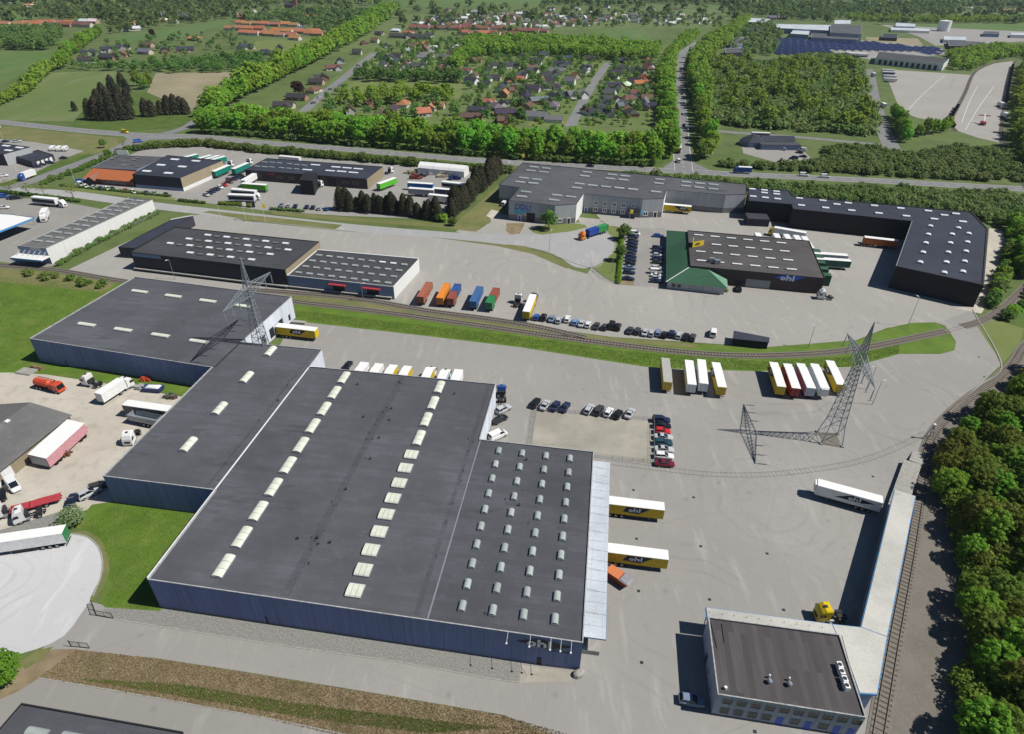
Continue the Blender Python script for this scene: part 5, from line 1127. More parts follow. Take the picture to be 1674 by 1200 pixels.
part_on(ot, 'porch_roof', MB().add([tuple(m1-U*3+Vector((0, 0, -.2))), tuple(m1+Vector((0, 0, 1.9))), tuple(m1+U*3+Vector((0, 0, -.2))), tuple(m0.lerp(oc[1].lerp(oc[2], .22), .75)+Vector((0, 0, .25)))], [(0, 1, 3), (1, 2, 3)]), 'brick_red')
part_on(ot, 'porch_wall', MB().add([tuple(m1-U*2.6+V*.3+Vector((0, 0, -3))), tuple(m1+U*2.6+V*.3+Vector((0, 0, -3))), tuple(m1+U*2.6+V*.3), tuple(m1+V*.3+Vector((0, 0, 1.6))), tuple(m1-U*2.6+V*.3)], [(0, 1, 2, 3, 4)]), 'dark_door')
for t in (.35, .45, .55, .65, .75): window(ot, oc[0]+U*1+V*1, oc[3]-U*.5+V*1, t, t+.06, 1.0, 2.1, .03, 'white_frame', 0)
br, brP = px_building('workshop', 'long dark brown works hall with white strip roof lights', [(400, 276.5), (436, 257.7), (626, 271.5), (599.5, 291.6)], 5.6, 'wall_brown', 'roof_black', 'chassis')
part_on(br, 'end_wall', MB().prism(*wall_rect(brP[3], brP[2], 0, 1, .1, 5.5, .05, .06)), 'wall_tan')
domes(br, dome(1.6, 5.2, .3, 1, 'dome_white'), [(400+x/3.986, 190+y/3.986) for x, y in ((595, 328), (667, 334), (740, 340), (557, 352), (632, 357), (709, 364), (461, 314), (408, 346))], 5.32, heading(brP[0], brP[3])+math.pi/2)
domes(br, dome(1.0, 3.0, .2, 1, 'dome_grey'), [(400+x/3.986, 190+y/3.986) for x, y in ((292, 307), (339, 312), (387, 316), (240, 332), (287, 336), (337, 340), (130, 295), (178, 297), (225, 301), (82, 322), (130, 326), (175, 328))], 5.32, heading(brP[0], brP[3])+math.pi/2)
tw = [g(489, 293, 7.5), g(511, 295, 7.5), g(518, 281, 7.5), g(498, 280, 7.5)]
part_on(br, 'entrance_tower', MB().prism(ccw([(p.x, p.y) for p in tw]), 0, 7.5), 'wall_black')
for t in (.14, .68): door(br, brP[0], brP[3], t, t+.07, 4.2, 'dark_door', .05, .05, 'roller_door')
for t in (.26, .36, .80, .88): window(br, brP[0], brP[3], t, t+.05, 2.2, 3.6, .03, 'wall_plinth', 1)
_lb = (brP[3]-brP[0]).length*.19; part_on(br, 'sign_lettering', (lambda m: [m.add([onw(brP[0], brP[3], _lb+k*1.1, 3.9, .1), onw(brP[0], brP[3], _lb+k*1.1+.85, 3.9, .1), onw(brP[0], brP[3], _lb+k*1.1+.7, 4.8, .1), onw(brP[0], brP[3], _lb+k*1.1+.15, 4.8, .1)], [(0, 1, 2, 3)]) for k in range(4)] and m)(MB()), 'red_trim')
# storage tent
t0, t1 = g(683, 283, 0), g(759, 290, 0); td = (t1-t0).normalized(); tn = Vector((-td.y, td.x, 0)); tl = (t1-t0).length
tp = empty('storage_tent', tuple((t0+t1)/2)); tag(tp, 'long white storage tent in the scrap corner', 'tent')
for k in range(3):
    rings = []
    for s in (k/3+.003, (k+1)/3-.003):
        b0 = t0+td*tl*s; rings.append([tuple(b0+tn*w_+Vector((0, 0, z))) for w_, z in ((0, .02), (0, 3.4), (1.2, 4.6), (4.5, 5.8), (7.8, 4.6), (9, 3.4), (9, .02))])
    part_on(tp, 'tent_bay', MB().loft(rings), 'white_paint')
# caravan dealer at the west edge
cn, cnP = px_building('showroom', 'dark dealer showroom with three bright roof lights at the west edge', [(-60, 225), (50, 239.5), (5.7, 251.6), (-110, 238)], 6.5, 'wall_dark', 'roof_black', 'chassis')
part_on(cn, 'end_wall', MB().prism(*wall_rect(cnP[2], cnP[1], 0, 1, .1, 6.4, .05, .06)), 'wall_grey')
domes(cn, dome(2.4, 4.6, .3, 1, 'dome_white'), [(10, 237.5), (32, 240.5), (14, 245)], 6.22, heading(cnP[3], cnP[2])+math.pi/2)
gg, ggP = px_building('garage', 'black flat garage with white doors beside the showroom', [(26, 255.5), (61, 243.8), (87, 251.6), (51, 263)], 3.6, 'wall_dark', 'roof_black', 'chassis', cat='garage')
for k in range(4): t = .2+k*.19; door(gg, ggP[3], ggP[2], t, t+.12, 2.6, 'white_frame', .05, .05, 'garage_door')
# filling station canopy
fsP = [g(-60, 345, 5.4), g(16, 349, 5.4), g(56, 354.5, 5.4), g(-12, 381, 5.4), g(-80, 376, 5.4)]
fs = empty('filling_station_canopy', (fsP[3].x, fsP[3].y, 0)); tag(fs, 'white filling station canopy with blue edge', 'canopy')
part_on(fs, 'fascia', MB().prism(ccw([(p.x, p.y) for p in fsP]), 4.6, 5.4, cap=False), 'sky_blue_trim'); part_on(fs, 'roof', MB().prism(inset(ccw([(p.x, p.y) for p in fsP]), .2), 4.6, 5.2, bot=True), 'white_roof')
for px in ((57, 367), (29, 378), (-10, 372)): p = g(*px); part_on(fs, 'post', MB().bar((p.x, p.y, 0), (p.x, p.y, 4.7), .12, 0, 8), 'steel')
is0, is1 = g(62, 370), g(2, 395)
tag(put('fuel_island', MB().prism(ccw([tuple(p[:2]) for p in (is0, is0+V*1.4, is1+V*1.4, is1)]), 0, .25).mesh('fuel_island', 'concrete')), 'pale kerbed pump island beside the station canopy', 'pump island')
# dark flat roof at the lower left corner
ll = pp([(35, 1150), (299, 1197), (330, 1330), (-60, 1260)], 6.0)
lr = flat_building('warehouse', 'dark flat roof cut by the lower left corner of the view', 'warehouse', ll, 6.0, 'wall_white', 'roof_felt_low', 'chassis')
domes(lr, dome(1.3, 3.4, .3, 1, 'dome_grey'), [(60, 1198), (117, 1206)], 5.72, heading(ll[0], ll[1])+math.pi/2+.0)
# truck dealer's gabled shed and white lean-to box
r0, r1 = g(48.4, 660, 6.0), g(-20, 709, 6.0); rd = (r1-r0).normalized(); rn = Vector((rd.y, -rd.x, 0))
e0 = g(112, 684, 3.6); wd = abs((e0-r0).dot(rn)); rn = rn if (e0-r0).dot(rn) > 0 else -rn
r1 = r0+rd*30
sh = empty('gabled_shed', tuple((r0+r1)/2-Vector((0, 0, 6)))); tag(sh, 'grey fibre-roofed gabled shed in the sandy truck yard', 'shed')
for s in (1, -1):
    part_on(sh, 'roof', MB().hexa([tuple(r0-rd*.3), tuple(r1), tuple(r1+rn*s*wd+Vector((0, 0, -2.4))), tuple(r0-rd*.3+rn*s*wd+Vector((0, 0, -2.4)))], [tuple(p+Vector((0, 0, .12))) for p in (r0-rd*.3, r1, r1+rn*s*wd+Vector((0, 0, -2.4)), r0-rd*.3+rn*s*wd+Vector((0, 0, -2.4)))]), 'roof_fibre')
sw = [r0+rn*(wd-.5), r0-rn*(wd-.5), r1-rn*(wd-.5), r1+rn*(wd-.5)]; part_on(sh, 'wall', MB().prism(ccw([(p.x, p.y) for p in sw]), 0, 3.5, cap=False), 'wall_tan')
part_on(sh, 'gable', MB().add([tuple(sw[0]-Vector((0, 0, 2.5))), tuple(sw[1]-Vector((0, 0, 2.5))), tuple(r0-Vector((0, 0, .1)))], [(0, 1, 2)]), 'brick_red')
for k in range(4): p = r0.lerp(r1, .25+k*.16)+rn*.3; part_on(sh, 'roof_window', MB().hexa([tuple(p+rd*.5+Vector((0, 0, .06))), tuple(p-rd*.5+Vector((0, 0, .06))), tuple(p-rd*.5+rn*.8+Vector((0, 0, -.12))), tuple(p+rd*.5+rn*.8+Vector((0, 0, -.12)))], [tuple(p+rd*.5+Vector((0, 0, .25))), tuple(p-rd*.5+Vector((0, 0, .25))), tuple(p-rd*.5+rn*.8+Vector((0, 0, .07))), tuple(p+rd*.5+rn*.8+Vector((0, 0, .07)))]), 'white_paint')
for t in (.62, .74): door(sh, sw[0], sw[3], t, t+.09, 3.0, 'white_frame', .05, .05, 'garage_door')
# ---------------------------------------------------------------- vehicles in the main yard
def quad_place(q, h=4.03):      # centre and heading of a box roof seen as far-left, far-right, near-right, near-left
    w = [g(x, y, h) for x, y in q]; f = (w[0]+w[1])/2; n = (w[2]+w[3])/2
    return (f+n)/2, heading(n, f)
GT = 'trailers standing in the main yard'
YEL = (.62, .43, .01)
for q, st, col, lab, flip in [
    ([(1081, 583), (1094, 582.6), (1099.6, 627), (1085, 627)], 'greyroof', YEL, 'yellow semi-trailer with dull beige roof, alone at the west end of the rail side', 0),
    ([(1118.8, 587.8), (1133.8, 587.8), (1139, 628.6), (1123.8, 630)], 'plain', 'white', 'all-white semi-trailer next to the beige-roofed yellow one', 0),
    ([(1139.5, 586.5), (1153.5, 586.5), (1158.7, 627), (1143, 628.6)], 'plain', (.66, .70, .74), 'white semi-trailer squeezed between a white and a yellow one', 0),
    ([(1163.5, 591.8), (1177, 591.8), (1188.4, 632.5), (1173, 633.8)], 'ohl', YEL, 'white-roofed yellow semi-trailer at the east end of the group of four', 0),
    ([(1257.4, 591.4), (1272, 592.4), (1285.4, 632), (1270, 632)], 'ohl', YEL, 'yellow semi-trailer at the west end of the row of five', 0),
    ([(1280, 594), (1294.4, 594.6), (1309.6, 635), (1294, 634.6)], 'plain', (.32, .015, .02), 'dark red semi-trailer with white roof in the row of five', 0),
    ([(1300.6, 594), (1317, 594), (1333.6, 634.4), (1319, 634)], 'plain', (.50, .56, .64), 'pale blue-grey semi-trailer in the middle of the row of five', 0),
    ([(1323.6, 594.4), (1339.4, 595), (1356, 635), (1341, 634)], 'reefer', 'white', 'white refrigerated trailer with dark unit, fourth in the row of five', 1),
    ([(1349.6, 589), (1364, 589.4), (1381.6, 629), (1368.6, 629)], 'ohl', YEL, 'yellow semi-trailer closest to the pylon, at the east end of the five', 0)]:
    c, a = quad_place(q); trailer(st, col, lab, c, a+(math.pi if flip else 0), GT)
c, a = quad_place([(1439, 811), (1440, 822), (1340, 794.6), (1341, 784.6)])
trailer('ohlr', 'white', 'white ohl semi-trailer standing alone beside the long canopy', c, a+math.pi)
for (x, y), lab in (((1086.2, 828.5), 'yellow ohl semi-trailer at the canopy dock, the one further from the office'), ((1092.6, 908), 'yellow ohl semi-trailer at the canopy dock above the orange skip')):
    e = g(x, y, 4.03); trailer('ohlm', YEL, lab, e-U*6.8+V*0, -TH+(math.pi if False else 0), 'trailers docked at the big hall')
c, a = quad_place([(516.7, 534), (517.4, 540.5), (458, 534), (456, 527)]); en = g(517, 537.3, 4.03)
trailer('ohlm', YEL, 'yellow ohl semi-trailer docked at the white wall by the small pylon', en-(g(517, 537)-g(457, 530.5)).normalized()*6.8, a+math.pi if abs(a) > 1.6 else a, 'trailers docked at the big hall')
fronts = [((596, 591), 'plain', 'white', 'white'), ((620, 593.2), 'plain', 'white', 'white'), ((643.5, 595.3), 'plain', YEL, 'yellow'), ((667, 597.3), 'plain', YEL, 'yellow')]
for i, ((x, y), st, col, cn_) in enumerate(fronts):
    p = g(x, y, 4.03); trailer(st, col, f'{cn_} semi-trailer backed to the north wall of the big hall, {nth(i+1)} from the west', p-V*6.8, math.pi/2-TH, 'trailers backed to the north wall')
for (x, y), (cx, cy), col, cc, lab in (((703, 601), (706, 596), YEL, 'white', 'yellow'), ((727, 606), (729, 600), (.45, .62, .72), 'white', 'pale blue')):
    p = g(x, y, 4.03); trailer('plain', col, f'{lab} sided semi-trailer coupled to a white cab behind the big hall', p-V*6.8, math.pi/2-TH, 'trailers backed to the north wall')
    tractor(cc, f'white tractor unit coupled to the {lab} trailer behind the big hall', p-V*.9+V*.6, math.pi/2-TH)
p = g(750, 604.5, 4.03); trailer('plain', 'white', 'white semi-trailer at the east end of the north wall row', p-V*6.8, math.pi/2-TH, 'trailers backed to the north wall')
tp_ = g(1357, 1001, 2.0); tractor('yellow', 'yellow tractor unit parked in the shade of the long canopy', tp_+U*.3, math.pi-TH+.1)
def row_cars(lst, dirpx, zc, fmt, group, off=0, parts=True):
    for i, (x, y, k, cl) in enumerate(lst):
        p = g(x, y, .75); d = heading(g(x, y), g(x+dirpx[0], y+dirpx[1])); car(k, cl, fmt.format(color=cl, n=nth(i+1), kind={'suv': 'SUV', 'van': 'van'}.get(k, k)), p, d, group, parts)
row_cars([(875.4, 659, 'estate', 'black'), (891, 662.5, 'sedan', 'silver'), (907.7, 663.9, 'sedan', 'navy'), (924, 665.7, 'sedan', 'navy'), (963, 669, 'estate', 'silver'), (979, 671, 'suv', 'dark grey'), (995, 674, 'hatch', 'white'), (1010, 677.5, 'hatch', 'black'), (1029.7, 676, 'sedan', 'silver')],
         (12, -19), 0, '{color} {kind} above the fenced slab square, {n} from the west', 'cars parked along the fenced square')
row_cars([(1081, 686.7, 'suv', 'navy'), (1082, 696, 'sedan', 'black'), (1082.8, 705, 'hatch', 'red'), (1085, 714.9, 'sedan', 'silver'), (1084, 724, 'estate', 'teal'), (1086, 735, 'sedan', 'silver'), (1085.6, 745.5, 'estate', 'white'), (1086.7, 758, 'sedan', 'dark red')],
         (24, 1.8), 0, '{color} {kind} east of the fenced slab square, {n} from the north', 'cars parked along the fenced square')
car('suv', 'silver', 'silver SUV beside the white east wall of the big hall', g(823, 669, .8), heading(g(812, 676), g(836, 663)))
car('sedan', 'black', 'black sedan angled beside the white east wall of the big hall', g(817, 686, .7), heading(g(807, 692), g(828, 681)))
car('van', 'white', 'white van at the inner corner of the big hall', g(814, 711, 1), heading(g(802, 717), g(827, 705)))
tractor('blue', 'blue tractor unit at the north-east corner of the big hall', g(820, 645, 1.5), math.pi/2-TH+.2)
car('sedan', 'black', 'black car beside the white trailers behind the big hall', g(568.6, 596.4, .7), heading(g(564, 603), g(572, 590)))
car('hatch', 'steel blue', 'pale blue hatchback in the shade of the office', g(1131, 1145.5, .7), heading(g(1115, 1143), g(1150, 1149)))
# orange skip under the canopy edge
sk = g(1013, 951, 0); sa = heading(g(1000, 938), g(1030, 958)); se = empty('waste_skip', (sk.x, sk.y, 0), sa); tag(se, 'rusty orange waste skip beside the dock canopy', 'skip')
put('skip_body', MB().hexa([(-2.2, -1, .15), (1.6, -1, .15), (1.6, 1, .15), (-2.2, 1, .15)], [(-3.0, -1.2, 1.7), (2.4, -1.2, 1.7), (2.4, 1.2, 1.7), (-3.0, 1.2, 1.7)]).mesh('skip_body', 'box_paint'), se, color=(.30, .06, .03))
put('cover', MB().box(-2.9, .1, -1.15, 1.15, 1.7, 1.85).mesh('cover', 'box_paint'), se, color=(.62, .20, .08)); put('tarpaulin', MB().hexa([(.2, -1.15, 1.7), (2.4, -1.15, 1.7), (2.4, 1.15, 1.7), (.2, 1.15, 1.7)], [(.4, -.9, 1.9), (2.2, -.9, 1.85), (2.2, .9, 1.95), (.4, .9, 1.9)]).mesh('tarpaulin', 'grey_door'), se)
for sy in (-1, 1): put('lifting_arm', MB().bar((-.4, sy*1.25, .5), (.9, sy*1.25, 1.6), .07).mesh('lifting_arm', 'rail_steel'), se)
# drain covers
for i, (x, y, w_) in enumerate([(1035.7, 802, 'beside the concrete ramp'), (1040.7, 881.7, 'between the two docked yellow trailers'), (1134, 814, 'east of the upper docked trailer'), (1145.6, 894, 'east of the lower docked trailer'), (1044, 967, 'beside the orange skip'), (1160, 981, 'north of the office canopy corner'), (1049, 1084, 'between big hall and office'), (1254, 906, 'in the open middle of the yard'), (1281, 998, 'by the yellow tractor'), (1234, 1197, 'south of the office'), (1427, 780, 'near the white trailer nose'), (1600, 583, 'by the level crossing road'), (1609, 617, 'at the east kerb')]):
    p = g(x, y); tag(put('drain_cover', MB().box(-.28, .28, -.28, .28, .02, .05).mesh('drain_cover', 'dark_door') if i == 0 else bpy.data.meshes['drain_cover'], None, (p.x, p.y, .0), -TH), f'small black drain cover {w_}', 'drain', 'yard drain covers')
# ---------------------------------------------------------------- fences and gates
def fence(label, pxs, h=2.0, post=2.5, mat='steel', mesh_wires=4, name='wire_fence', z0=0):
    P = [g(*p) for p in pxs]; o = P[0]; e = empty(name, (o.x, o.y, 0)); tag(e, label, 'fence'); org = (o.x, o.y, 0)
    pm = MB().bar((0, 0, 0), (0, 0, h), .05).mesh('post', mat)
    for a, b in zip(P[:-1], P[1:]):
        n = max(1, int((b-a).length/post))
        for k in range(n+1): q = a.lerp(b, k/n); put('post', pm, e, (q.x-o.x, q.y-o.y, 0))
        mb = MB()
        for k in range(mesh_wires):
            z = h*(k+1)/(mesh_wires+.3); mb.bar((a.x, a.y, z), (b.x, b.y, z), .022)
        m = int((b-a).length/.5)
        for k in range(m): q = a.lerp(b, k/m); mb.bar((q.x, q.y, .1), (q.x, q.y, h*.95), .012, 0, 3)
        put('wire_mesh', mb.mesh('wire_mesh', mat, org=org), e)
fence('steel mesh fence on the west edge of the slab square', [(877, 672), (869, 727)])
fence('steel mesh fence on the east edge of the slab square', [(1068.5, 689), (1068.5, 759)])
fence('low mesh fence south of the slab square', [(1068.5, 759), (1000, 752), (972, 748)], 1.5)
fence('mesh fence on the north edge of the slab square', [(877, 672), (1068.5, 689)], 1.3)
fence('fence with pale posts between hedge and railway hall', [(256, 352), (190, 383), (100, 430)], 1.8, 4.0, 'white_frame', 2)
fence('mesh fence around the grassy island by the car park', [(965, 436), (985, 455), (1008, 464)], 1.8)
fence('wire fence north of the railway beside the yard', [(480, 486), (700, 517), (858, 531)], 1.2, 6, 'steel', 1)
def gate(label, a, b, h=1.6):
    a, b = g(*a), g(*b); d = (b-a); e = empty('yard_gate', tuple(a), math.atan2(d.y, d.x)); tag(e, label, 'gate'); l = d.length
    put('frame', MB().bar((0, 0, .15), (l, 0, .15), .05).bar((0, 0, h), (l, 0, h), .05).bar((0, 0, 0), (0, 0, h+.3), .08).bar((l, 0, .15), (l, 0, h), .05).bar((l/2, 0, .15), (l/2, 0, h), .04).mesh('frame', 'chassis'), e)
    n = int(l/.22)
    bm_ = MB().bar((0, 0, .15), (0, 0, h), .018, 0, 4).mesh('bar', 'chassis')
    for k in range(1, n): put('bar', bm_, e, (l*k/n, 0, 0))
gate('open grey gate leaf at the west end of the service lane', (158, 1007), (186, 1012)); gate('open grey gate leaf beside the brown verge', (117, 1058), (147, 1061)); gate('short gate leaf folded back at the lawn corner', (158, 1007), (152, 990))
# small steel buffer frame by the platform
bp = g(1517, 718); be = empty('lamp_mast', (bp.x, bp.y, 0)); tag(be, 'small triangular steel lattice mast by the platform ramp', 'mast')
for dx, dy in ((-1.4, 0), (.8, .8), (.8, -.8)): put('leg', MB().bar((dx, dy, 0), (0, 0, 4.6), .08).mesh('leg', 'steel'), be)
for z in (1.2, 2.4, 3.5):
    k = 1-z/4.6; put('brace', MB().bar((-1.4*k, 0, z), (.8*k, .8*k, z), .04).bar((.8*k, .8*k, z), (.8*k, -.8*k, z), .04).bar((.8*k, -.8*k, z), (-1.4*k, 0, z), .04).mesh('brace', 'steel'), be)
put('lamp', MB().box(-.3, .3, -.3, .3, 4.5, 4.9).mesh('lamp', 'white_paint'), be)
# ---------------------------------------------------------------- lattice pylons
def pylon(x, y, rz, label, H_=35.5, base=2.6):
    e = empty('lattice_pylon', (x, y, 0), rz); tag(e, label, 'pylon', 'lattice pylons')
    wst, zw, za = .75, 22.5, 25.6
    def half(z):
        if z < 6: return base+(1.75-base)*z/6
        if z < zw: return 1.75+(wst-1.75)*(z-6)/(zw-6)
        if z < 27: return wst
        return wst*max(0, 1-(z-27)/(H_-27))
    crn = [(1, 1), (-1, 1), (-1, -1), (1, -1)]
    lv_ = [0, 6]; z = 6
    while z < zw: z += max(1.2, half(z)*1.45); lv_.append(min(z, zw))
    lv_ += [24.2, 27]; z = 27
    while z < H_-.5: z += 1.5; lv_.append(min(z, H_))
    for sx, sy in crn:
        mb = MB()
        for a, b in zip(lv_[:-1], lv_[1:]): mb.bar((sx*half(a), sy*half(a), a), (sx*half(b), sy*half(b), b), .11)
        put('leg', mb.mesh('leg', 'steel'), e)
    for f in range(4):
        mb = MB(); (ax, ay), (bx, by) = crn[f], crn[(f+1) % 4]
        for i, (a, b) in enumerate(zip(lv_[:-1], lv_[1:])):
            ha, hb = half(a), half(b); mb.bar((ax*ha, ay*ha, a), (bx*hb, by*hb, b), .055); mb.bar((bx*ha, by*ha, a), (ax*hb, ay*hb, b), .055)
            mb.bar((ax*hb, ay*hb, b), (bx*hb, by*hb, b), .055)
        put('bracing', mb.mesh('bracing', 'steel'), e)
    for s in (-1, 1):   # cross arm: pyramid truss along local y
        mb = MB(); tip = (0, s*12.7, za-.3); up = [(wst, s*wst, 27), (-wst, s*wst, 27)]; lo = [(wst, s*wst, 24.0), (-wst, s*wst, 24.0)]
        for q in up+lo: mb.bar(q, tip, .10)
        pr = None
        for k in range(1, 8):
            t = k/8; q = [tuple(Vector(c).lerp(Vector(tip), t)) for c in up+lo]
            mb.bar(q[0], q[1], .05); mb.bar(q[2], q[3], .05); mb.bar(q[0], q[2], .05); mb.bar(q[1], q[3], .05)
            if pr: mb.bar(pr[0], q[2], .05); mb.bar(pr[1], q[3], .05); mb.bar(pr[0], q[1], .05); mb.bar(pr[2], q[3], .05)
            pr = q
        arm = put('cross_arm', mb.mesh('cross_arm', 'steel'), e)
        for yy in (5.2, 9.0, 12.5):
            z0 = 24.6+.5*(yy/12.5); ins = MB().bar((0, s*yy, z0), (0, s*yy, z0-3.4), .05)
            for k in range(9): ins.bar((0, s*yy, z0-.7-k*.28), (0, s*yy, z0-.8-k*.28), .17, 0, 8)
            ins.bar((-.5, s*yy, z0-3.4), (.5, s*yy, z0-3.4), .06); put('insulator', ins.mesh('insulator', 'steel'), arm)
    for sx, sy in crn: put('footing', MB().box(sx*base-.35, sx*base+.35, sy*base-.35, sy*base+.35, 0, .35).mesh('footing', 'concrete'), e)
    return e
pylon(83.84, 127.4, -.185, 'tall steel lattice pylon standing in the open yard')
pylon(-74.8, 158.2, -.17, 'tall steel lattice pylon rising behind the notch of the grey halls')
# ---------------------------------------------------------------- upper yard
def cont_row(far, near, L2, items, tagw):
    a, b = g(*far, 3.9), g(*near, 3.9); d = (a-b).normalized(); rz = heading(b, a); c = b+d*6.1
    CHAS.place('chassis_trailer', f'skeletal chassis trailer under the {tagw}', 'trailer', (c.x, c.y, .05), rz, 'container chassis in the upper yard')
    for n, off, col, lab in items: q = b+d*off; container(n, col, lab, q, rz)
RB, BL, OR, GN = (.28, .075, .05), (.03, .085, .26), (.72, .24, .03), (.03, .20, .07)
cont_row((699.8, 462.7), (686.5, 484), 12, [(40, 6.1, (.36, .12, .07), 'faded brick-red container, westernmost of the container row')], 'faded brick-red container')
cont_row((731, 461), (718.6, 486), 12, [(40, 6.1, OR, 'bright orange container in the row beside the railway')], 'orange container')
cont_row((747.5, 464), (735.5, 487), 12, [(20, 3.05, RB, 'short brick-red container in front of a short blue one'), (20, 9.2, BL, 'short blue container behind a brick-red one')], 'paired brick-red and blue containers')
cont_row((784, 468), (772.5, 491.6), 12, [(40, 6.1, (.05, .13, .30), 'long blue container standing apart in the row')], 'long blue container')
cont_row((809, 474), (798.5, 494), 12, [(20, 3.05, GN, 'short green container in front of a brick-red one'), (20, 9.2, RB, 'short brick-red container behind the green one')], 'paired green and brick-red containers')
c, a = quad_place([(868, 478.5), (876, 479), (866, 510), (853, 510)]); trailer('plain', YEL, 'yellow semi-trailer with white roof at the end of the container row', c, a)
fr = g(872, 479, 4.0); tractor('navy', 'blue cab coupled to the yellow trailer in the upper yard', fr-Vector((math.cos(a), math.sin(a), 0))*.3, a)
tractor('white', 'white tractor unit beside the yellow trailer in the upper yard', g(846, 493, 1.0), heading(g(843, 500), g(849, 484)))
lst = [(292, 635, 'hatch', 'blue'), (337, 637, 'suv', 'black'), (388, 645, 'sedan', 'steel blue'), (430, 655, 'hatch', 'silver'), (485, 647, 'estate', 'white'), (532, 667, 'hatch', 'light blue'), (573, 675, 'sedan', 'silver'), (613, 682, 'hatch', 'white'), (667, 690, 'sedan', 'dark grey'), (717, 697, 'hatch', 'dark grey'), (762, 688, 'van', 'black'), (800, 697, 'suv', 'black'), (875, 718, 'sedan', 'dark grey'), (922, 722, 'estate', 'dark grey'), (968, 730, 'sedan', 'silver'), (1008, 737, 'hatch', 'silver'), (1050, 733, 'estate', 'steel blue'), (1088, 745, 'hatch', 'black'), (1133, 740, 'suv', 'navy'), (1178, 748, 'estate', 'silver'), (1222, 757, 'sedan', 'black'), (1265, 762, 'estate', 'dark grey')]
row_cars([(800+x/3.805, 350+y/3.805, k, c_) for x, y, k, c_ in lst], (5, -14), 0, '{color} {kind} in the long row above the railway, {n} from the west', 'cars parked along the railway')
car('van', 'white', 'small white van on the grass past the end of the railway car row', g(1166, 543, .8), heading(g(1165, 550), g(1167, 536)))
sp = pp([(1200, 540), (1257.6, 551), (1257, 558.5), (1198.6, 552.5)], 2.8); s_e = empty('storage_shed', (sp[0].x, sp[0].y, 0)); tag(s_e, 'low black felt-roofed shed on the railway bank', 'shed')
pl_ = ccw([(p.x, p.y) for p in sp]); part_on(s_e, 'wall', MB().prism(inset(pl_, .1), 0, 2.6, cap=False), 'wall_black'); part_on(s_e, 'roof', MB().prism(inset(pl_, -.1), 2.6, 2.8, bot=True), 'roof_black')
# staff car park columns
cl = ['white', 'navy', 'dark grey', 'navy', 'black', 'navy', 'dark grey', 'navy', 'navy', 'black', 'steel blue', 'navy', 'navy']
ks = ['van', 'suv', 'estate', 'sedan', 'estate', 'sedan', 'hatch', 'estate', 'sedan', 'hatch', 'sedan', 'estate', 'sedan']
ys = [(1037, 381), (1035, 386), (1035, 392), (1034, 397), (1033.5, 402.5), (1032.5, 408), (1032, 413), (1031.5, 418.5), (1031, 424), (1030.5, 429.5), (1030, 436), (1028.5, 444), (1027, 454)]
row_cars([(x, y, k, c_) for (x, y), k, c_ in zip(ys, ks, cl)], (20, 1.5), 0, '{color} {kind} in the west column of the staff car park, {n} from the top', 'cars in the staff car park')
lst = [(1076, 384, 'sedan', 'blue'), (1075, 404, 'estate', 'navy'), (1075, 410, 'sedan', 'navy'), (1075, 416, 'hatch', 'silver'), (1075, 421.5, 'sedan', 'navy'), (1074.5, 427, 'hatch', 'dark grey'), (1074, 437, 'estate', 'silver'), (1073.5, 443.5, 'van', 'white'), (1074, 449, 'sedan', 'white'), (1073.5, 453.5, 'hatch', 'silver'), (1073, 458, 'sedan', 'navy')]
row_cars(lst, (20, 1.5), 0, '{color} {kind} beside the green roof in the staff car park, {n} from the top', 'cars in the staff car park')
car('suv', 'black', 'black car beside the roller door of the brown hall', g(1207, 471, .7), math.pi/2-TH)
# yards round brown and black halls
c, a = quad_place([(1383, 414.5), (1387, 418), (1345, 414.5), (1345, 410.5)]); trailer('plain', 'white', 'white semi-trailer at the green dock shelters', g(1386, 416, 4.0)-U*6.8, -TH+.0)
trailer('plain', (.012, .10, .075), 'dark green semi-trailer with white roof at the green dock shelters', g(1391, 425, 4.0)-U*6.8, -TH)
for i, x in enumerate((1238, 1268, 1285, 1301, 1314)):
    p = g(x, (379.5, 380.5, 381.8, 383.4, 385.2)[i], 4.03); trailer('plain', 'white', f'white trailer nose peeping over the brown hall roof, {nth(i+1)} from the west', p-V*6.8, math.pi/2-TH, 'trailers behind the brown hall', False)
p0, p1 = g(1268, 370.5, 4.0), g(1316, 379, 4.0); a = heading(p1, p0); trailer('plain', 'white', 'white semi-trailer with yellow cab behind the brown hall', (p0+p1)/2, a, None); tractor('yellow', 'yellow cab pulling a white trailer behind the brown hall', p0-Vector((math.cos(a), math.sin(a), 0))*.3, a)
p0, p1 = g(1421, 387, 4.0), g(1461, 391.5, 4.0); trailer('plain', (.46, .12, .03), 'orange-brown semi-trailer in the corner of the black hall', (p0+p1)/2, heading(p0, p1))
p0, p1 = g(1412, 396.5, 1.2), g(1442, 400, 1.2); CHAS.place('chassis_trailer', 'empty low chassis beside the orange-brown trailer', 'trailer', ((p0.x+p1.x)/2, (p0.y+p1.y)/2, .05), heading(p0, p1))
tractor('white', 'white and red tractor unit at the corner of the brown hall', g(1349, 483, 1.2), -TH+math.pi)
p0, p1 = g(1087, 332.5, 4.0), g(1128, 336, 4.0); trailer('ohl', YEL, 'yellow ohl semi-trailer docked at the grey hall', (p0+p1)/2, heading(p0, p1))
p0, p1 = g(960, 376, 3.6), g(985, 368, 3.6); a = heading(p1, p0); d = Vector((math.cos(a), math.sin(a), 0)); tc = (p0+p1)/2
tractor('orange', 'orange cab with blue and green containers in the turning circle', tc+d*6.5, a); CHAS.place('chassis_trailer', 'chassis trailer under blue and green containers in the turning circle', 'trailer', (tc.x-d.x*1.5, tc.y-d.y*1.5, .05), a)
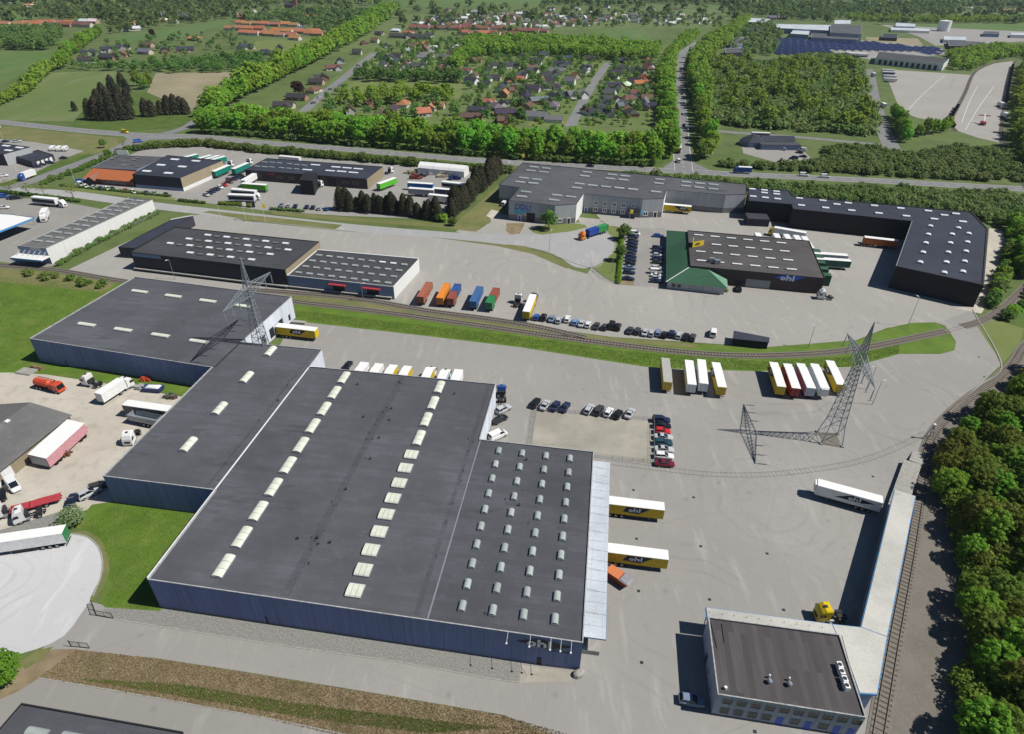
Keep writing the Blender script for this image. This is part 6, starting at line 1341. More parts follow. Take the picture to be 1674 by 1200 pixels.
container(20, (.02, .06, .32), 'short blue container behind the orange cab', tc+d*1.6, a, group=None); container(20, (.04, .26, .08), 'short green container at the tail of the orange-cab truck', tc-d*4.6, a, group=None)
car('van', 'white', 'white van in the shade west of the grey hall', g(824.5, 332, .8), heading(g(822, 335), g(828, 329)))
for x, y, l_ in ((830, 252, 'beside the conifers'), (1028, 352, 'with yellow flag before the grey hall')):
    pass
# ---------------------------------------------------------------- poles
def pole(px, h, label, flag=None, name='flagpole', r=.07, group='flagpoles'):
    p = g(*px); e = empty(name, (p.x, p.y, 0)); tag(e, label, name.replace('_', ' '), group); put('mast', MB().bar((0, 0, 0), (0, 0, h), (r, r*.6), 0, 8).mesh('mast', 'white_frame'), e)
    if flag: put('flag', MB().add([(.08, 0, h-.1), (1.5, .5, h-.3), (1.4, .35, h-2.2), (.08, 0, h-2.0)], [(0, 1, 2, 3)]).mesh('flag', flag), e)
    return e
for i, (px, fl, lb) in enumerate([((361, 357), None, 'bare white flagpole by the gate of the upper yard'), ((402, 360), 'white_frame', 'flagpole with white flag by the upper yard gate'), ((417, 362), 'logo_dark', 'flagpole with dark flag by the upper yard gate'), ((434, 363), 'yellow_sign', 'flagpole with yellow flag by the upper yard gate'), ((1027, 372), 'yellow_sign', 'flagpole with yellow flag before the grey hall windows'), ((1044, 373), 'sign_cyan', 'flagpole with pale flag before the grey hall windows'), ((829, 287), 'white_frame', 'white flagpole at the west gable of the grey hall'), ((853, 276), 'yellow_sign', 'flagpole with yellow flag behind the grey hall'), ((325, 322), None, 'bare flagpole by the tan gable wall'), ((124, 300), None, 'bare flagpole before the orange roof'), ((27, 279), None, 'bare flagpole before the showroom'), ((5, 226), 'white_frame', 'flagpole with white flag behind the showroom')]):
    pole(px, 9, lb, fl)
def lamp(px, h, label, rz=0):
    p = g(*px); e = empty('yard_lamp', (p.x, p.y, 0), rz); tag(e, label, 'lamp', 'yard lamps'); put('mast', MB().bar((0, 0, 0), (0, 0, h), (.1, .06), 0, 8).mesh('mast', 'steel'), e); put('lamp_head', MB().bar((0, 0, h), (.9, 0, h+.15), .05).box(.6, 1.3, -.15, .15, h+.08, h+.25).mesh('lamp_head', 'white_frame'), e)
for px, h, lb in [((1484, 532), 11, 'tall lamp on the grass bank before the black hall'), ((898, 410), 9, 'lamp in the turning circle verge'), ((286, 456), 8, 'lamp behind the rear hall by the track'), ((594, 492), 7, 'lamp beside the red dock canopies'), ((1000, 445), 8, 'lamp at the car park hedge'), ((1321, 568), 8, 'thin lamp on the railway bank'), ((1426, 662), 8, 'yard lamp just east of the pylon'), ((1418, 637), 8, 'second yard lamp behind the pylon'), ((964, 262), 9, 'street lamp on the main road by the belt'), ((1074, 262), 9, 'street lamp at the junction'), ((1158, 275), 9, 'street lamp past the junction'), ((478, 232), 8, 'street lamp in the belt shoulder'), ((1552, 146), 12, 'floodlight mast in the depot yard')]:
    lamp(px, h, lb, rnd.uniform(0, 6))
# ---------------------------------------------------------------- truck dealer yard
pk = pp([(110, 686.6), (138, 693), (75, 750.5), (45, 743.5)], 3.7); pe = empty('trailer_box', (pk[0].x, pk[0].y, 0)); tag(pe, 'long faded pink box body with white roof along the gabled shed', 'trailer body')
part_on(pe, 'side', MB().prism(ccw([(p.x, p.y) for p in pk]), .9, 3.66, bot=True), 'faded_pink'); part_on(pe, 'roof', MB().prism(inset(ccw([(p.x, p.y) for p in pk]), -.05), 3.66, 3.75, bot=True), 'white_roof'); part_on(pe, 'end_door', MB().prism(*wall_rect(pk[3], pk[2], .04, .96, .95, 3.5, .04, .06)), 'steel')
for t in (.1, .2, .75, .85): q = pk[1].lerp(pk[2], t); part_on(pe, 'wheel', MB().bar((q.x, q.y, .5), (q.x-U.x*.35, q.y-U.y*.35, .5), .5, 0, 12), 'tyre')
p0, p1 = g(-60, 890, 4.0), g(104, 866, 4.0); a = heading(p0, p1); d = Vector((math.cos(a), math.sin(a), 0)); te = trailer('plain', 'white', 'white semi-trailer with green rear doors in the west turning area', g(104, 865.5, 4.0)-d*6.8, a+math.pi, None, True, {'rear_door': (.02, .22, .06)})
# orange lorry crane
c0 = g(80, 632, 1.2); a = heading(g(57, 626), g(106, 637)); ce = empty('tank_truck', (c0.x, c0.y, .05), a); tag(ce, 'orange-red suction tanker in the sandy yard', 'truck')
put('tank', MB().loft([[(x, r*math.cos(t), 2.0+r*math.sin(t)) for t in [i*6.283/12 for i in range(12)]] for x, r in ((-4.6, .5), (-4.2, 1.1), (.6, 1.15), (1.0, .6))]).mesh('tank', 'box_paint'), ce, color=(.55, .07, .025))
put('cab', MB().hexa([(2.6, -1.2, .7), (4.8, -1.2, .6), (4.8, 1.2, .6), (2.6, 1.2, .7)], [(2.6, -1.2, 2.9), (4.2, -1.15, 2.8), (4.2, 1.15, 2.8), (2.6, 1.2, 2.9)]).mesh('cab', 'paint'), ce, color=(.55, .07, .025))
put('windscreen', MB().add([(4.72, -1, 1.4), (4.72, 1, 1.4), (4.3, 1, 2.6), (4.3, -1, 2.6)], [(0, 1, 2, 3)]).mesh('windscreen', 'glass'), ce)
put('chassis', MB().box(-4.6, 4.4, -.5, .5, .6, .95).box(-4.4, .8, -1.2, 1.2, .95, 1.2).mesh('chassis', 'chassis'), ce); put('hose_rack', MB().box(1.1, 2.4, -1.15, 1.15, 1.0, 2.6).bar((-4, .9, 3.1), (2.2, .9, 3.0), .12).mesh('hose_rack', 'box_paint'), ce, color=(.40, .05, .02))
for x in (-3.4, -2.1, 3.6):
    for sy in (-1, 1): put('wheel', WH_TRUCK, ce, (x, sy*1.05, .5))
tractor('white', 'white cab with red chassis at the edge of the sandy yard', g(150, 624, 1.5), heading(g(178, 629), g(140, 620)))
box_truck('white', 'white box van lorry in the middle of the sandy yard', g(188, 637, 2), heading(g(172, 648), g(206, 626)))
p0, p1 = g(204, 658, 3.4), g(275, 668, 3.4); trailer('plain', (.10, .10, .11), 'dark sided trailer with white roof half behind the grey hall', g(204, 658.5, 4.0)+(p1-p0).normalized()*6.8, heading(p1, p0))
p0, p1 = g(211, 676, 2.6), g(260, 686, 2.6); tc = (p0+p1)/2; a = heading(p1, p0); tt = empty('tipper_trailer', (tc.x, tc.y, .05), a); tag(tt, 'open silver tipper trailer below the dark sided one', 'trailer')
for nm, mb in (('side_panel', MB().hexa([(-4.5, -1.2, 1.2), (4.2, -1.2, 1.2), (4.2, -1.12, 1.2), (-4.5, -1.12, 1.2)], [(-4.8, -1.27, 2.9), (4.6, -1.27, 2.9), (4.6, -1.19, 2.9), (-4.8, -1.19, 2.9)])), ('side_panel', MB().hexa([(-4.5, 1.12, 1.2), (4.2, 1.12, 1.2), (4.2, 1.2, 1.2), (-4.5, 1.2, 1.2)], [(-4.8, 1.19, 2.9), (4.6, 1.19, 2.9), (4.6, 1.27, 2.9), (-4.8, 1.27, 2.9)])), ('end_panel', MB().box(4.2, 4.3, -1.15, 1.15, 1.2, 2.9)), ('tailgate', MB().box(-4.6, -4.5, -1.15, 1.15, 1.2, 2.9)), ('floor_plate', MB().box(-4.5, 4.2, -1.15, 1.15, 1.1, 1.25))): put(nm, mb.mesh(nm, 'steel'), tt)
put('chassis', MB().box(-4.2, 4.2, -.5, .5, .7, 1.1).mesh('chassis', 'chassis'), tt)
for x in (-2.9, -1.6, -.3):
    for sy in (-1, 1): put('wheel', WH_TRUCK, tt, (x, sy*1.02, .5))
tractor('white', 'white tractor unit between tipper trailer and big hall', g(215, 712, 1.5), heading(g(222, 702), g(209, 722)))
p0, p1 = g(4, 845), g(104, 818); a = heading(p1, p0); d = Vector((math.cos(a), math.sin(a), 0)); ll_ = (p1-p0).length; mid = (p0+p1)/2
le = empty('low_loader', (mid.x, mid.y, .05), a); tag(le, 'long red skeletal low loader along the gravel bank', 'trailer')
put('frame', MB().box(-ll_/2, ll_/2-3, -.55, -.3, .8, 1.15).box(-ll_/2, ll_/2-3, .3, .55, .8, 1.15).box(-2, 4, -1.2, 1.2, 1.0, 1.2).box(-ll_/2+.2, -ll_/2+5, -1.2, 1.2, 1.15, 1.3).mesh('frame', 'red_trim'), le)
for k in range(8): put('cross_beam', MB().box(-.08, .08, -1.2, 1.2, .95, 1.2).mesh('cross_beam', 'red_trim') if k == 0 else bpy.data.meshes['cross_beam'], le, (-ll_/2+1+k*1.7, 0, 0))
for x in (-ll_/2+3, -ll_/2+4.3, 2.2, 3.5, 4.8):
    for sy in (-1, 1): put('wheel', WH_TRUCK, le, (x, sy*1.02, .5))
tractor('white', 'white cab at the west end of the red low loader', mid+d*(ll_/2-1.2), a); q = mid-d*(ll_/2-6); tractor('white', 'second white cab standing over the red low loader', q+Vector((-d.y, d.x, 0))*3.2, a+.1)
# silver flatbed car carrier and cars by the hall corner
car('suv', 'silver', 'silver pickup beside the corner of the grey hall', g(146, 806, .8), heading(g(136, 811), g(164, 797))); car('estate', 'dark grey', 'black car beside the silver pickup at the hall corner', g(163, 794, .8), heading(g(155, 797), g(172, 792)))
car('sedan', 'navy', 'dark blue car by the white-flowering bush', g(117, 819, .7), heading(g(114, 828), g(120, 810))); car('van', 'white', 'white van in front of the gabled shed', g(21, 793, .9), heading(g(14, 784), g(28, 803)))
car('sedan', 'black', 'black car cut by the west edge beside the shed', g(1, 810, .7), heading(g(0, 800), g(3, 822)))
p = g(254, 640, 0); ske = empty('waste_skip', (p.x, p.y, 0), -.1); tag(ske, 'blue skip with white rubbish beside the grey hall', 'skip'); put('skip_body', MB().hexa([(-2.4, -1, .1), (2, -1, .1), (2, 1, .1), (-2.4, 1, .1)], [(-3, -1.2, 1.5), (2.5, -1.2, 1.5), (2.5, 1.2, 1.5), (-3, 1.2, 1.5)]).mesh('skip_body', 'box_paint'), ske, color=(.03, .05, .18)); put('rubbish', MB().hexa([(-2.4, -1, 1.4), (2, -1, 1.4), (2, 1, 1.4), (-2.4, 1, 1.4)], [(-1.6, -.6, 1.9), (1.2, -.7, 1.65), (1.3, .7, 1.8), (-1.5, .6, 1.7)]).mesh('rubbish', 'white_paint'), ske)
for px, col, lb in (((237, 624), (.6, .10, .04), 'small red skip container on the grass by the hall'), ((278, 650), (.10, .14, .10), 'heap of grey-green machine scrap beside the blue skip'), ((284, 652), (.12, .09, .08), 'rusty machine parts at the wall'), ((225, 636), (.4, .4, .4), 'pale bent metal scrap beside the box van'), ((105, 745), (.16, .07, .04), 'rusty axle frame beside the pink trailer'), ((136, 704), (.35, .04, .03), 'red wheel hubs behind the pink trailer')):
    p = g(*px); rr = random.Random(px[0]); mb = MB()
    for k in range(9):
        x, y = rr.uniform(-1.4, 1.4), rr.uniform(-1, 1); s1 = rr.uniform(.25, .7); mb.box(x-s1, x+s1, y-s1*.5, y+s1*.5, .0, rr.uniform(.4, 1.3)); mb.bar((x, y, .3), (x+rr.uniform(-1, 1), y+rr.uniform(-1, 1), rr.uniform(.5, 1.6)), .08)
    tag(put('scrap_heap', mb.mesh('scrap_heap', 'box_paint'), None, (p.x, p.y, .03), 0, col), lb, 'scrap heap')
p0 = g(44, 609); tag(put('slab_pile', MB().box(-2.5, 2.5, -1.6, 1.6, 0, .3).box(-2.3, .1, -1.5, 1.4, .3, .5).box(.3, 2.4, -1.4, 1.5, .3, .45).mesh('slab_pile', 'concrete'), None, (p0.x, p0.y, .03), -.2), 'flat pile of pale slabs at the edge of the sandy yard', 'slab pile')
p0 = g(62, 602); tag(put('timber_pile', MB().box(-2.5, 2.5, -.8, .8, 0, .5).box(-2.4, 2.4, -.5, .5, .5, .8).mesh('timber_pile', 'wood'), None, (p0.x, p0.y, .03), -.4), 'brown timber pile beside the pale slabs', 'timber pile')
# ---------------------------------------------------------------- vehicles around the works and on the roads
def ends(style, col, label, far, near, z=4.0, parts=False, group=None, colors=None, flip=False):
    a, b = g(*far, z), g(*near, z); r = heading(b, a); return trailer(style, col, label, (a+b)/2, r+(math.pi if flip else 0), group, parts, colors)
z5 = lambda x, y: (x/3.986, 190+y/3.986)
z6 = lambda x, y: (400+x/3.986, 190+y/3.986)
row_cars([z5(x, y)+(k, c_) for x, y, k, c_ in [(525, 443, 'van', 'white'), (560, 453, 'estate', 'white'), (610, 458, 'sedan', 'white'), (655, 465, 'sedan', 'navy'), (700, 467, 'estate', 'white'), (735, 470, 'hatch', 'black'), (820, 480, 'hatch', 'red'), (870, 487, 'estate', 'white'), (955, 495, 'sedan', 'navy'), (1010, 497, 'hatch', 'silver'), (1085, 507, 'hatch', 'black')]], (8, 5), 0, '{color} {kind} before the orange tiled office, {n} from the west', 'cars before the works', parts=False)
row_cars([z5(x, y)+(k, c_) for x, y, k, c_ in [(1345, 507, 'sedan', 'silver'), (1365, 494, 'sedan', 'navy'), (1387, 482, 'hatch', 'navy'), (1410, 470, 'sedan', 'navy'), (1437, 458, 'hatch', 'white'), (1465, 442, 'hatch', 'red'), (1497, 420, 'van', 'maroon'), (1527, 402, 'sedan', 'navy'), (1550, 392, 'hatch', 'navy'), (1572, 382, 'sedan', 'black')]], (12, 5), 0, '{color} {kind} in the slanting row beside the teal trailers, {n} from the street', 'cars beside the teal trailers', parts=False)
row_cars([z6(x, y)+(k, c_) for x, y, k, c_ in [(240, 573, 'sedan', 'steel blue'), (285, 577, 'hatch', 'silver'), (330, 580, 'sedan', 'navy'), (405, 585, 'sedan', 'navy'), (445, 588, 'estate', 'navy'), (485, 595, 'hatch', 'silver'), (535, 598, 'hatch', 'blue')]], (3, -8), 0, '{color} {kind} behind the low hedge west of the conifers, {n} from the west', 'cars behind the low hedge', parts=False)
TEAL = (.01, .20, .15)
for far, near, lab in (((373.5, 268.8), (348.4, 279.3), 'teal curtain trailer beside the tan gable wall'), ((404.4, 265), (381, 275), 'teal curtain trailer beside the dark brown works hall')):
    ends('plain', TEAL, lab, far, near); f = g(*far, 1.5); n = g(*near, 1.5); d = (f-n).normalized(); tractor('white', f'white cab pulling the {lab}', f+d*.5, heading(n, f), parts=False)
for i, (x, y) in enumerate(((1252, 243), (1345, 250), (1395, 253), (1435, 257))):
    p = g(*z5(x, y), 4.0); trailer('plain', TEAL, f'teal trailer showing its white roof over the black hall, {nth(i+1)} from the west', p-V*5.5, math.pi/2-.5, 'teal trailers behind the black hall', False)
ends('plain', 'white', 'white trailer backed to the dark brown works hall', (414.4, 283.5), (399, 292.5)); ends('plain', (.10, .42, .03), 'lime green trailer in the works yard', (397.7, 298.5), (432.8, 301)); ends('stripe', 'white', 'white coach-like trailer above the darker one', (381, 307.7), (415, 310.7))
ends('stripe', 'white', 'dark sided trailer with white roof at the works gate', (376.8, 316.5), (412, 318)); tractor('white', 'white cab at the works gate trailer', g(416, 321, 1.5), 0, parts=False)
ends('plain', 'white', 'white trailer parked behind the dark brown works hall', (462, 254), (484, 256)); tractor('white', 'white tractor unit before the entrance tower', g(521, 302, 1.3), 1.2, parts=False)
ends('plain', (.10, .45, .03), 'lime green trailer east of the works hall', (647, 289), (617, 300)); tractor('white', 'white lorry cab at the east gable of the works hall', g(636, 279, 1.3), 1.0, parts=False)
ends('plain', (.02, .14, .45), 'bright blue tank trailer in the scrap corner', (668, 297), (706, 299.5)); ends('plain', (.3, .3, .33), 'grey curtain trailer with white roof in the scrap corner', (668, 306), (709, 309)); ends('stripe', 'white', 'dark trailer with white roof beside the conifer hedge', (728, 296), (756, 299)); ends('plain', (.05, .06, .12), 'navy trailer with white roof behind the conifers', (716, 307), (740, 309)); ends('plain', 'white', 'white trailer at the conifer corner', (707, 317), (736, 320))
for i, (x, y, col) in enumerate(((672, 283, (.35, .3, .2)), (690, 287, (.1, .1, .12)), (712, 284, (.5, .5, .5)), (722, 288, (.45, .4, .3)), (735, 287, (.12, .12, .14)), (680, 291, (.2, .05, .04)), (744, 293, (.02, .04, .14)))):
    p = g(x, y); rr = random.Random(i); mb = MB()
    for k in range(12): a_, b_, s_ = rr.uniform(-3, 3), rr.uniform(-2, 2), rr.uniform(.4, 1.2); mb.box(a_-s_, a_+s_, b_-s_*.6, b_+s_*.6, 0, rr.uniform(.6, 2.2))
    tag(put('scrap_heap', mb.mesh('scrap_heap', 'box_paint'), None, (p.x, p.y, .03), 0, col), f'heap of mixed scrap before the white tent, {nth(i+1)} of the corner', 'scrap heap', 'scrap heaps by the tent')
a, b = g(52, 320, 4.0), g(92, 324, 4.0); r = heading(a, b); trailer('stripe', 'white', 'white lorry trailer on the filling station forecourt', (a+b)/2, r, None, True); tractor('white', 'white cab of the long lorry at the filling station', b+(b-a).normalized()*1.0, r)
box_truck('white', 'white box lorry turning between canopy and long hall', g(73, 351, 1.8), heading(g(80, 340), g(70, 360))); car('van', 'blue', 'blue van at the west edge of the forecourt', g(5, 320, .8), .2, parts=False); car('sedan', 'navy', 'dark blue car on the filling station forecourt', g(20, 322, .7), .5, parts=False); car('suv', 'black', 'black car parked against the dark blue one', g(27, 322.5, .7), .5, parts=False); car('sedan', 'white', 'white car beside the filling station canopy', g(6, 338, .7), .2, parts=False)
for i, (x, y, w) in enumerate(((86, 241.5, 'westernmost'), (96.5, 242, 'middle'), (106.5, 242, 'easternmost'))):
    p = g(x, y, 1.2); cv = empty('caravan', (p.x, p.y, 0), 1.9); tag(cv, f'white caravan, {w} of three on the dealer yard', 'caravan', 'caravans on the dealer yard'); put('body', MB().loft([[(xx, -1.1, z0), (xx, 1.1, z0), (xx, 1.1, z1), (xx, -1.1, z1)] for xx, z0, z1 in ((-3, .9, 2.0), (-2.7, .6, 2.5), (2.4, .6, 2.5), (3, .9, 1.9))]).mesh('body', 'white_paint'), cv); put('window', MB().box(-1.5, 1.5, -1.12, 1.12, 1.5, 2.0).mesh('window', 'glass'), cv); put('wheel', WH_CAR, cv, (0, 1.0, .32)); put('wheel', WH_CAR, cv, (0, -1.0, .32))
for x, y, k, c_, lb in ((62, 271, 'sedan', 'navy', 'navy sedan on the dealer drive'), (69, 268, 'sedan', 'black', 'black car touching the navy sedan on the dealer drive'), (82, 265, 'suv', 'navy', 'navy SUV before the garage doors'), (104, 257, 'sedan', 'black', 'black sedan furthest along the dealer drive'), (28, 230, 'suv', 'silver', 'silver off-roader behind the showroom'), (9, 230, 'sedan', 'navy', 'dark car behind the showroom flagpole'), (5, 286, 'sedan', 'white', 'white car by the dealer entrance'), (131, 294, 'estate', 'blue', 'blue car at the corner of the orange roof')): car(k, c_, lb, g(x, y, .7), .55, parts=False)
box_truck('blue', 'white box lorry with blue cab on the works road', g(44, 286, 1.8), heading(g(60, 290), g(20, 305))); car('van', 'yellow', 'yellow van on the main road junction', g(204, 214, 1), -.35, parts=False, cat='van'); car('van', 'blue', 'small blue van leaving the junction', g(226, 230, .8), .7, parts=False)
car('sedan', 'black', 'black car on the main road behind the grey hall', g(965, 270, .7), -.15, parts=False, name='moving_car'); box_truck('blue', 'blue lorry on the main road east of the junction', g(1214, 277, 2), math.pi-.1, parts=False); ends('plain', (.30, .03, .05), 'white-roofed lorry waiting on the north road', (1111, 230), (1110, 243)); car('van', 'white', 'white car waiting behind the lorry at the junction', g(1109, 262, .8), 1.5, parts=False)
for x, y, k, c_, lb in ((1314.6, 285, 'van', 'white', 'white van on the main road, leading'), (1349, 287.5, 'van', 'white', 'white van on the main road, following'), (1118, 203, 'sedan', 'black', 'black car on the north road near the slip'), (1117, 185, 'estate', 'silver', 'silver car on the north road'), (1115, 152, 'sedan', 'black', 'dark car further up the north road'), (1104, 152, 'van', 'white', 'white van beside the north road')): car(k, c_, lb, g(x, y, .8), 1.5 if x < 1200 else -.1, parts=False, name='moving_car')
# roadside restaurant
rc = g(1229, 236); re_ = empty('restaurant', (rc.x, rc.y, 0)); tag(re_, 'dark-roofed roadside restaurant with hexagonal hip roof', 'restaurant')
hx = [(rc.x+9.5*math.cos(i*math.pi/3), rc.y+9*math.sin(i*math.pi/3)) for i in range(6)]
part_on(re_, 'wall', MB().prism(inset(hx, .6), 0, 3.2, cap=False), 'wall_blue'); part_on(re_, 'roof', MB().add([(x, y, 3.1) for x, y in hx]+[(rc.x, rc.y, 7.5)], [(i, (i+1) % 6, 6) for i in range(6)]), 'roof_black')
part_on(re_, 'wing', MB().box(rc.x+6, rc.x+27, rc.y-3, rc.y+6, 0, 3.4), 'wall_brown'); part_on(re_, 'wing_roof', MB().add([(rc.x+5, rc.y-4, 3.4), (rc.x+28, rc.y-4, 3.4), (rc.x+28, rc.y+7, 3.4), (rc.x+5, rc.y+7, 3.4), (rc.x+5, rc.y+1.5, 6), (rc.x+28, rc.y+1.5, 6)], [(0, 1, 5, 4), (2, 3, 4, 5), (1, 2, 5), (3, 0, 4)]), 'roof_black')
part_on(re_, 'low_wing', MB().box(rc.x+2, rc.x+28, rc.y-13, rc.y-5, 0, 3.2), 'wall_blue'); part_on(re_, 'low_roof', MB().box(rc.x+1.7, rc.x+28.3, rc.y-13.3, rc.y-4.8, 3.2, 3.4), 'roof_slate')
sheet('car_park', 'restaurant car park', [(1240, 222), (1290, 222), (1330, 262), (1270, 265), (1215, 250), (1210, 225)], 2, 'yard_asphalt')
bx = g(1244, 216, 3.2); be_ = empty('coach', (bx.x, bx.y, .05), -.1); tag(be_, 'white coach parked behind the restaurant', 'coach'); put('body', MB().box(-6.3, 6.3, -1.25, 1.25, .45, 3.3).mesh('body', 'white_paint'), be_)
for sy in (-1, 1): put('window_band', MB().box(-5.8, 5.9, sy*1.26-.01, sy*1.26+.01, 1.6, 2.7).mesh('window_band', 'glass'), be_)
for x in (-4, 3.8):
    for sy in (-1, 1): put('wheel', WH_TRUCK, be_, (x, sy*1.05, .5))
for i, (x, y, k, c_) in enumerate(((1295, 231, 'sedan', 'silver'), (1294.5, 234.5, 'hatch', 'navy'), (1299, 238.5, 'estate', 'silver'), (1303, 241.2, 'sedan', 'steel blue'), (1311, 244, 'van', 'white'), (1307, 248, 'sedan', 'maroon'), (1273, 233, 'hatch', 'white'), (1276, 238.5, 'sedan', 'silver'), (1279, 243, 'estate', 'silver'), (1313, 254.5, 'sedan', 'black'), (1297.5, 258, 'van', 'navy'))): car(k, c_, f'{c_} {k if k != "suv" else "SUV"} at the restaurant, {nth(i+1)} in the car park', g(x, y, .7), 2.6, 'cars at the restaurant', False)
for x, y, k, c_, lb in ((540, 145, 'sedan', 'navy', 'dark car on the older village street'), (522, 158, 'hatch', 'silver', 'silver car on the older village street'), (512, 167, 'sedan', 'black', 'black car low on the older village street'), (585, 106, 'sedan', 'black', 'dark car high on the older village street'), (557, 138, 'sedan', 'grey', 'grey car by the village green')): car(k, c_, lb, g(x, y, .7), .9, parts=False)

# ---------------------------------------------------------------- depot, solar field and far halls
sheet('depot_yard', 'pale concrete yard of the freight depot', [(1440, 112), (1588, 121.7), (1552, 200), (1500, 192), (1472, 181), (1447, 118)], 2, 'depot_concrete')
sheet('depot_yard', 'long pale concrete parking strip of the depot', [(1656, 99), (1625, 103), (1600, 113), (1590, 121), (1565, 176), (1551, 200), (1562, 212), (1600, 225), (1632, 232), (1640, 196)], 2, 'depot_concrete')
sheet('works_yard', 'sandy industrial yards beyond the depot', [(1415, 60), (1500, 62), (1510, 74), (1420, 70)], 1, 'field_sand'); sheet('works_yard', 'grey works yards around the tank', [(1440, 40), (1700, 52), (1700, 66), (1530, 74), (1500, 58)], 1, 'yard_asphalt'); sheet('works_yard', 'grey apron before the solar rows', [(1260, 62), (1420, 66), (1540, 78), (1545, 88), (1440, 100), (1360, 84)], 1, 'yard_asphalt')
for px in ([(1545, 122), (1512, 150), (1484, 180)], [(1625, 140), (1600, 175), (1578, 212)], [(1598, 140), (1585, 165), (1572, 200)]):
    w = wline(px, 8); mb = ribbon(MB(), w, .5, .06); o = struct('yard_marking', mb.mesh('yard_marking', 'road_paint'))
def far_hall(name, label, px, h, wall, roof, cat='hall', doors=0, gable=0):
    P = pp(px, h); e = flat_building(name, label, cat, P, h, wall, roof, 'white_paint')
    for k in range(doors): door(e, P[3], P[2], .06+k*.9/doors, .06+k*.9/doors+.5/doors, h*.7, 'dark_door', .08, .6, 'dock_door')
    if gable:
        m0, m1 = (P[0]+P[3])/2, (P[1]+P[2])/2; u_ = Vector((0, 0, gable)); part_on(e, 'roof_ridge', MB().add([P[0], P[1], P[2], P[3], m0+u_, m1+u_], [(3, 2, 5, 4), (1, 0, 4, 5), (0, 3, 4), (2, 1, 5)]), roof)
    return e
dep = far_hall('freight_depot', 'white freight depot with a row of dark dock doors', [(1433, 84), (1480, 83), (1545, 96), (1541, 102), (1440, 92)][:1]+[(1478, 82), (1546, 95.5), (1541, 103), (1434, 93)][1:], 8, 'wall_pale', 'roof_slate', 'depot') if False else far_hall('freight_depot', 'white freight depot with a row of dark dock doors', [(1436, 83.5), (1552, 95), (1543, 103.5), (1432, 92.5)], 8, 'wall_pale', 'roof_slate', 'depot', 11)
for px, h, wl, rf, lb, dr in [([(1268, 38), (1358, 40), (1358, 49), (1270, 45)], 8, 'wall_blue', 'roof_white_sheet', 'long pale-roofed factory left of the grey hall', 0), ([(1358, 39), (1408, 41), (1409, 55), (1358, 52)], 11, 'wall_grey', 'roof_grey', 'tall grey factory hall above the solar field', 0), ([(1298, 47), (1325, 47), (1322, 56), (1292, 54)], 6, 'wall_blue', 'roof_white_sheet', 'low pale shed before the long factory', 0), ([(1327, 53), (1405, 57), (1402, 64), (1326, 60)], 6, 'wall_blue', 'roof_grey', 'row of grey process sheds above the panels', 0), ([(1365, 32), (1391, 32), (1391, 38), (1364, 38)], 8, 'wall_grey', 'roof_white_sheet', 'pale vaulted shed behind the tall hall', 0), ([(1443, 54), (1468, 55), (1467, 61), (1442, 60)], 5, 'wall_dark', 'roof_black', 'small dark hall on the sandy yard', 0), ([(1465, 36), (1497, 38), (1496, 43), (1464, 42)], 6, 'wall_blue', 'roof_white_sheet', 'pale hall beside the tank', 0), ([(1458, 43), (1520, 46), (1520, 50), (1456, 48)], 4, 'wall_pale', 'roof_white_sheet', 'long low white shed before the pale hall', 0), ([(1543, 58), (1580, 59), (1580, 65), (1543, 64)], 5, 'wall_pale', 'roof_white_sheet', 'bright white shed right of the tank', 0), ([(1549, 65), (1612, 68), (1606, 75), (1552, 74)], 5, 'wall_brown', 'roof_grey', 'brown works below the white shed', 3), ([(1608, 50), (1634, 51), (1634, 55), (1608, 54)], 5, 'wall_blue', 'roof_grey', 'dark blue works at the far yards', 0), ([(1653, 52), (1690, 53), (1690, 57), (1653, 56)], 5, 'wall_pale', 'roof_white_sheet', 'pale works at the east edge', 0), ([(1580, 92), (1580, 92.1), (1580.1, 92.1), (1580.1, 92)], 1, 'wall_pale', 'roof_grey', '', 0), ([(1170, 92), (1262, 97), (1262, 103), (1168, 97)], 5, 'wall_dark', 'roof_black', 'long black-roofed works at the scrub edge', 0), ([(1192, 62), (1222, 60), (1228, 70), (1195, 72)], 6, 'wall_blue', 'roof_grey', 'grey-roofed works hidden in trees', 0), ([(1185, 78), (1215, 77), (1214, 84), (1186, 85)], 6, 'wall_dark', 'roof_grey', 'dark works beside the grey-roofed one', 0), ([(1222, 44), (1248, 45), (1244, 52), (1220, 51)], 6, 'wall_dark', 'roof_black', 'dark hall near the poplar bend', 0), ([(1216, 28), (1260, 30), (1258, 36), (1216, 35)], 7, 'wall_dark', 'roof_white_sheet', 'pale-roofed hall at the wood edge', 0), ([(228, 18), (268, 17), (268, 22), (228, 22)], 7, 'wall_pale', 'roof_white_sheet', 'long pale hall beyond the village fields', 0), ([(290, 18), (322, 19), (318, 26), (290, 25)], 7, 'wall_grey', 'roof_grey', 'grey hall beyond the village fields', 0)]:
    if lb: far_hall('works_hall', lb, px, h, wl, rf, 'hall', dr)
tk = g(1541, 50); te_ = empty('storage_tank', (tk.x, tk.y, 0)); tag(te_, 'white cylindrical storage tank beyond the depot', 'tank'); put('shell', MB().bar((0, 0, 0), (0, 0, 17), 10.5, 0, 28).mesh('shell', 'white_paint'), te_); put('roof', MB().loft([[(r_*math.cos(i*6.283/28), r_*math.sin(i*6.283/28), z_) for i in range(28)] for r_, z_ in ((10.6, 17), (.3, 18.4))]).mesh('roof', 'white_roof'), te_)
sf = [g(*p) for p in ((1270, 63), (1420, 69), (1537, 80), (1540, 89), (1430, 83), (1372, 84), (1304, 89), (1256, 92))]
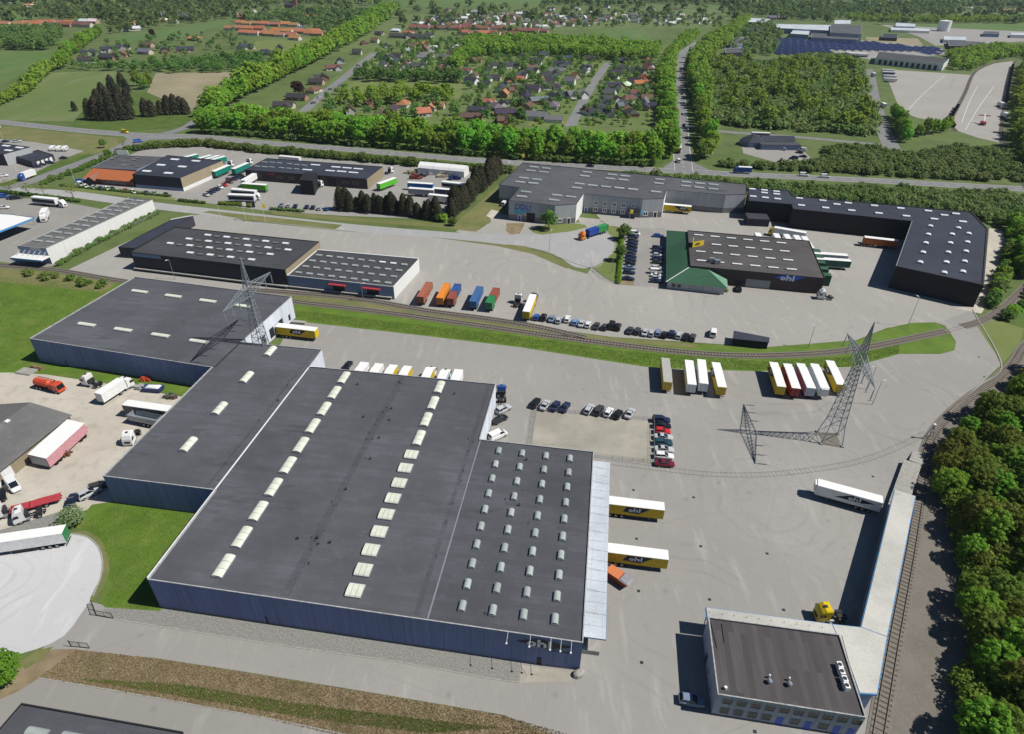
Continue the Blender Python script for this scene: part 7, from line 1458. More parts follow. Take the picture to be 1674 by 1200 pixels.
panel_me = MB().hexa([(-2.4, -14.6, .8), (2.4, -14.6, 2.3), (2.4, 14.6, 2.3), (-2.4, 14.6, .8)], [(-2.4, -14.6, .9), (2.4, -14.6, 2.4), (2.4, 14.6, 2.4), (-2.4, 14.6, .9)]).box(-.1, .1, -14, -13.8, 0, 1.5).box(-.1, .1, 13.8, 14, 0, 1.5).mesh('solar_table', 'solar_panel')
pts = []; y = min(p.y for p in sf)
while y < max(p.y for p in sf):
    x = min(p.x for p in sf)
    while x < max(p.x for p in sf):
        if in_poly(x, y, sf): pts.append((x, y))
        x += 11.5
    y += 31
pts.sort(key=lambda p: p[1]); so = g(1400, 76); se_ = empty('solar_field', (so.x, so.y, 0)); tag(se_, 'large field of dark blue solar panel rows', 'solar field')
for x, y in pts[:290]: put('panel_row', panel_me, se_, (x-so.x, y-so.y, 0))
# rail wagons
wg = MB().box(-6, 6, -1.3, 1.3, 1.0, 1.35).mesh('frame', 'chassis'); wb = MB().box(-5.9, 5.9, -1.3, -1.2, 1.35, 2.6).box(-5.9, 5.9, 1.2, 1.3, 1.35, 2.6).box(-6, -5.9, -1.3, 1.3, 1.35, 2.9).box(5.9, 6, -1.3, 1.3, 1.35, 2.9).mesh('stanchions', 'dark_door')
def wagons(px, n, where):
    w = even([(p.x, p.y) for p in wline(px, 2)], 13.4)
    for i in range(min(n, len(w)-1)):
        a, b = w[i], w[i+1]; e = empty('freight_wagon', ((a.x+b.x)/2, (a.y+b.y)/2, .1), math.atan2(b.y-a.y, b.x-a.x)); tag(e, f'dark open freight wagon {where}, {nth(i+1)} from the far end', 'wagon', f'wagons {where}'); put('frame', wg, e); put('side_wall', wb, e)
        for x in (-4, 4): put('bogie', bpy.data.meshes.get('bogie') or MB().box(-1.2, 1.2, -1.1, 1.1, .1, 1.0).mesh('bogie', 'chassis'), e, (x, 0, 0))
track('siding along the east edge of the depot strip', [(1662, 98), (1656, 107), (1648, 140), (1640, 190), (1637, 222), (1645, 252), (1662, 285), (1690, 320)]); track('siding between the two depot yards', [(1640, 96), (1605, 110), (1590, 122), (1578, 150), (1565, 175), (1553, 198), (1556, 206), (1563, 214)])
wagons([(1655, 108), (1648, 140), (1641, 185), (1637, 225)], 22, 'on the east depot siding'); wagons([(1565, 175), (1553, 196), (1556, 205), (1562, 213)], 8, 'on the inner depot siding')
for i, (x, y) in enumerate(((1452, 112.5), (1453, 116.5), (1455, 122), (1456, 127))): trailer(('plain', 'stripe', 'plain', 'plain')[i], 'white', f'white trailer at the depot fence, {nth(i+1)} from the dock', g(x, y, 4), -.15, 'trailers at the depot', False)
for x, y, lb in ((1428, 121, 'white lorry on the depot access road, upper'), (1444, 171, 'white lorry on the depot access road, lower'), (1637, 170, 'white lorry beside the east depot siding'), (1643, 187, 'white lorry loading at the east depot siding')): box_truck('white', lb, g(x, y, 2), 1.4, parts=False)
ends('plain', 'white', 'long white trailer above the scrub edge', (1352, 87.5), (1375, 88.5))
for i in range(6): trailer('plain', 'white', f'white trailer nose by the solar field, {nth(i+1)} of six', g(1387+i*5.6, 85+i*.3, 4), 1.6, 'trailers by the solar field', False)
p = g(1606, 203); ck = empty('reach_stacker', (p.x, p.y, 0), 1.1); tag(ck, 'red and white container crane on the depot strip', 'crane'); put('body', MB().box(-4, 3, -1.6, 1.6, .8, 2.4).mesh('body', 'red_trim'), ck); put('boom', MB().bar((-3, 0, 3), (7, 0, 6.5), .45).mesh('boom', 'white_paint'), ck); put('spreader', MB().box(6.5, 7.5, -4, 4, 5.4, 6.0).mesh('spreader', 'red_trim'), ck)
for x in (-2.6, 2.2):
    for sy in (-1, 1): put('wheel', WH_TRUCK, ck, (x, sy*1.5, .6), scale=1.3)
# ---------------------------------------------------------------- houses
def house_parts(kind, w, d, hw=2.7, rh=2.6):
    wl = MB(); rf = MB(); o = .5
    def gable(x0, x1, y0, y1, base, along='x'):
        wl.box(x0, x1, y0, y1, 0, hw)
        if along == 'x':
            ym = (y0+y1)/2; wl.add([(x0, y0, hw), (x0, y1, hw), (x0, ym, hw+rh*.92)], [(0, 1, 2)]); wl.add([(x1, y0, hw), (x1, y1, hw), (x1, ym, hw+rh*.92)], [(0, 1, 2)])
            a = [(x0-o, y0-o, hw-.2), (x1+o, y0-o, hw-.2), (x1+o, ym, hw+rh), (x0-o, ym, hw+rh), (x1+o, y1+o, hw-.2), (x0-o, y1+o, hw-.2)]; rf.add(a+[(x, y, z+.18) for x, y, z in a], [(6, 7, 8, 9), (9, 8, 10, 11), (0, 1, 7, 6), (5, 4, 10, 11), (1, 2, 8, 7), (0, 3, 9, 6), (2, 4, 10, 8), (3, 5, 11, 9)])
        else:
            xm = (x0+x1)/2; wl.add([(x0, y0, hw), (x1, y0, hw), (xm, y0, hw+rh*.92)], [(0, 1, 2)]); wl.add([(x0, y1, hw), (x1, y1, hw), (xm, y1, hw+rh*.92)], [(0, 1, 2)])
            a = [(x0-o, y0-o, hw-.2), (x0-o, y1+o, hw-.2), (xm, y1+o, hw+rh), (xm, y0-o, hw+rh), (x1+o, y1+o, hw-.2), (x1+o, y0-o, hw-.2)]; rf.add(a+[(x, y, z+.18) for x, y, z in a], [(6, 7, 8, 9), (9, 8, 10, 11), (0, 1, 7, 6), (5, 4, 10, 11), (1, 2, 8, 7), (0, 3, 9, 6), (2, 4, 10, 8), (3, 5, 11, 9)])
    if kind == 'gable': gable(-w/2, w/2, -d/2, d/2, 0)
    elif kind == 'ell': gable(-w/2, w/2, -d/2, d/2, 0); gable(w/2-d*.8, w/2, -d/2-d*.6, -d/2+.1, 0, 'y')
    else:
        wl.box(-w/2, w/2, -d/2, d/2, 0, hw); a = [(-w/2-o, -d/2-o, hw-.2), (w/2+o, -d/2-o, hw-.2), (w/2+o, d/2+o, hw-.2), (-w/2-o, d/2+o, hw-.2), (-w/2+d*.45, 0, hw+rh), (w/2-d*.45, 0, hw+rh)]; rf.add(a, [(0, 1, 5, 4), (2, 3, 4, 5), (1, 2, 5), (3, 0, 4), (3, 2, 1, 0)])
    ch = MB().box(w*.15, w*.15+.7, -.3, .4, hw+rh*.5, hw+rh+.7)
    wn = [MB().box(x-.9, x+.9, -d/2-.04, -d/2+.02, .9, 2.1) for x in (-w*.3, -w*.05)]
    return wl.mesh('wall', 'render_wall'), rf.mesh('roof', 'tile_roof'), ch.mesh('chimney', 'brick_red'), [m.mesh('window', 'glass') for m in wn], MB().box(w*.2, w*.2+1.0, -d/2-.05, -d/2+.02, 0, 2.1).mesh('door', 'white_frame')
HV = [house_parts(*a) for a in (('gable', 14, 8), ('gable', 17, 8.5), ('hip', 15, 9), ('ell', 14, 8), ('ell', 16, 8.5), ('gable', 11, 7.5, 3.2, 3.4))]
ROOFC = {'dark': (.05, .052, .062), 'brown': (.15, .085, .06), 'orange': (.38, .16, .085), 'red': (.21, .085, .07), 'grey': (.16, .16, .17), 'white': (.62, .62, .6)}
WALLC = [(.55, .52, .48), (.35, .20, .14), (.62, .62, .60), (.40, .30, .22), (.5, .45, .36)]
def house(px, rc_, label, v=None, rz=None, s=1.0, group=None, detail=True, name='house'):
    p = g(*px); i = rnd.randrange(len(HV)) if v is None else v; wl, rf, ch, wn, dr = HV[i]
    e = empty(name, (p.x, p.y, 0), rnd.choice((-.15, 1.42, .35, -1.2)) + rnd.uniform(-.15, .15) if rz is None else rz); e.scale = (s,)*3 if not isinstance(s, tuple) else s; tag(e, label, 'house', group)
    put('wall', wl, e, color=rnd.choice(WALLC)); r = put('roof', rf, e, color=tuple(min(.8, x*rnd.uniform(.8, 1.25)) for x in ROOFC[rc_]))
    if detail:
        put('chimney', ch, r); put('door', dr, e)
        for m in wn: put('window', m, e)
    return e
RC = {'d': 'dark', 'b': 'brown', 'o': 'orange', 'r': 'red', 'g': 'grey', 'w': 'white'}
def cluster(lst, ox, where, s=1.0, detail=True):
    lst = sorted(lst, key=lambda t: t[0]); cnt = {}
    for x, y, c_ in lst:
        cnt[c_] = cnt.get(c_, 0)+1
        house((ox+x/3.986, y/3.986+2), RC[c_], f'{RC[c_]}-roofed house {where}, {nth(cnt[c_])} {RC[c_]} roof from the west', None, None, s, f'houses {where}', detail)
cluster([(545, 400, 'd'), (500, 445, 'b'), (440, 508, 'd'), (390, 540, 'd'), (375, 590, 'b'), (265, 640, 'd'), (180, 695, 'd'), (655, 345, 'd'), (700, 280, 'b'), (770, 268, 'b'), (845, 297, 'd')], 420, 'west of the older village street')
cluster([(800, 362, 'd'), (915, 375, 'd'), (900, 405, 'd'), (870, 455, 'd'), (1220, 402, 'r'), (1050, 432, 'd'), (1200, 442, 'b'), (1340, 367, 'b'), (1410, 397, 'b'), (1350, 467, 'b'), (1000, 302, 'b'), (1080, 287, 'o'), (1095, 322, 'b'), (990, 212, 'o'), (985, 242, 'd'), (905, 197, 'w'), (800, 217, 'd'), (1120, 227, 'd'), (1110, 360, 'g'), (1290, 330, 'd')], 420, 'between the older street and the oak row')
cluster([(745, 677, 'b'), (610, 732, 'b'), (955, 682, 'o'), (880, 722, 'd'), (820, 742, 'b'), (1140, 702, 'o'), (1085, 747, 'o'), (1400, 770, 'b'), (1440, 727, 'd'), (1495, 672, 'o'), (1545, 512, 'd'), (1600, 582, 'd'), (1610, 622, 'o'), (1620, 742, 'd'), (1650, 532, 'o'), (1560, 700, 'g'), (1630, 785, 'b')], 420, 'below the village green')
cluster([(50, 362, 'd'), (190, 362, 'd'), (140, 397, 'd'), (100, 442, 'b'), (335, 382, 'd'), (290, 417, 'd'), (265, 457, 'd'), (495, 382, 'd'), (455, 462, 'd'), (400, 507, 'o'), (180, 532, 'b'), (210, 502, 'd'), (20, 522, 'o'), (45, 490, 'd'), (120, 587, 'd'), (75, 622, 'd'), (35, 672, 'd'), (290, 632, 'd'), (255, 692, 'g'), (90, 700, 'b'), (160, 660, 'g'), (10, 590, 'b'), (230, 570, 'd'), (60, 755, 'd')], 840, 'west of the straight street')
cluster([(690, 397, 'd'), (690, 442, 'd'), (665, 472, 'd'), (865, 397, 'b'), (870, 447, 'b'), (835, 482, 'd'), (845, 522, 'o'), (825, 548, 'o'), (730, 557, 'w'), (610, 607, 'b'), (800, 612, 'b'), (790, 642, 'd'), (620, 652, 'd'), (555, 702, 'd'), (545, 742, 'd'), (600, 742, 'd'), (760, 742, 'd'), (860, 657, 'b'), (720, 690, 'g'), (850, 700, 'd'), (650, 560, 'd')], 840, 'east of the straight street')
cluster([(600, 347, 'd'), (710, 327, 'd'), (820, 312, 'd'), (960, 297, 'b'), (570, 397, 'd'), (710, 377, 'd'), (810, 357, 'b'), (950, 342, 'g'), (1080, 332, 'd'), (1210, 327, 'd'), (1270, 252, 'o'), (880, 187, 'w'), (820, 190, 'd'), (800, 120, 'd'), (970, 120, 'w'), (1070, 130, 'w'), (1140, 140, 'w'), (1580, 112, 'o'), (1590, 310, 'd')], 0, 'at the farm hamlet past the fields', 1.15)
cluster([(150, 322, 'd'), (265, 347, 'd'), (55, 347, 'd'), (250, 250, 'o')], 420, 'beside the park lawn', 1.2)
# terraces and school: long roofs
for px, rc_, sx, rz, lb in [((30, 42), 'orange', 5.5, -.12, 'orange-roofed terrace at the far left field edge'), ((62, 40), 'orange', 3.0, -.12, 'second orange-roofed terrace at the far left field edge'), ((95, 39), 'orange', 4.5, -.1, 'third orange-roofed terrace at the far left field edge'), ((130, 43), 'red', 3.2, -.1, 'short red-roofed terrace at the far left field edge'), ((212, 39), 'orange', 2.2, -.2, 'big orange-roofed farmhouse among white sheds'), ((148, 37), 'white', 1.8, -.2, 'pale shed beside the orange farmhouse'), ((408, 40), 'orange', 3.2, -.1, 'tall orange school roof beyond the park'), ((400, 49), 'orange', 5.0, -.12, 'long orange school wing above the park'), ((425, 57), 'orange', 4.5, -.12, 'lowest orange school wing along the park'), ((458, 42), 'orange', 4.5, -.1, 'thin orange wing behind the school'), ((463, 53), 'orange', 2.0, -.12, 'orange school pavilion, west of three'), ((485, 53.5), 'orange', 2.0, -.12, 'orange school pavilion, middle of three'), ((508, 54), 'orange', 2.0, -.12, 'orange school pavilion, east of three'), ((460, 59), 'orange', 3.2, -.12, 'lower orange wing by the pavilions'), ((515, 57), 'orange', 2.0, -.12, 'end orange wing by the avenue'), ((508, 29), 'orange', 2.2, -.2, 'orange house behind the school trees'), ((530, 31), 'orange', 1.4, .9, 'small orange house behind the school trees'), ((718, 48), 'red', 7.0, -.06, 'long dark red terrace, west of two'), ((785, 47.5), 'red', 6.5, -.06, 'long dark red terrace, east of two'), ((782, 56.5), 'orange', 4.6, -.06, 'orange-red terrace in front of the dark red ones'), ((825, 58), 'red', 3.5, -.3, 'red terrace end beside the woodland'), ((672, 62), 'dark', 4.5, -.1, 'long dark flat-roofed villa'), ((855, 52), 'red', 3.0, -.2, 'red-roofed cottage row at the meadow'), ((882, 53), 'red', 2.6, -.3, 'second red-roofed cottage row at the meadow'), ((1285, 22), 'orange', 3.5, -.1, 'faint orange terrace beyond the depot trees'), ((1650, 18), 'orange', 3.0, -.1, 'faint orange terrace on the far right rise'), ((1270, 31), 'grey', 2.2, -.1, 'grey house by the factory chimney trees')]:
    n_ = max(1, round(sx/1.15)); p_ = g(*px)
    for k_ in range(n_):
        q_ = p_+Vector((math.cos(rz), math.sin(rz), 0))*((k_-(n_-1)/2)*16.5); h_ = house(px, rc_, lb+(f', unit {nth(k_+1)} from the west' if n_ > 1 else ''), 0, rz+rnd.uniform(-.04, .04), (1.12, 1.45, rnd.uniform(1.15, 1.4)), 'terrace units', False, 'terrace_house'); h_.location = (q_.x+rnd.uniform(-2, 2), q_.y+rnd.uniform(-5, 5), 0)
# church with spire
cp = g(477, 14); ch = empty('church', (cp.x, cp.y, 0)); tag(ch, 'village church with a tall dark spire at the skyline', 'church'); put('nave', MB().box(-14, 6, -5, 5, 0, 9).mesh('nave', 'brick_red'), ch); put('nave_roof', MB().add([(-14.5, -5.6, 8.8), (6, -5.6, 8.8), (6, 5.6, 8.8), (-14.5, 5.6, 8.8), (-14.5, 0, 15), (6, 0, 15)], [(0, 1, 5, 4), (2, 3, 4, 5), (1, 2, 5), (3, 0, 4)]).mesh('nave_roof', 'roof_slate'), ch); put('tower', MB().box(6, 13, -3.5, 3.5, 0, 20).mesh('tower', 'brick_red'), ch); put('spire', MB().add([(5.8, -3.7, 20), (13.2, -3.7, 20), (13.2, 3.7, 20), (5.8, 3.7, 20), (9.5, 0, 42)], [(0, 1, 4), (1, 2, 4), (2, 3, 4), (3, 0, 4)]).mesh('spire', 'roof_slate'), ch)
# far village: many small houses, one mesh each
HV1 = []
for wl, rf, c_, wn, dr in HV:
    m = bpy.data.meshes.new('far_house'); bm = bmesh.new(); bm.from_mesh(wl); n0 = len(bm.faces); bm.from_mesh(rf); bm.faces.ensure_lookup_table()
    for f in bm.faces[n0:]: f.material_index = 1
    bm.to_mesh(m); bm.free(); m.materials.append(MATS['wall_pale']); m.materials.append(MATS['tile_roof']); HV1.append(m)
def far_village(pxpoly, spacing, where, seed, cols):
    pts = sorted(scatter(pxpoly, spacing, seed, .42)); rr = random.Random(seed); cnt = {}
    for x, y in pts:
        c_ = rr.choice(cols); cnt[c_] = cnt.get(c_, 0)+1
        o = put('village_house', HV1[rr.randrange(len(HV1))], None, (x, y, 0), rr.uniform(0, 3.1), ROOFC[c_]); k = rr.uniform(.75, 1.05); o.scale = (k, k, k*1.15); tag(o, f'{c_}-roofed house {where}, {nth(cnt[c_])} {c_} one from the west', 'house', f'houses {where}')
far_village([(660, 45), (720, 24), (960, 22), (1010, 30), (950, 44), (860, 50), (840, 44)], 32, 'on the central rise', 3, ['white', 'white', 'dark', 'dark', 'grey', 'brown', 'red'])
far_village([(960, 22), (1100, 22), (1170, 30), (1165, 42), (1080, 40), (1000, 38)], 42, 'behind the marshy meadow', 4, ['dark', 'dark', 'grey', 'white'])
far_village([(700, 14), (1100, 10), (1110, 20), (730, 22)], 95, 'at the wooded skyline', 5, ['dark', 'white', 'brown'])
far_village([(765, 118), (840, 100), (980, 108), (922, 204), (850, 200), (770, 185)], 36, 'among gardens off the straight street', 10, ['dark', 'dark', 'dark', 'grey', 'brown'])
far_village([(1005, 108), (1070, 112), (1060, 205), (945, 205)], 38, 'among gardens near the north road', 12, ['dark', 'dark', 'grey', 'brown'])
far_village([(620, 85), (760, 78), (740, 118), (600, 118)], 40, 'among gardens above the oak row', 14, ['dark', 'brown', 'grey', 'white'])
far_village([(300, 22), (480, 16), (470, 28), (330, 34)], 60, 'around the church', 6, ['dark', 'white', 'grey'])
far_village([(1560, 14), (1690, 12), (1690, 22), (1570, 24)], 95, 'on the far right rise', 8, ['dark', 'white', 'brown'])
far_village([(0, 3), (110, 2), (100, 12), (0, 16)], 95, 'in the upper left corner', 9, ['dark', 'white', 'orange'])

# ---------------------------------------------------------------- trees
def belt(px, d, keys, fmt, s=(1, 1.25), group=None, jit=1.2, name='tree', cat='tree', limit=999):
    w = even([(p.x, p.y) for p in [g(*q) for q in px]], d)
    for i, p in enumerate(w[:limit]):
        tree(rnd.choice(keys), fmt.format(n=nth(i+1)), (p.x+rnd.uniform(-jit, jit), p.y+rnd.uniform(-jit, jit)), rnd.uniform(*s), group, name, cat)
# near wood on the right
wood = [(1715, 592, 3), (1680, 606, 3), (1612, 660, 3), (1568, 705, 3), (1534, 758, 3), (1556, 820, 3), (1582, 882, 3), (1586, 1000, 3), (1578, 1100, 3), (1568, 1240, 3), (1715, 1240, 3)]
pts = sorted(scatter(wood, 4.4, 5, .45), key=lambda p: -p[1])
for i, (x, y) in enumerate(pts):
    k = rnd.random(); key = 'near_green' if k < .42 else 'near_wood'
    tree(key, f'{"fresh green" if key == "near_green" else "olive brown"} tree in the wood beside the siding, {nth(i+1)} counted from the level crossing', (x, y), rnd.uniform(.60, 1.06), 'trees of the wood beside the siding', 'woodland_tree')
belt([(335, 216), (420, 220), (520, 229), (640, 239), (760, 249), (900, 260), (1064, 268)], 8.2, ['belt', 'belt', 'belt', 'belt_olive'], 'tree in the front row of the belt along the main road, {n} from the west', (.95, 1.25), 'trees in the belt front row')
belt([(338, 207), (430, 210), (530, 219), (650, 229), (770, 239), (905, 249), (1060, 256)], 9.5, ['belt', 'belt', 'belt_olive'], 'tree in the rear row of the belt along the main road, {n} from the west', (1.0, 1.3), 'trees in the belt rear row')
belt([(345, 190), (380, 166), (430, 142), (480, 118), (520, 97)], 10, ['belt'], 'bright tree on the right side of the avenue, {n} from the main road', (1.0, 1.3), 'trees of the avenue')
belt([(1094, 258), (1093, 210), (1090, 165), (1088, 130), (1092, 105)], 9.5, ['belt', 'belt_olive'], 'tree on the left of the north road, {n} from the junction', (.95, 1.2), 'trees left of the north road')
belt([(1146, 262), (1160, 240), (1146, 222), (1142, 190), (1136, 160), (1128, 130), (1126, 110)], 9.5, ['belt', 'belt_olive', 'dark'], 'tree on the right of the north road, {n} from the junction', (.95, 1.2), 'trees right of the north road')
# dark conifer hedge round the scrap corner
belt([(556, 341), (600, 345), (650, 350), (700, 356), (722, 359)], 2.1, ['conifer'], 'dark conifer in the hedge along the works street, {n} from the west', (.72, 1.12), 'conifers along the street', .9, 'conifer_tree', 'conifer')
belt([(742, 352), (758, 336), (775, 318), (790, 303), (806, 290), (816, 283)], 2.9, ['conifer'], 'dark conifer in the hedge beside the grey hall, {n} from the street', (.85, 1.25), 'conifers beside the grey hall', 1.3, 'conifer_tree', 'conifer')
for i, (x, y, s) in enumerate([(600, 775, 1.0), (650, 778, 1.15), (700, 778, 1.2), (750, 778, 1.2), (800, 775, 1.15), (850, 772, 1.0), (660, 720, 1.1), (720, 700, 1.1), (790, 700, 1.1), (680, 640, 1.0), (740, 600, 1.0), (800, 560, .9), (770, 640, 1.0), (840, 680, .9), (830, 600, .8), (960, 755, .95), (1000, 755, .8), (1055, 745, .75), (1105, 742, 1.0), (1150, 740, 1.0), (1190, 738, .95), (1215, 740, .8), (490, 720, .5)]):
    tree('spruce_far', f'dark spruce in the field clump, {nth(i+1)} of the clump', g(x/3.986, y/3.986), s*1.05, 'spruces in the field clump', 'spruce_tree', 'conifer')
for px, key, s, lb in [((897, 374), 'dark', .95, 'round tree on the lawn of the grey hall'), ((1020, 391), 'dark', .8, 'small tree on the car park island, upper'), ((1013, 426), 'small', 1.1, 'small tree on the car park island, lower'), ((122, 858), 'white', 1.0, 'white-flowering bush at the lawn edge'), ((14, 1112), 'bright', 1.15, 'bright green maple bush at the lower left edge'), ((170, 241), 'dark', .55, 'lone small tree on the road bank'), ((20, 318), 'pale', 1.1, 'thin budding tree by the forecourt hedge, first from the west'), ((48, 320), 'pale', 1.0, 'thin budding tree by the forecourt hedge, second from the west'), ((73, 320), 'pale', 1.0, 'yellow-green budding tree by the forecourt hedge, third from the west'), ((121, 325), 'pale', 1.15, 'thin budding tree by the forecourt hedge, fourth from the west'), ((178, 257), 'bright', .9, 'bright tree beside the roof sign'), ((203, 243), 'pale', .9, 'pale sapling by the junction'), ((489, 157), 'copper', 1.2, 'dark copper beech in the village'), ((1150, 152), 'dark', 1.0, 'dark thicket tree by the north road'), ((236, 145), 'belt', .9, 'bright tree beside the spruces'), ((225, 140), 'belt_olive', 1.0, 'olive tree behind the spruces'), ((245, 142), 'belt_olive', .9, 'olive tree at the sand field corner'), ((722, 361), 'bush_green', 1.2, 'bright bush at the conifer corner'), ((740, 368), 'bush', 1.1, 'dark bush at the conifer corner'), ((250, 60), 'copper', 1.0, 'dark copper tree by the white sheds'), ((1015, 268), 'pale', 1.6, 'pale feathery tree behind the grey hall')]:
    tree(key, lb, g(*px), s, None, 'bush' if 'bush' in lb else 'tree', 'bush' if 'bush' in lb else 'tree')
belt([(1478, 232), (1472, 215), (1466, 200), (1458, 188)], 8, ['belt'], 'bright poplar along the depot access road, {n} from the slip road', (.75, .9), 'poplars by the depot road', .5)
belt([(1500, 222), (1520, 218), (1540, 215), (1548, 206)], 9, ['belt'], 'bright tree at the depot corner, {n} from the west', (.6, .8), 'trees at the depot corner', .5)
belt([(100, 112), (112, 96), (128, 82), (148, 67), (165, 57)], 13, ['belt_olive', 'belt'], 'golden green tree in the row above the pale field, {n} from the field', (1.0, 1.3), 'trees above the pale field')
belt([(1660, 378), (1650, 410), (1642, 440), (1630, 472), (1618, 500)], 3.2, ['bush', 'bush_green'], 'bush behind the sandy strip of the black hall, {n} from the top', (.9, 1.5), 'bushes behind the black hall', .6, 'bush', 'bush')
belt([(1690, 470), (1672, 500), (1650, 512), (1640, 525)], 4, ['bush', 'bush_green'], 'bush inside the railway curve, {n} from the east', (.8, 1.2), 'bushes in the railway curve', .8, 'bush', 'bush')
belt([(1650, 372), (1668, 395), (1662, 430), (1672, 455), (1690, 420)], 5.0, ['belt_olive', 'belt'], 'young tree east of the sandy strip, {n} from the top', (.5, .7), 'young trees east of the black hall', .6)
# hedges (each one clipped mass)
rs0 = [crown_np(300+i, 2.0, 1.4, .1, 10, 240, .42) for i in range(4)]; rs1 = [crown_np(320+i, 3.2, 3.0, .3, 14, 330, .62) for i in range(5)]
vf = [crown_np(340+i, 4.2, 4.4, .6, 12, 110, 1.25) for i in range(5)]; vff = [crown_np(360+i, 7.0, 6.0, .6, 8, 44, 3.2) for i in range(5)]; rs2 = [crown_np(400+i, 3.4, 2.2, -.3, 12, 300, .62) for i in range(5)]; vs = [crown_np(420+i, 5.2, 2.7, -.9, 10, 130, 1.25) for i in range(5)]; vm = [crown_np(380+i, 4.6, 5.2, 1.0, 14, 210, 1.0) for i in range(5)]
def hedge(label, px, d, s, mat='leaf_dark', variants=None, wid=1.0):
    w = even([(p.x, p.y) for p in [g(*q) for q in px]], d); o = mass('hedge', label, [(p.x+rnd.uniform(-wid, wid), p.y+rnd.uniform(-wid, wid), rnd.uniform(*s)) for p in w], variants or rs0, mat, 'thing'); o['category'] = 'hedge'; return o
hedge('dark undergrowth at the foot of the tree belt', [(335, 218), (420, 223), (520, 232), (640, 242), (760, 252), (900, 263), (1064, 271)], 2.6, (.7, 1.3), 'leaf_dark', None, 1.5)
hedge('wild hedge between the main road and the works', [(225, 245), (330, 238), (450, 250), (640, 266), (760, 277), (835, 283)], 2.0, (.9, 1.5), 'leaf_dark', None, 2.2)
hedge('brighter shrubs on the bank of the works road', [(212, 243), (160, 265), (100, 290), (70, 302)], 1.6, (.55, .9), 'tuft_green', None, 2.0)
hedge('clipped low hedge before the orange roofed office', [(101, 303), (180, 311), (280, 321)], .9, (.35, .45), 'leaf_dark', None, .3); hedge('clipped low hedge at the filling station', [(-40, 310), (20, 316), (75, 322), (130, 330)], .9, (.45, .55), 'leaf_dark', None, .3)
hedge('clipped low hedge by the works gate', [(294, 328), (335, 332)], .9, (.4, .5), 'leaf_dark', None, .2); hedge('clipped brown hedge before the works trailers', [(360, 333), (415, 338)], .9, (.45, .55), 'leaf_wood', None, .2); hedge('clipped low hedge before the parked cars west of the conifers', [(444, 342), (495, 346)], .9, (.4, .5), 'leaf_dark', None, .2)
hedge('hedge along the fence of the long white hall', [(256, 350), (200, 377), (140, 408), (92, 436)], 1.2, (.45, .7), 'leaf_dark', None, .5)
hedge('clipped hedge west of the staff car park', [(1018, 375), (1015, 410), (1011, 463)], .8, (.4, .5), 'leaf_wood', None, .15); hedge('clipped hedge in front of the green roof', [(1090, 465), (1130, 469), (1190, 476)], .8, (.3, .45), 'leaf_wood', None, .2)
hedge('field hedge beside the deep green meadow', [(-60, 195), (0, 170), (40, 152), (60, 135), (78, 118), (95, 112)], 5, (1.1, 1.9), 'leaf_wood', rs1, 2.0); hedge('scrub along the railway bank west of the rear hall', [(40, 448), (110, 458), (170, 470)], 2.2, (.4, .8), 'tuft_green', None, 2.0)
# shrubs and woods too dense to count
def wood_mass(name, label, pxpoly, spacing, s, variants, mat, seed, avoid=()):
    pts = scatter(pxpoly, spacing, seed, .48, avoid); rr = random.Random(seed); return mass(name, label, [(x, y, rr.uniform(*s)) for x, y in pts], variants, mat)
un = [crown_np(440+i, 1.9, 1.5, .0, 30, 720, .19) for i in range(3)]; wood_mass('undergrowth', 'leafy undergrowth filling the wood beside the siding', wood, 3.0, (.8, 1.5), un, 'leaf_near', 40)
wood_mass('scrub', 'dense shrubs between the halls and the main road', [(1000, 288), (1060, 290), (1130, 294), (1230, 301), (1440, 311), (1740, 325), (1740, 372), (1655, 372), (1625, 366), (1590, 352), (1300, 325), (1225, 312), (1100, 303)], 4.4, (.6, 1.05), rs2, 'leaf_scrub', 11)
wood_mass('scrub', 'dense shrubs beyond the main road', [(1165, 272), (1205, 268), (1300, 272), (1345, 262), (1345, 240), (1420, 246), (1480, 252), (1560, 240), (1640, 248), (1740, 258), (1740, 302), (1600, 295), (1440, 287), (1250, 278)], 5.2, (.6, 1.1), rs2, 'leaf_scrub', 12)
wood_mass('scrub', 'wide willow scrub between north road and depot', [(1140, 98), (1200, 98), (1262, 106), (1310, 95), (1360, 92), (1402, 100), (1415, 140), (1422, 180), (1432, 222), (1300, 214), (1205, 208), (1160, 200), (1135, 150)], 7.4, (.7, 1.35), vs, 'leaf_scrub', 13)
wood_mass('scrub', 'taller bushes scattered through the willow scrub', [(1140, 98), (1262, 106), (1402, 100), (1430, 215), (1205, 205), (1140, 160)], 24, (.9, 1.3), vm, 'leaf_wood', 14)
wood_mass('woodland', 'rear trees of the belt along the main road', [(335, 205), (345, 190), (480, 205), (700, 225), (1070, 248), (1075, 256), (900, 247), (640, 228), (430, 210)], 8.5, (.85, 1.2), vm, 'leaf_beech', 15)
wood_mass('woodland', 'trees of the avenue running to the village', [(335, 185), (370, 160), (430, 132), (480, 105), (530, 78), (570, 54), (600, 34), (625, 16), (648, 14), (632, 34), (600, 58), (555, 84), (520, 100), (470, 124), (400, 160), (350, 190)], 10.5, (1.15, 1.75), vm, 'leaf_beech', 16)
wood_mass('woodland', 'rear trees left of the north road', [(1072, 245), (1080, 180), (1076, 130), (1086, 100), (1112, 70), (1130, 55), (1140, 62), (1112, 82), (1098, 105), (1092, 250)], 9, (.9, 1.3), vm, 'leaf_beech', 17)
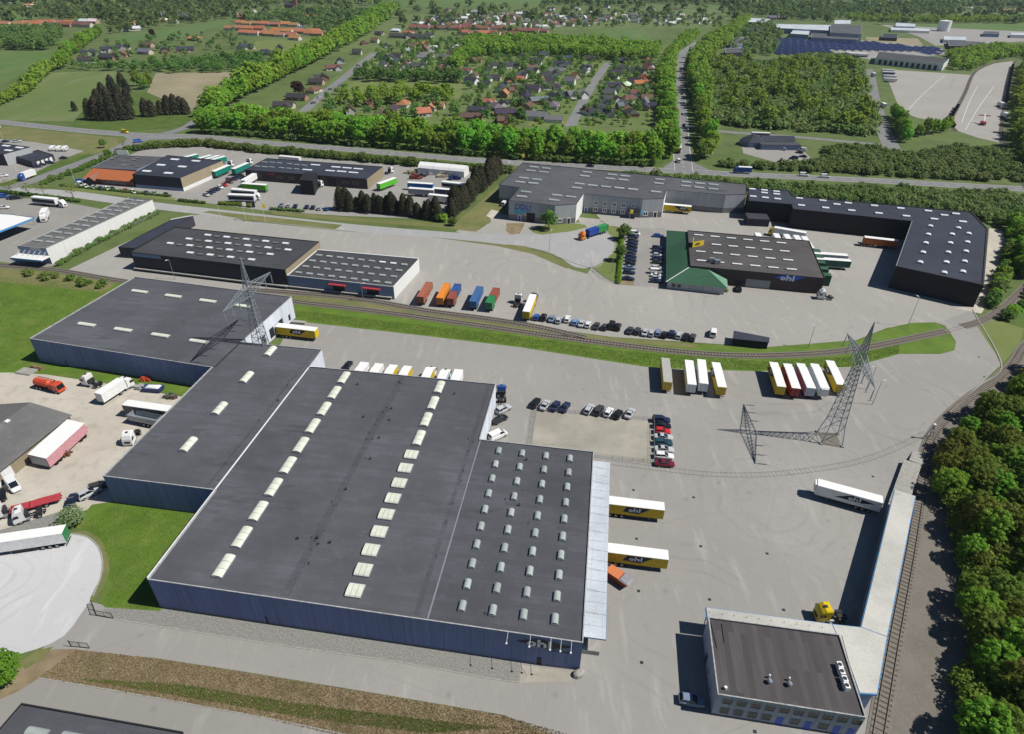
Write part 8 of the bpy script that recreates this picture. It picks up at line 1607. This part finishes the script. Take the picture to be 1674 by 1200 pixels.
wood_mass('woodland', 'rear trees right of the north road', [(1124, 100), (1134, 88), (1150, 72), (1195, 45), (1210, 30), (1225, 34), (1190, 75), (1165, 90), (1150, 110), (1160, 180), (1150, 195), (1138, 160)], 9.5, (.9, 1.3), vm, 'leaf_wood', 18)
wood_mass('woodland', 'wood behind the deep green meadow', [(-100, 62), (0, 58), (105, 50), (98, 70), (80, 82), (0, 82), (-100, 82)], 10, (.9, 1.3), vm, 'leaf_far', 19)
wood_mass('woodland', 'mixed wood between spruces, sand field and hamlet', [(235, 108), (330, 98), (430, 92), (480, 102), (470, 113), (400, 117), (255, 120), (160, 116), (110, 112), (140, 110)], 11, (.55, .95), vm, 'leaf_dark', 20)
wood_mass('woodland', 'row of oaks above the village green', [(578, 128), (640, 124), (750, 130), (758, 138), (690, 135), (590, 133)], 10, (.8, 1.1), vm, 'leaf_dark', 21)
wood_mass('woodland', 'trees along the lower edge of the village green', [(550, 172), (600, 158), (690, 150), (752, 156), (748, 175), (700, 165), (600, 178)], 11, (.7, 1.1), vm, 'leaf_wood', 22)
wood_mass('woodland', 'wood between the meadow and the village houses', [(770, 70), (850, 68), (960, 72), (1075, 84), (1078, 98), (990, 98), (880, 90), (790, 92), (760, 100), (745, 120), (735, 110)], 10, (.9, 1.35), vm, 'leaf_wood', 23)
wood_mass('garden_trees', 'garden trees and shrubs between the village houses', [(500, 188), (560, 118), (612, 80), (700, 64), (860, 74), (1066, 100), (1076, 150), (1060, 212), (900, 208), (700, 200)], 19, (.35, .8), vm, 'leaf_dark', 24, [[g(*p) for p in q] for q in ([(560, 165), (570, 128), (760, 135), (756, 160)], [(862, 207), (872, 184), (942, 184), (930, 207)], [(925, 207), (985, 98), (1002, 98), (942, 207)], [(485, 190), (600, 80), (622, 86), (510, 185)])])
wood_mass('garden_trees', 'low shrubs in the village gardens', [(500, 188), (560, 118), (612, 80), (700, 64), (860, 74), (1066, 100), (1076, 150), (1060, 212), (900, 208), (700, 200)], 13, (.5, 1.0), rs0, 'leaf_beech', 25, [[g(*p) for p in q] for q in ([(560, 165), (570, 128), (760, 135), (756, 160)], [(925, 207), (985, 98), (1002, 98), (942, 207)], [(485, 190), (600, 80), (622, 86), (510, 185)])])
wood_mass('garden_trees', 'trees between the far village houses', [(640, 45), (720, 20), (1000, 18), (1180, 26), (1180, 46), (1060, 44), (950, 46), (860, 55), (760, 64), (690, 62)], 33, (.6, 1.05), vf, 'leaf_far', 26)
wood_mass('garden_trees', 'trees around the farm hamlet', [(130, 106), (150, 75), (260, 60), (400, 50), (420, 85), (330, 86), (300, 92), (230, 98)], 30, (.5, .95), vf, 'leaf_far', 27)
wood_mass('garden_trees', 'trees between the school and the church', [(380, 36), (480, 18), (610, 20), (590, 46), (540, 60), (520, 48), (440, 36)], 19, (.9, 1.5), vf, 'leaf_far', 28)
wood_mass('woodland', 'trees on the far left rise', [(-100, 24), (60, 14), (240, 8), (400, 8), (380, 30), (300, 40), (180, 56), (170, 34), (20, 32)], 24, (.9, 1.5), vf, 'leaf_far', 29, [[g(*p) for p in [(-100, 23), (80, 23), (60, 32), (-100, 35)]]])
wood_mass('woodland', 'trees at the edge of the depot and the works', [(1548, 92), (1600, 80), (1700, 82), (1700, 96), (1660, 94), (1625, 98), (1588, 116), (1556, 114)], 9, (.8, 1.2), vf, 'leaf_wood', 30)
wood_mass('woodland', 'golden trees east of the depot siding', [(1668, 110), (1740, 100), (1740, 250), (1672, 280), (1658, 230), (1656, 170)], 8, (.9, 1.3), vm, 'leaf_wood', 31)
wood_mass('woodland', 'hedgerow of trees beyond the works yards', [(1380, 26), (1500, 30), (1740, 30), (1740, 37), (1500, 38), (1390, 34)], 13, (.9, 1.2), vf, 'leaf_wood', 32)
wood_mass('woodland', 'trees around the pale lake', [(1200, 14), (1330, 8), (1440, 12), (1560, 12), (1560, 24), (1440, 26), (1330, 34), (1260, 28), (1215, 24)], 22, (.9, 1.5), vf, 'leaf_far', 33)
wood_mass('woodland', 'bushes by the works among the north road trees', [(1175, 55), (1260, 36), (1280, 60), (1262, 92), (1230, 92), (1200, 88)], 16, (.7, 1.1), vf, 'leaf_scrub', 34)
wood_mass('woodland', 'far wooded skyline', [(-250, -14), (1950, -14), (1950, 10), (1600, 12), (1200, 12), (900, 8), (640, 10), (400, 8), (-250, 10)], 31, (.9, 1.5), vff, 'leaf_far', 35, [[g(*p) for p in q] for q in ([(560, 0), (900, -3), (880, 9), (650, 10)], [(1338, 3), (1394, 1), (1398, 10), (1340, 10)], [(1040, 5), (1210, 8), (1190, 14), (1040, 11)])])
wood_mass('woodland', 'scattered trees on the far farmland', [(-200, 10), (1900, 10), (1900, 40), (-200, 40)], 90, (.9, 1.6), vff, 'leaf_far', 36)
# ---------------------------------------------------------------- grass
def tufts(name, label, pxpoly, n, size, mat, seed, blades=3):
    poly = [g(*p) for p in pxpoly]; x0, x1 = min(p.x for p in poly), max(p.x for p in poly); y0, y1 = min(p.y for p in poly), max(p.y for p in poly); rs = np.random.RandomState(seed); out = []
    while len(out) < n:
        x, y = rs.uniform(x0, x1), rs.uniform(y0, y1)
        if in_poly(x, y, poly): out.append((x, y))
    c = np.repeat(np.array(out), blades, 0); k = len(c); a = rs.uniform(0, 6.283, k); s = size*rs.uniform(.5, 1.3, k); dx, dy = np.cos(a), np.sin(a); z = np.full(k, .03)
    b = np.stack([c[:, 0], c[:, 1], z], 1)+np.stack([rs.normal(size=k)*size*.4, rs.normal(size=k)*size*.4, z*0], 1); t = np.stack([dx, dy, dx*0], 1)*(s*.35)[:, None]; nn = np.stack([-dy, dx, dx*0], 1)*(s*.5)[:, None]; up = np.stack([dx*0, dx*0, s], 1)
    v = np.stack([b-t, b+t, b+t*.5+nn+up, b-t*.5+nn+up], 1).reshape(-1, 3); o = put(name, quads_mesh(name, v, mat)); o['kind'] = 'stuff'; o['label'] = label
tufts('grass', 'dry brown grass tufts on the bank below the lane', [(63, 1109), (125, 1063), (250, 1077), (400, 1100), (613, 1135), (820, 1170), (940, 1205), (560, 1205), (420, 1172), (204, 1133)], 24000, .13, 'tuft_brown', 1)
tufts('grass', 'green weeds in the brown bank', [(120, 1110), (300, 1120), (480, 1150), (700, 1178), (820, 1190), (700, 1200), (500, 1175), (300, 1140)], 9000, .14, 'tuft_green', 2)
tufts('grass', 'long grass on the lawn beside the big hall', [(130, 862), (190, 822), (340, 838), (262, 998), (176, 992), (180, 930), (166, 885)], 9000, .10, 'tuft_green', 3)
tufts('grass', 'rough grass on the railway embankment', [(480, 506), (700, 532), (850, 549), (1000, 572), (1240, 590), (1390, 582), (1470, 562), (1470, 576), (1390, 598), (1240, 606), (1080, 601), (850, 565), (480, 521)], 18000, .13, 'tuft_green', 4)
tufts('grass', 'rough grass of the meadow west of the rear hall', [(-60, 450), (60, 455), (200, 478), (60, 556), (60, 590), (-60, 620)], 12000, .13, 'tuft_green', 6)

# ---------------------------------------------------------------- air
m_, nt_, b_ = _new('haze_air'); nt_.nodes.remove(b_); pv = N(nt_, 'ShaderNodeVolumePrincipled'); pv.inputs['Color'].default_value = (.72, .84, 1, 1); pv.inputs['Density'].default_value = .00004; pv.inputs['Anisotropy'].default_value = 0.0
L(nt_, pv.outputs[0], nt_.nodes['Material Output'].inputs['Volume'])
hz = put('haze', MB().box(-5200, 6200, -600, 9200, -1, 112).mesh('haze', 'haze_air')); hz['kind'] = 'stuff'; hz['label'] = 'thin summer haze over the far fields'
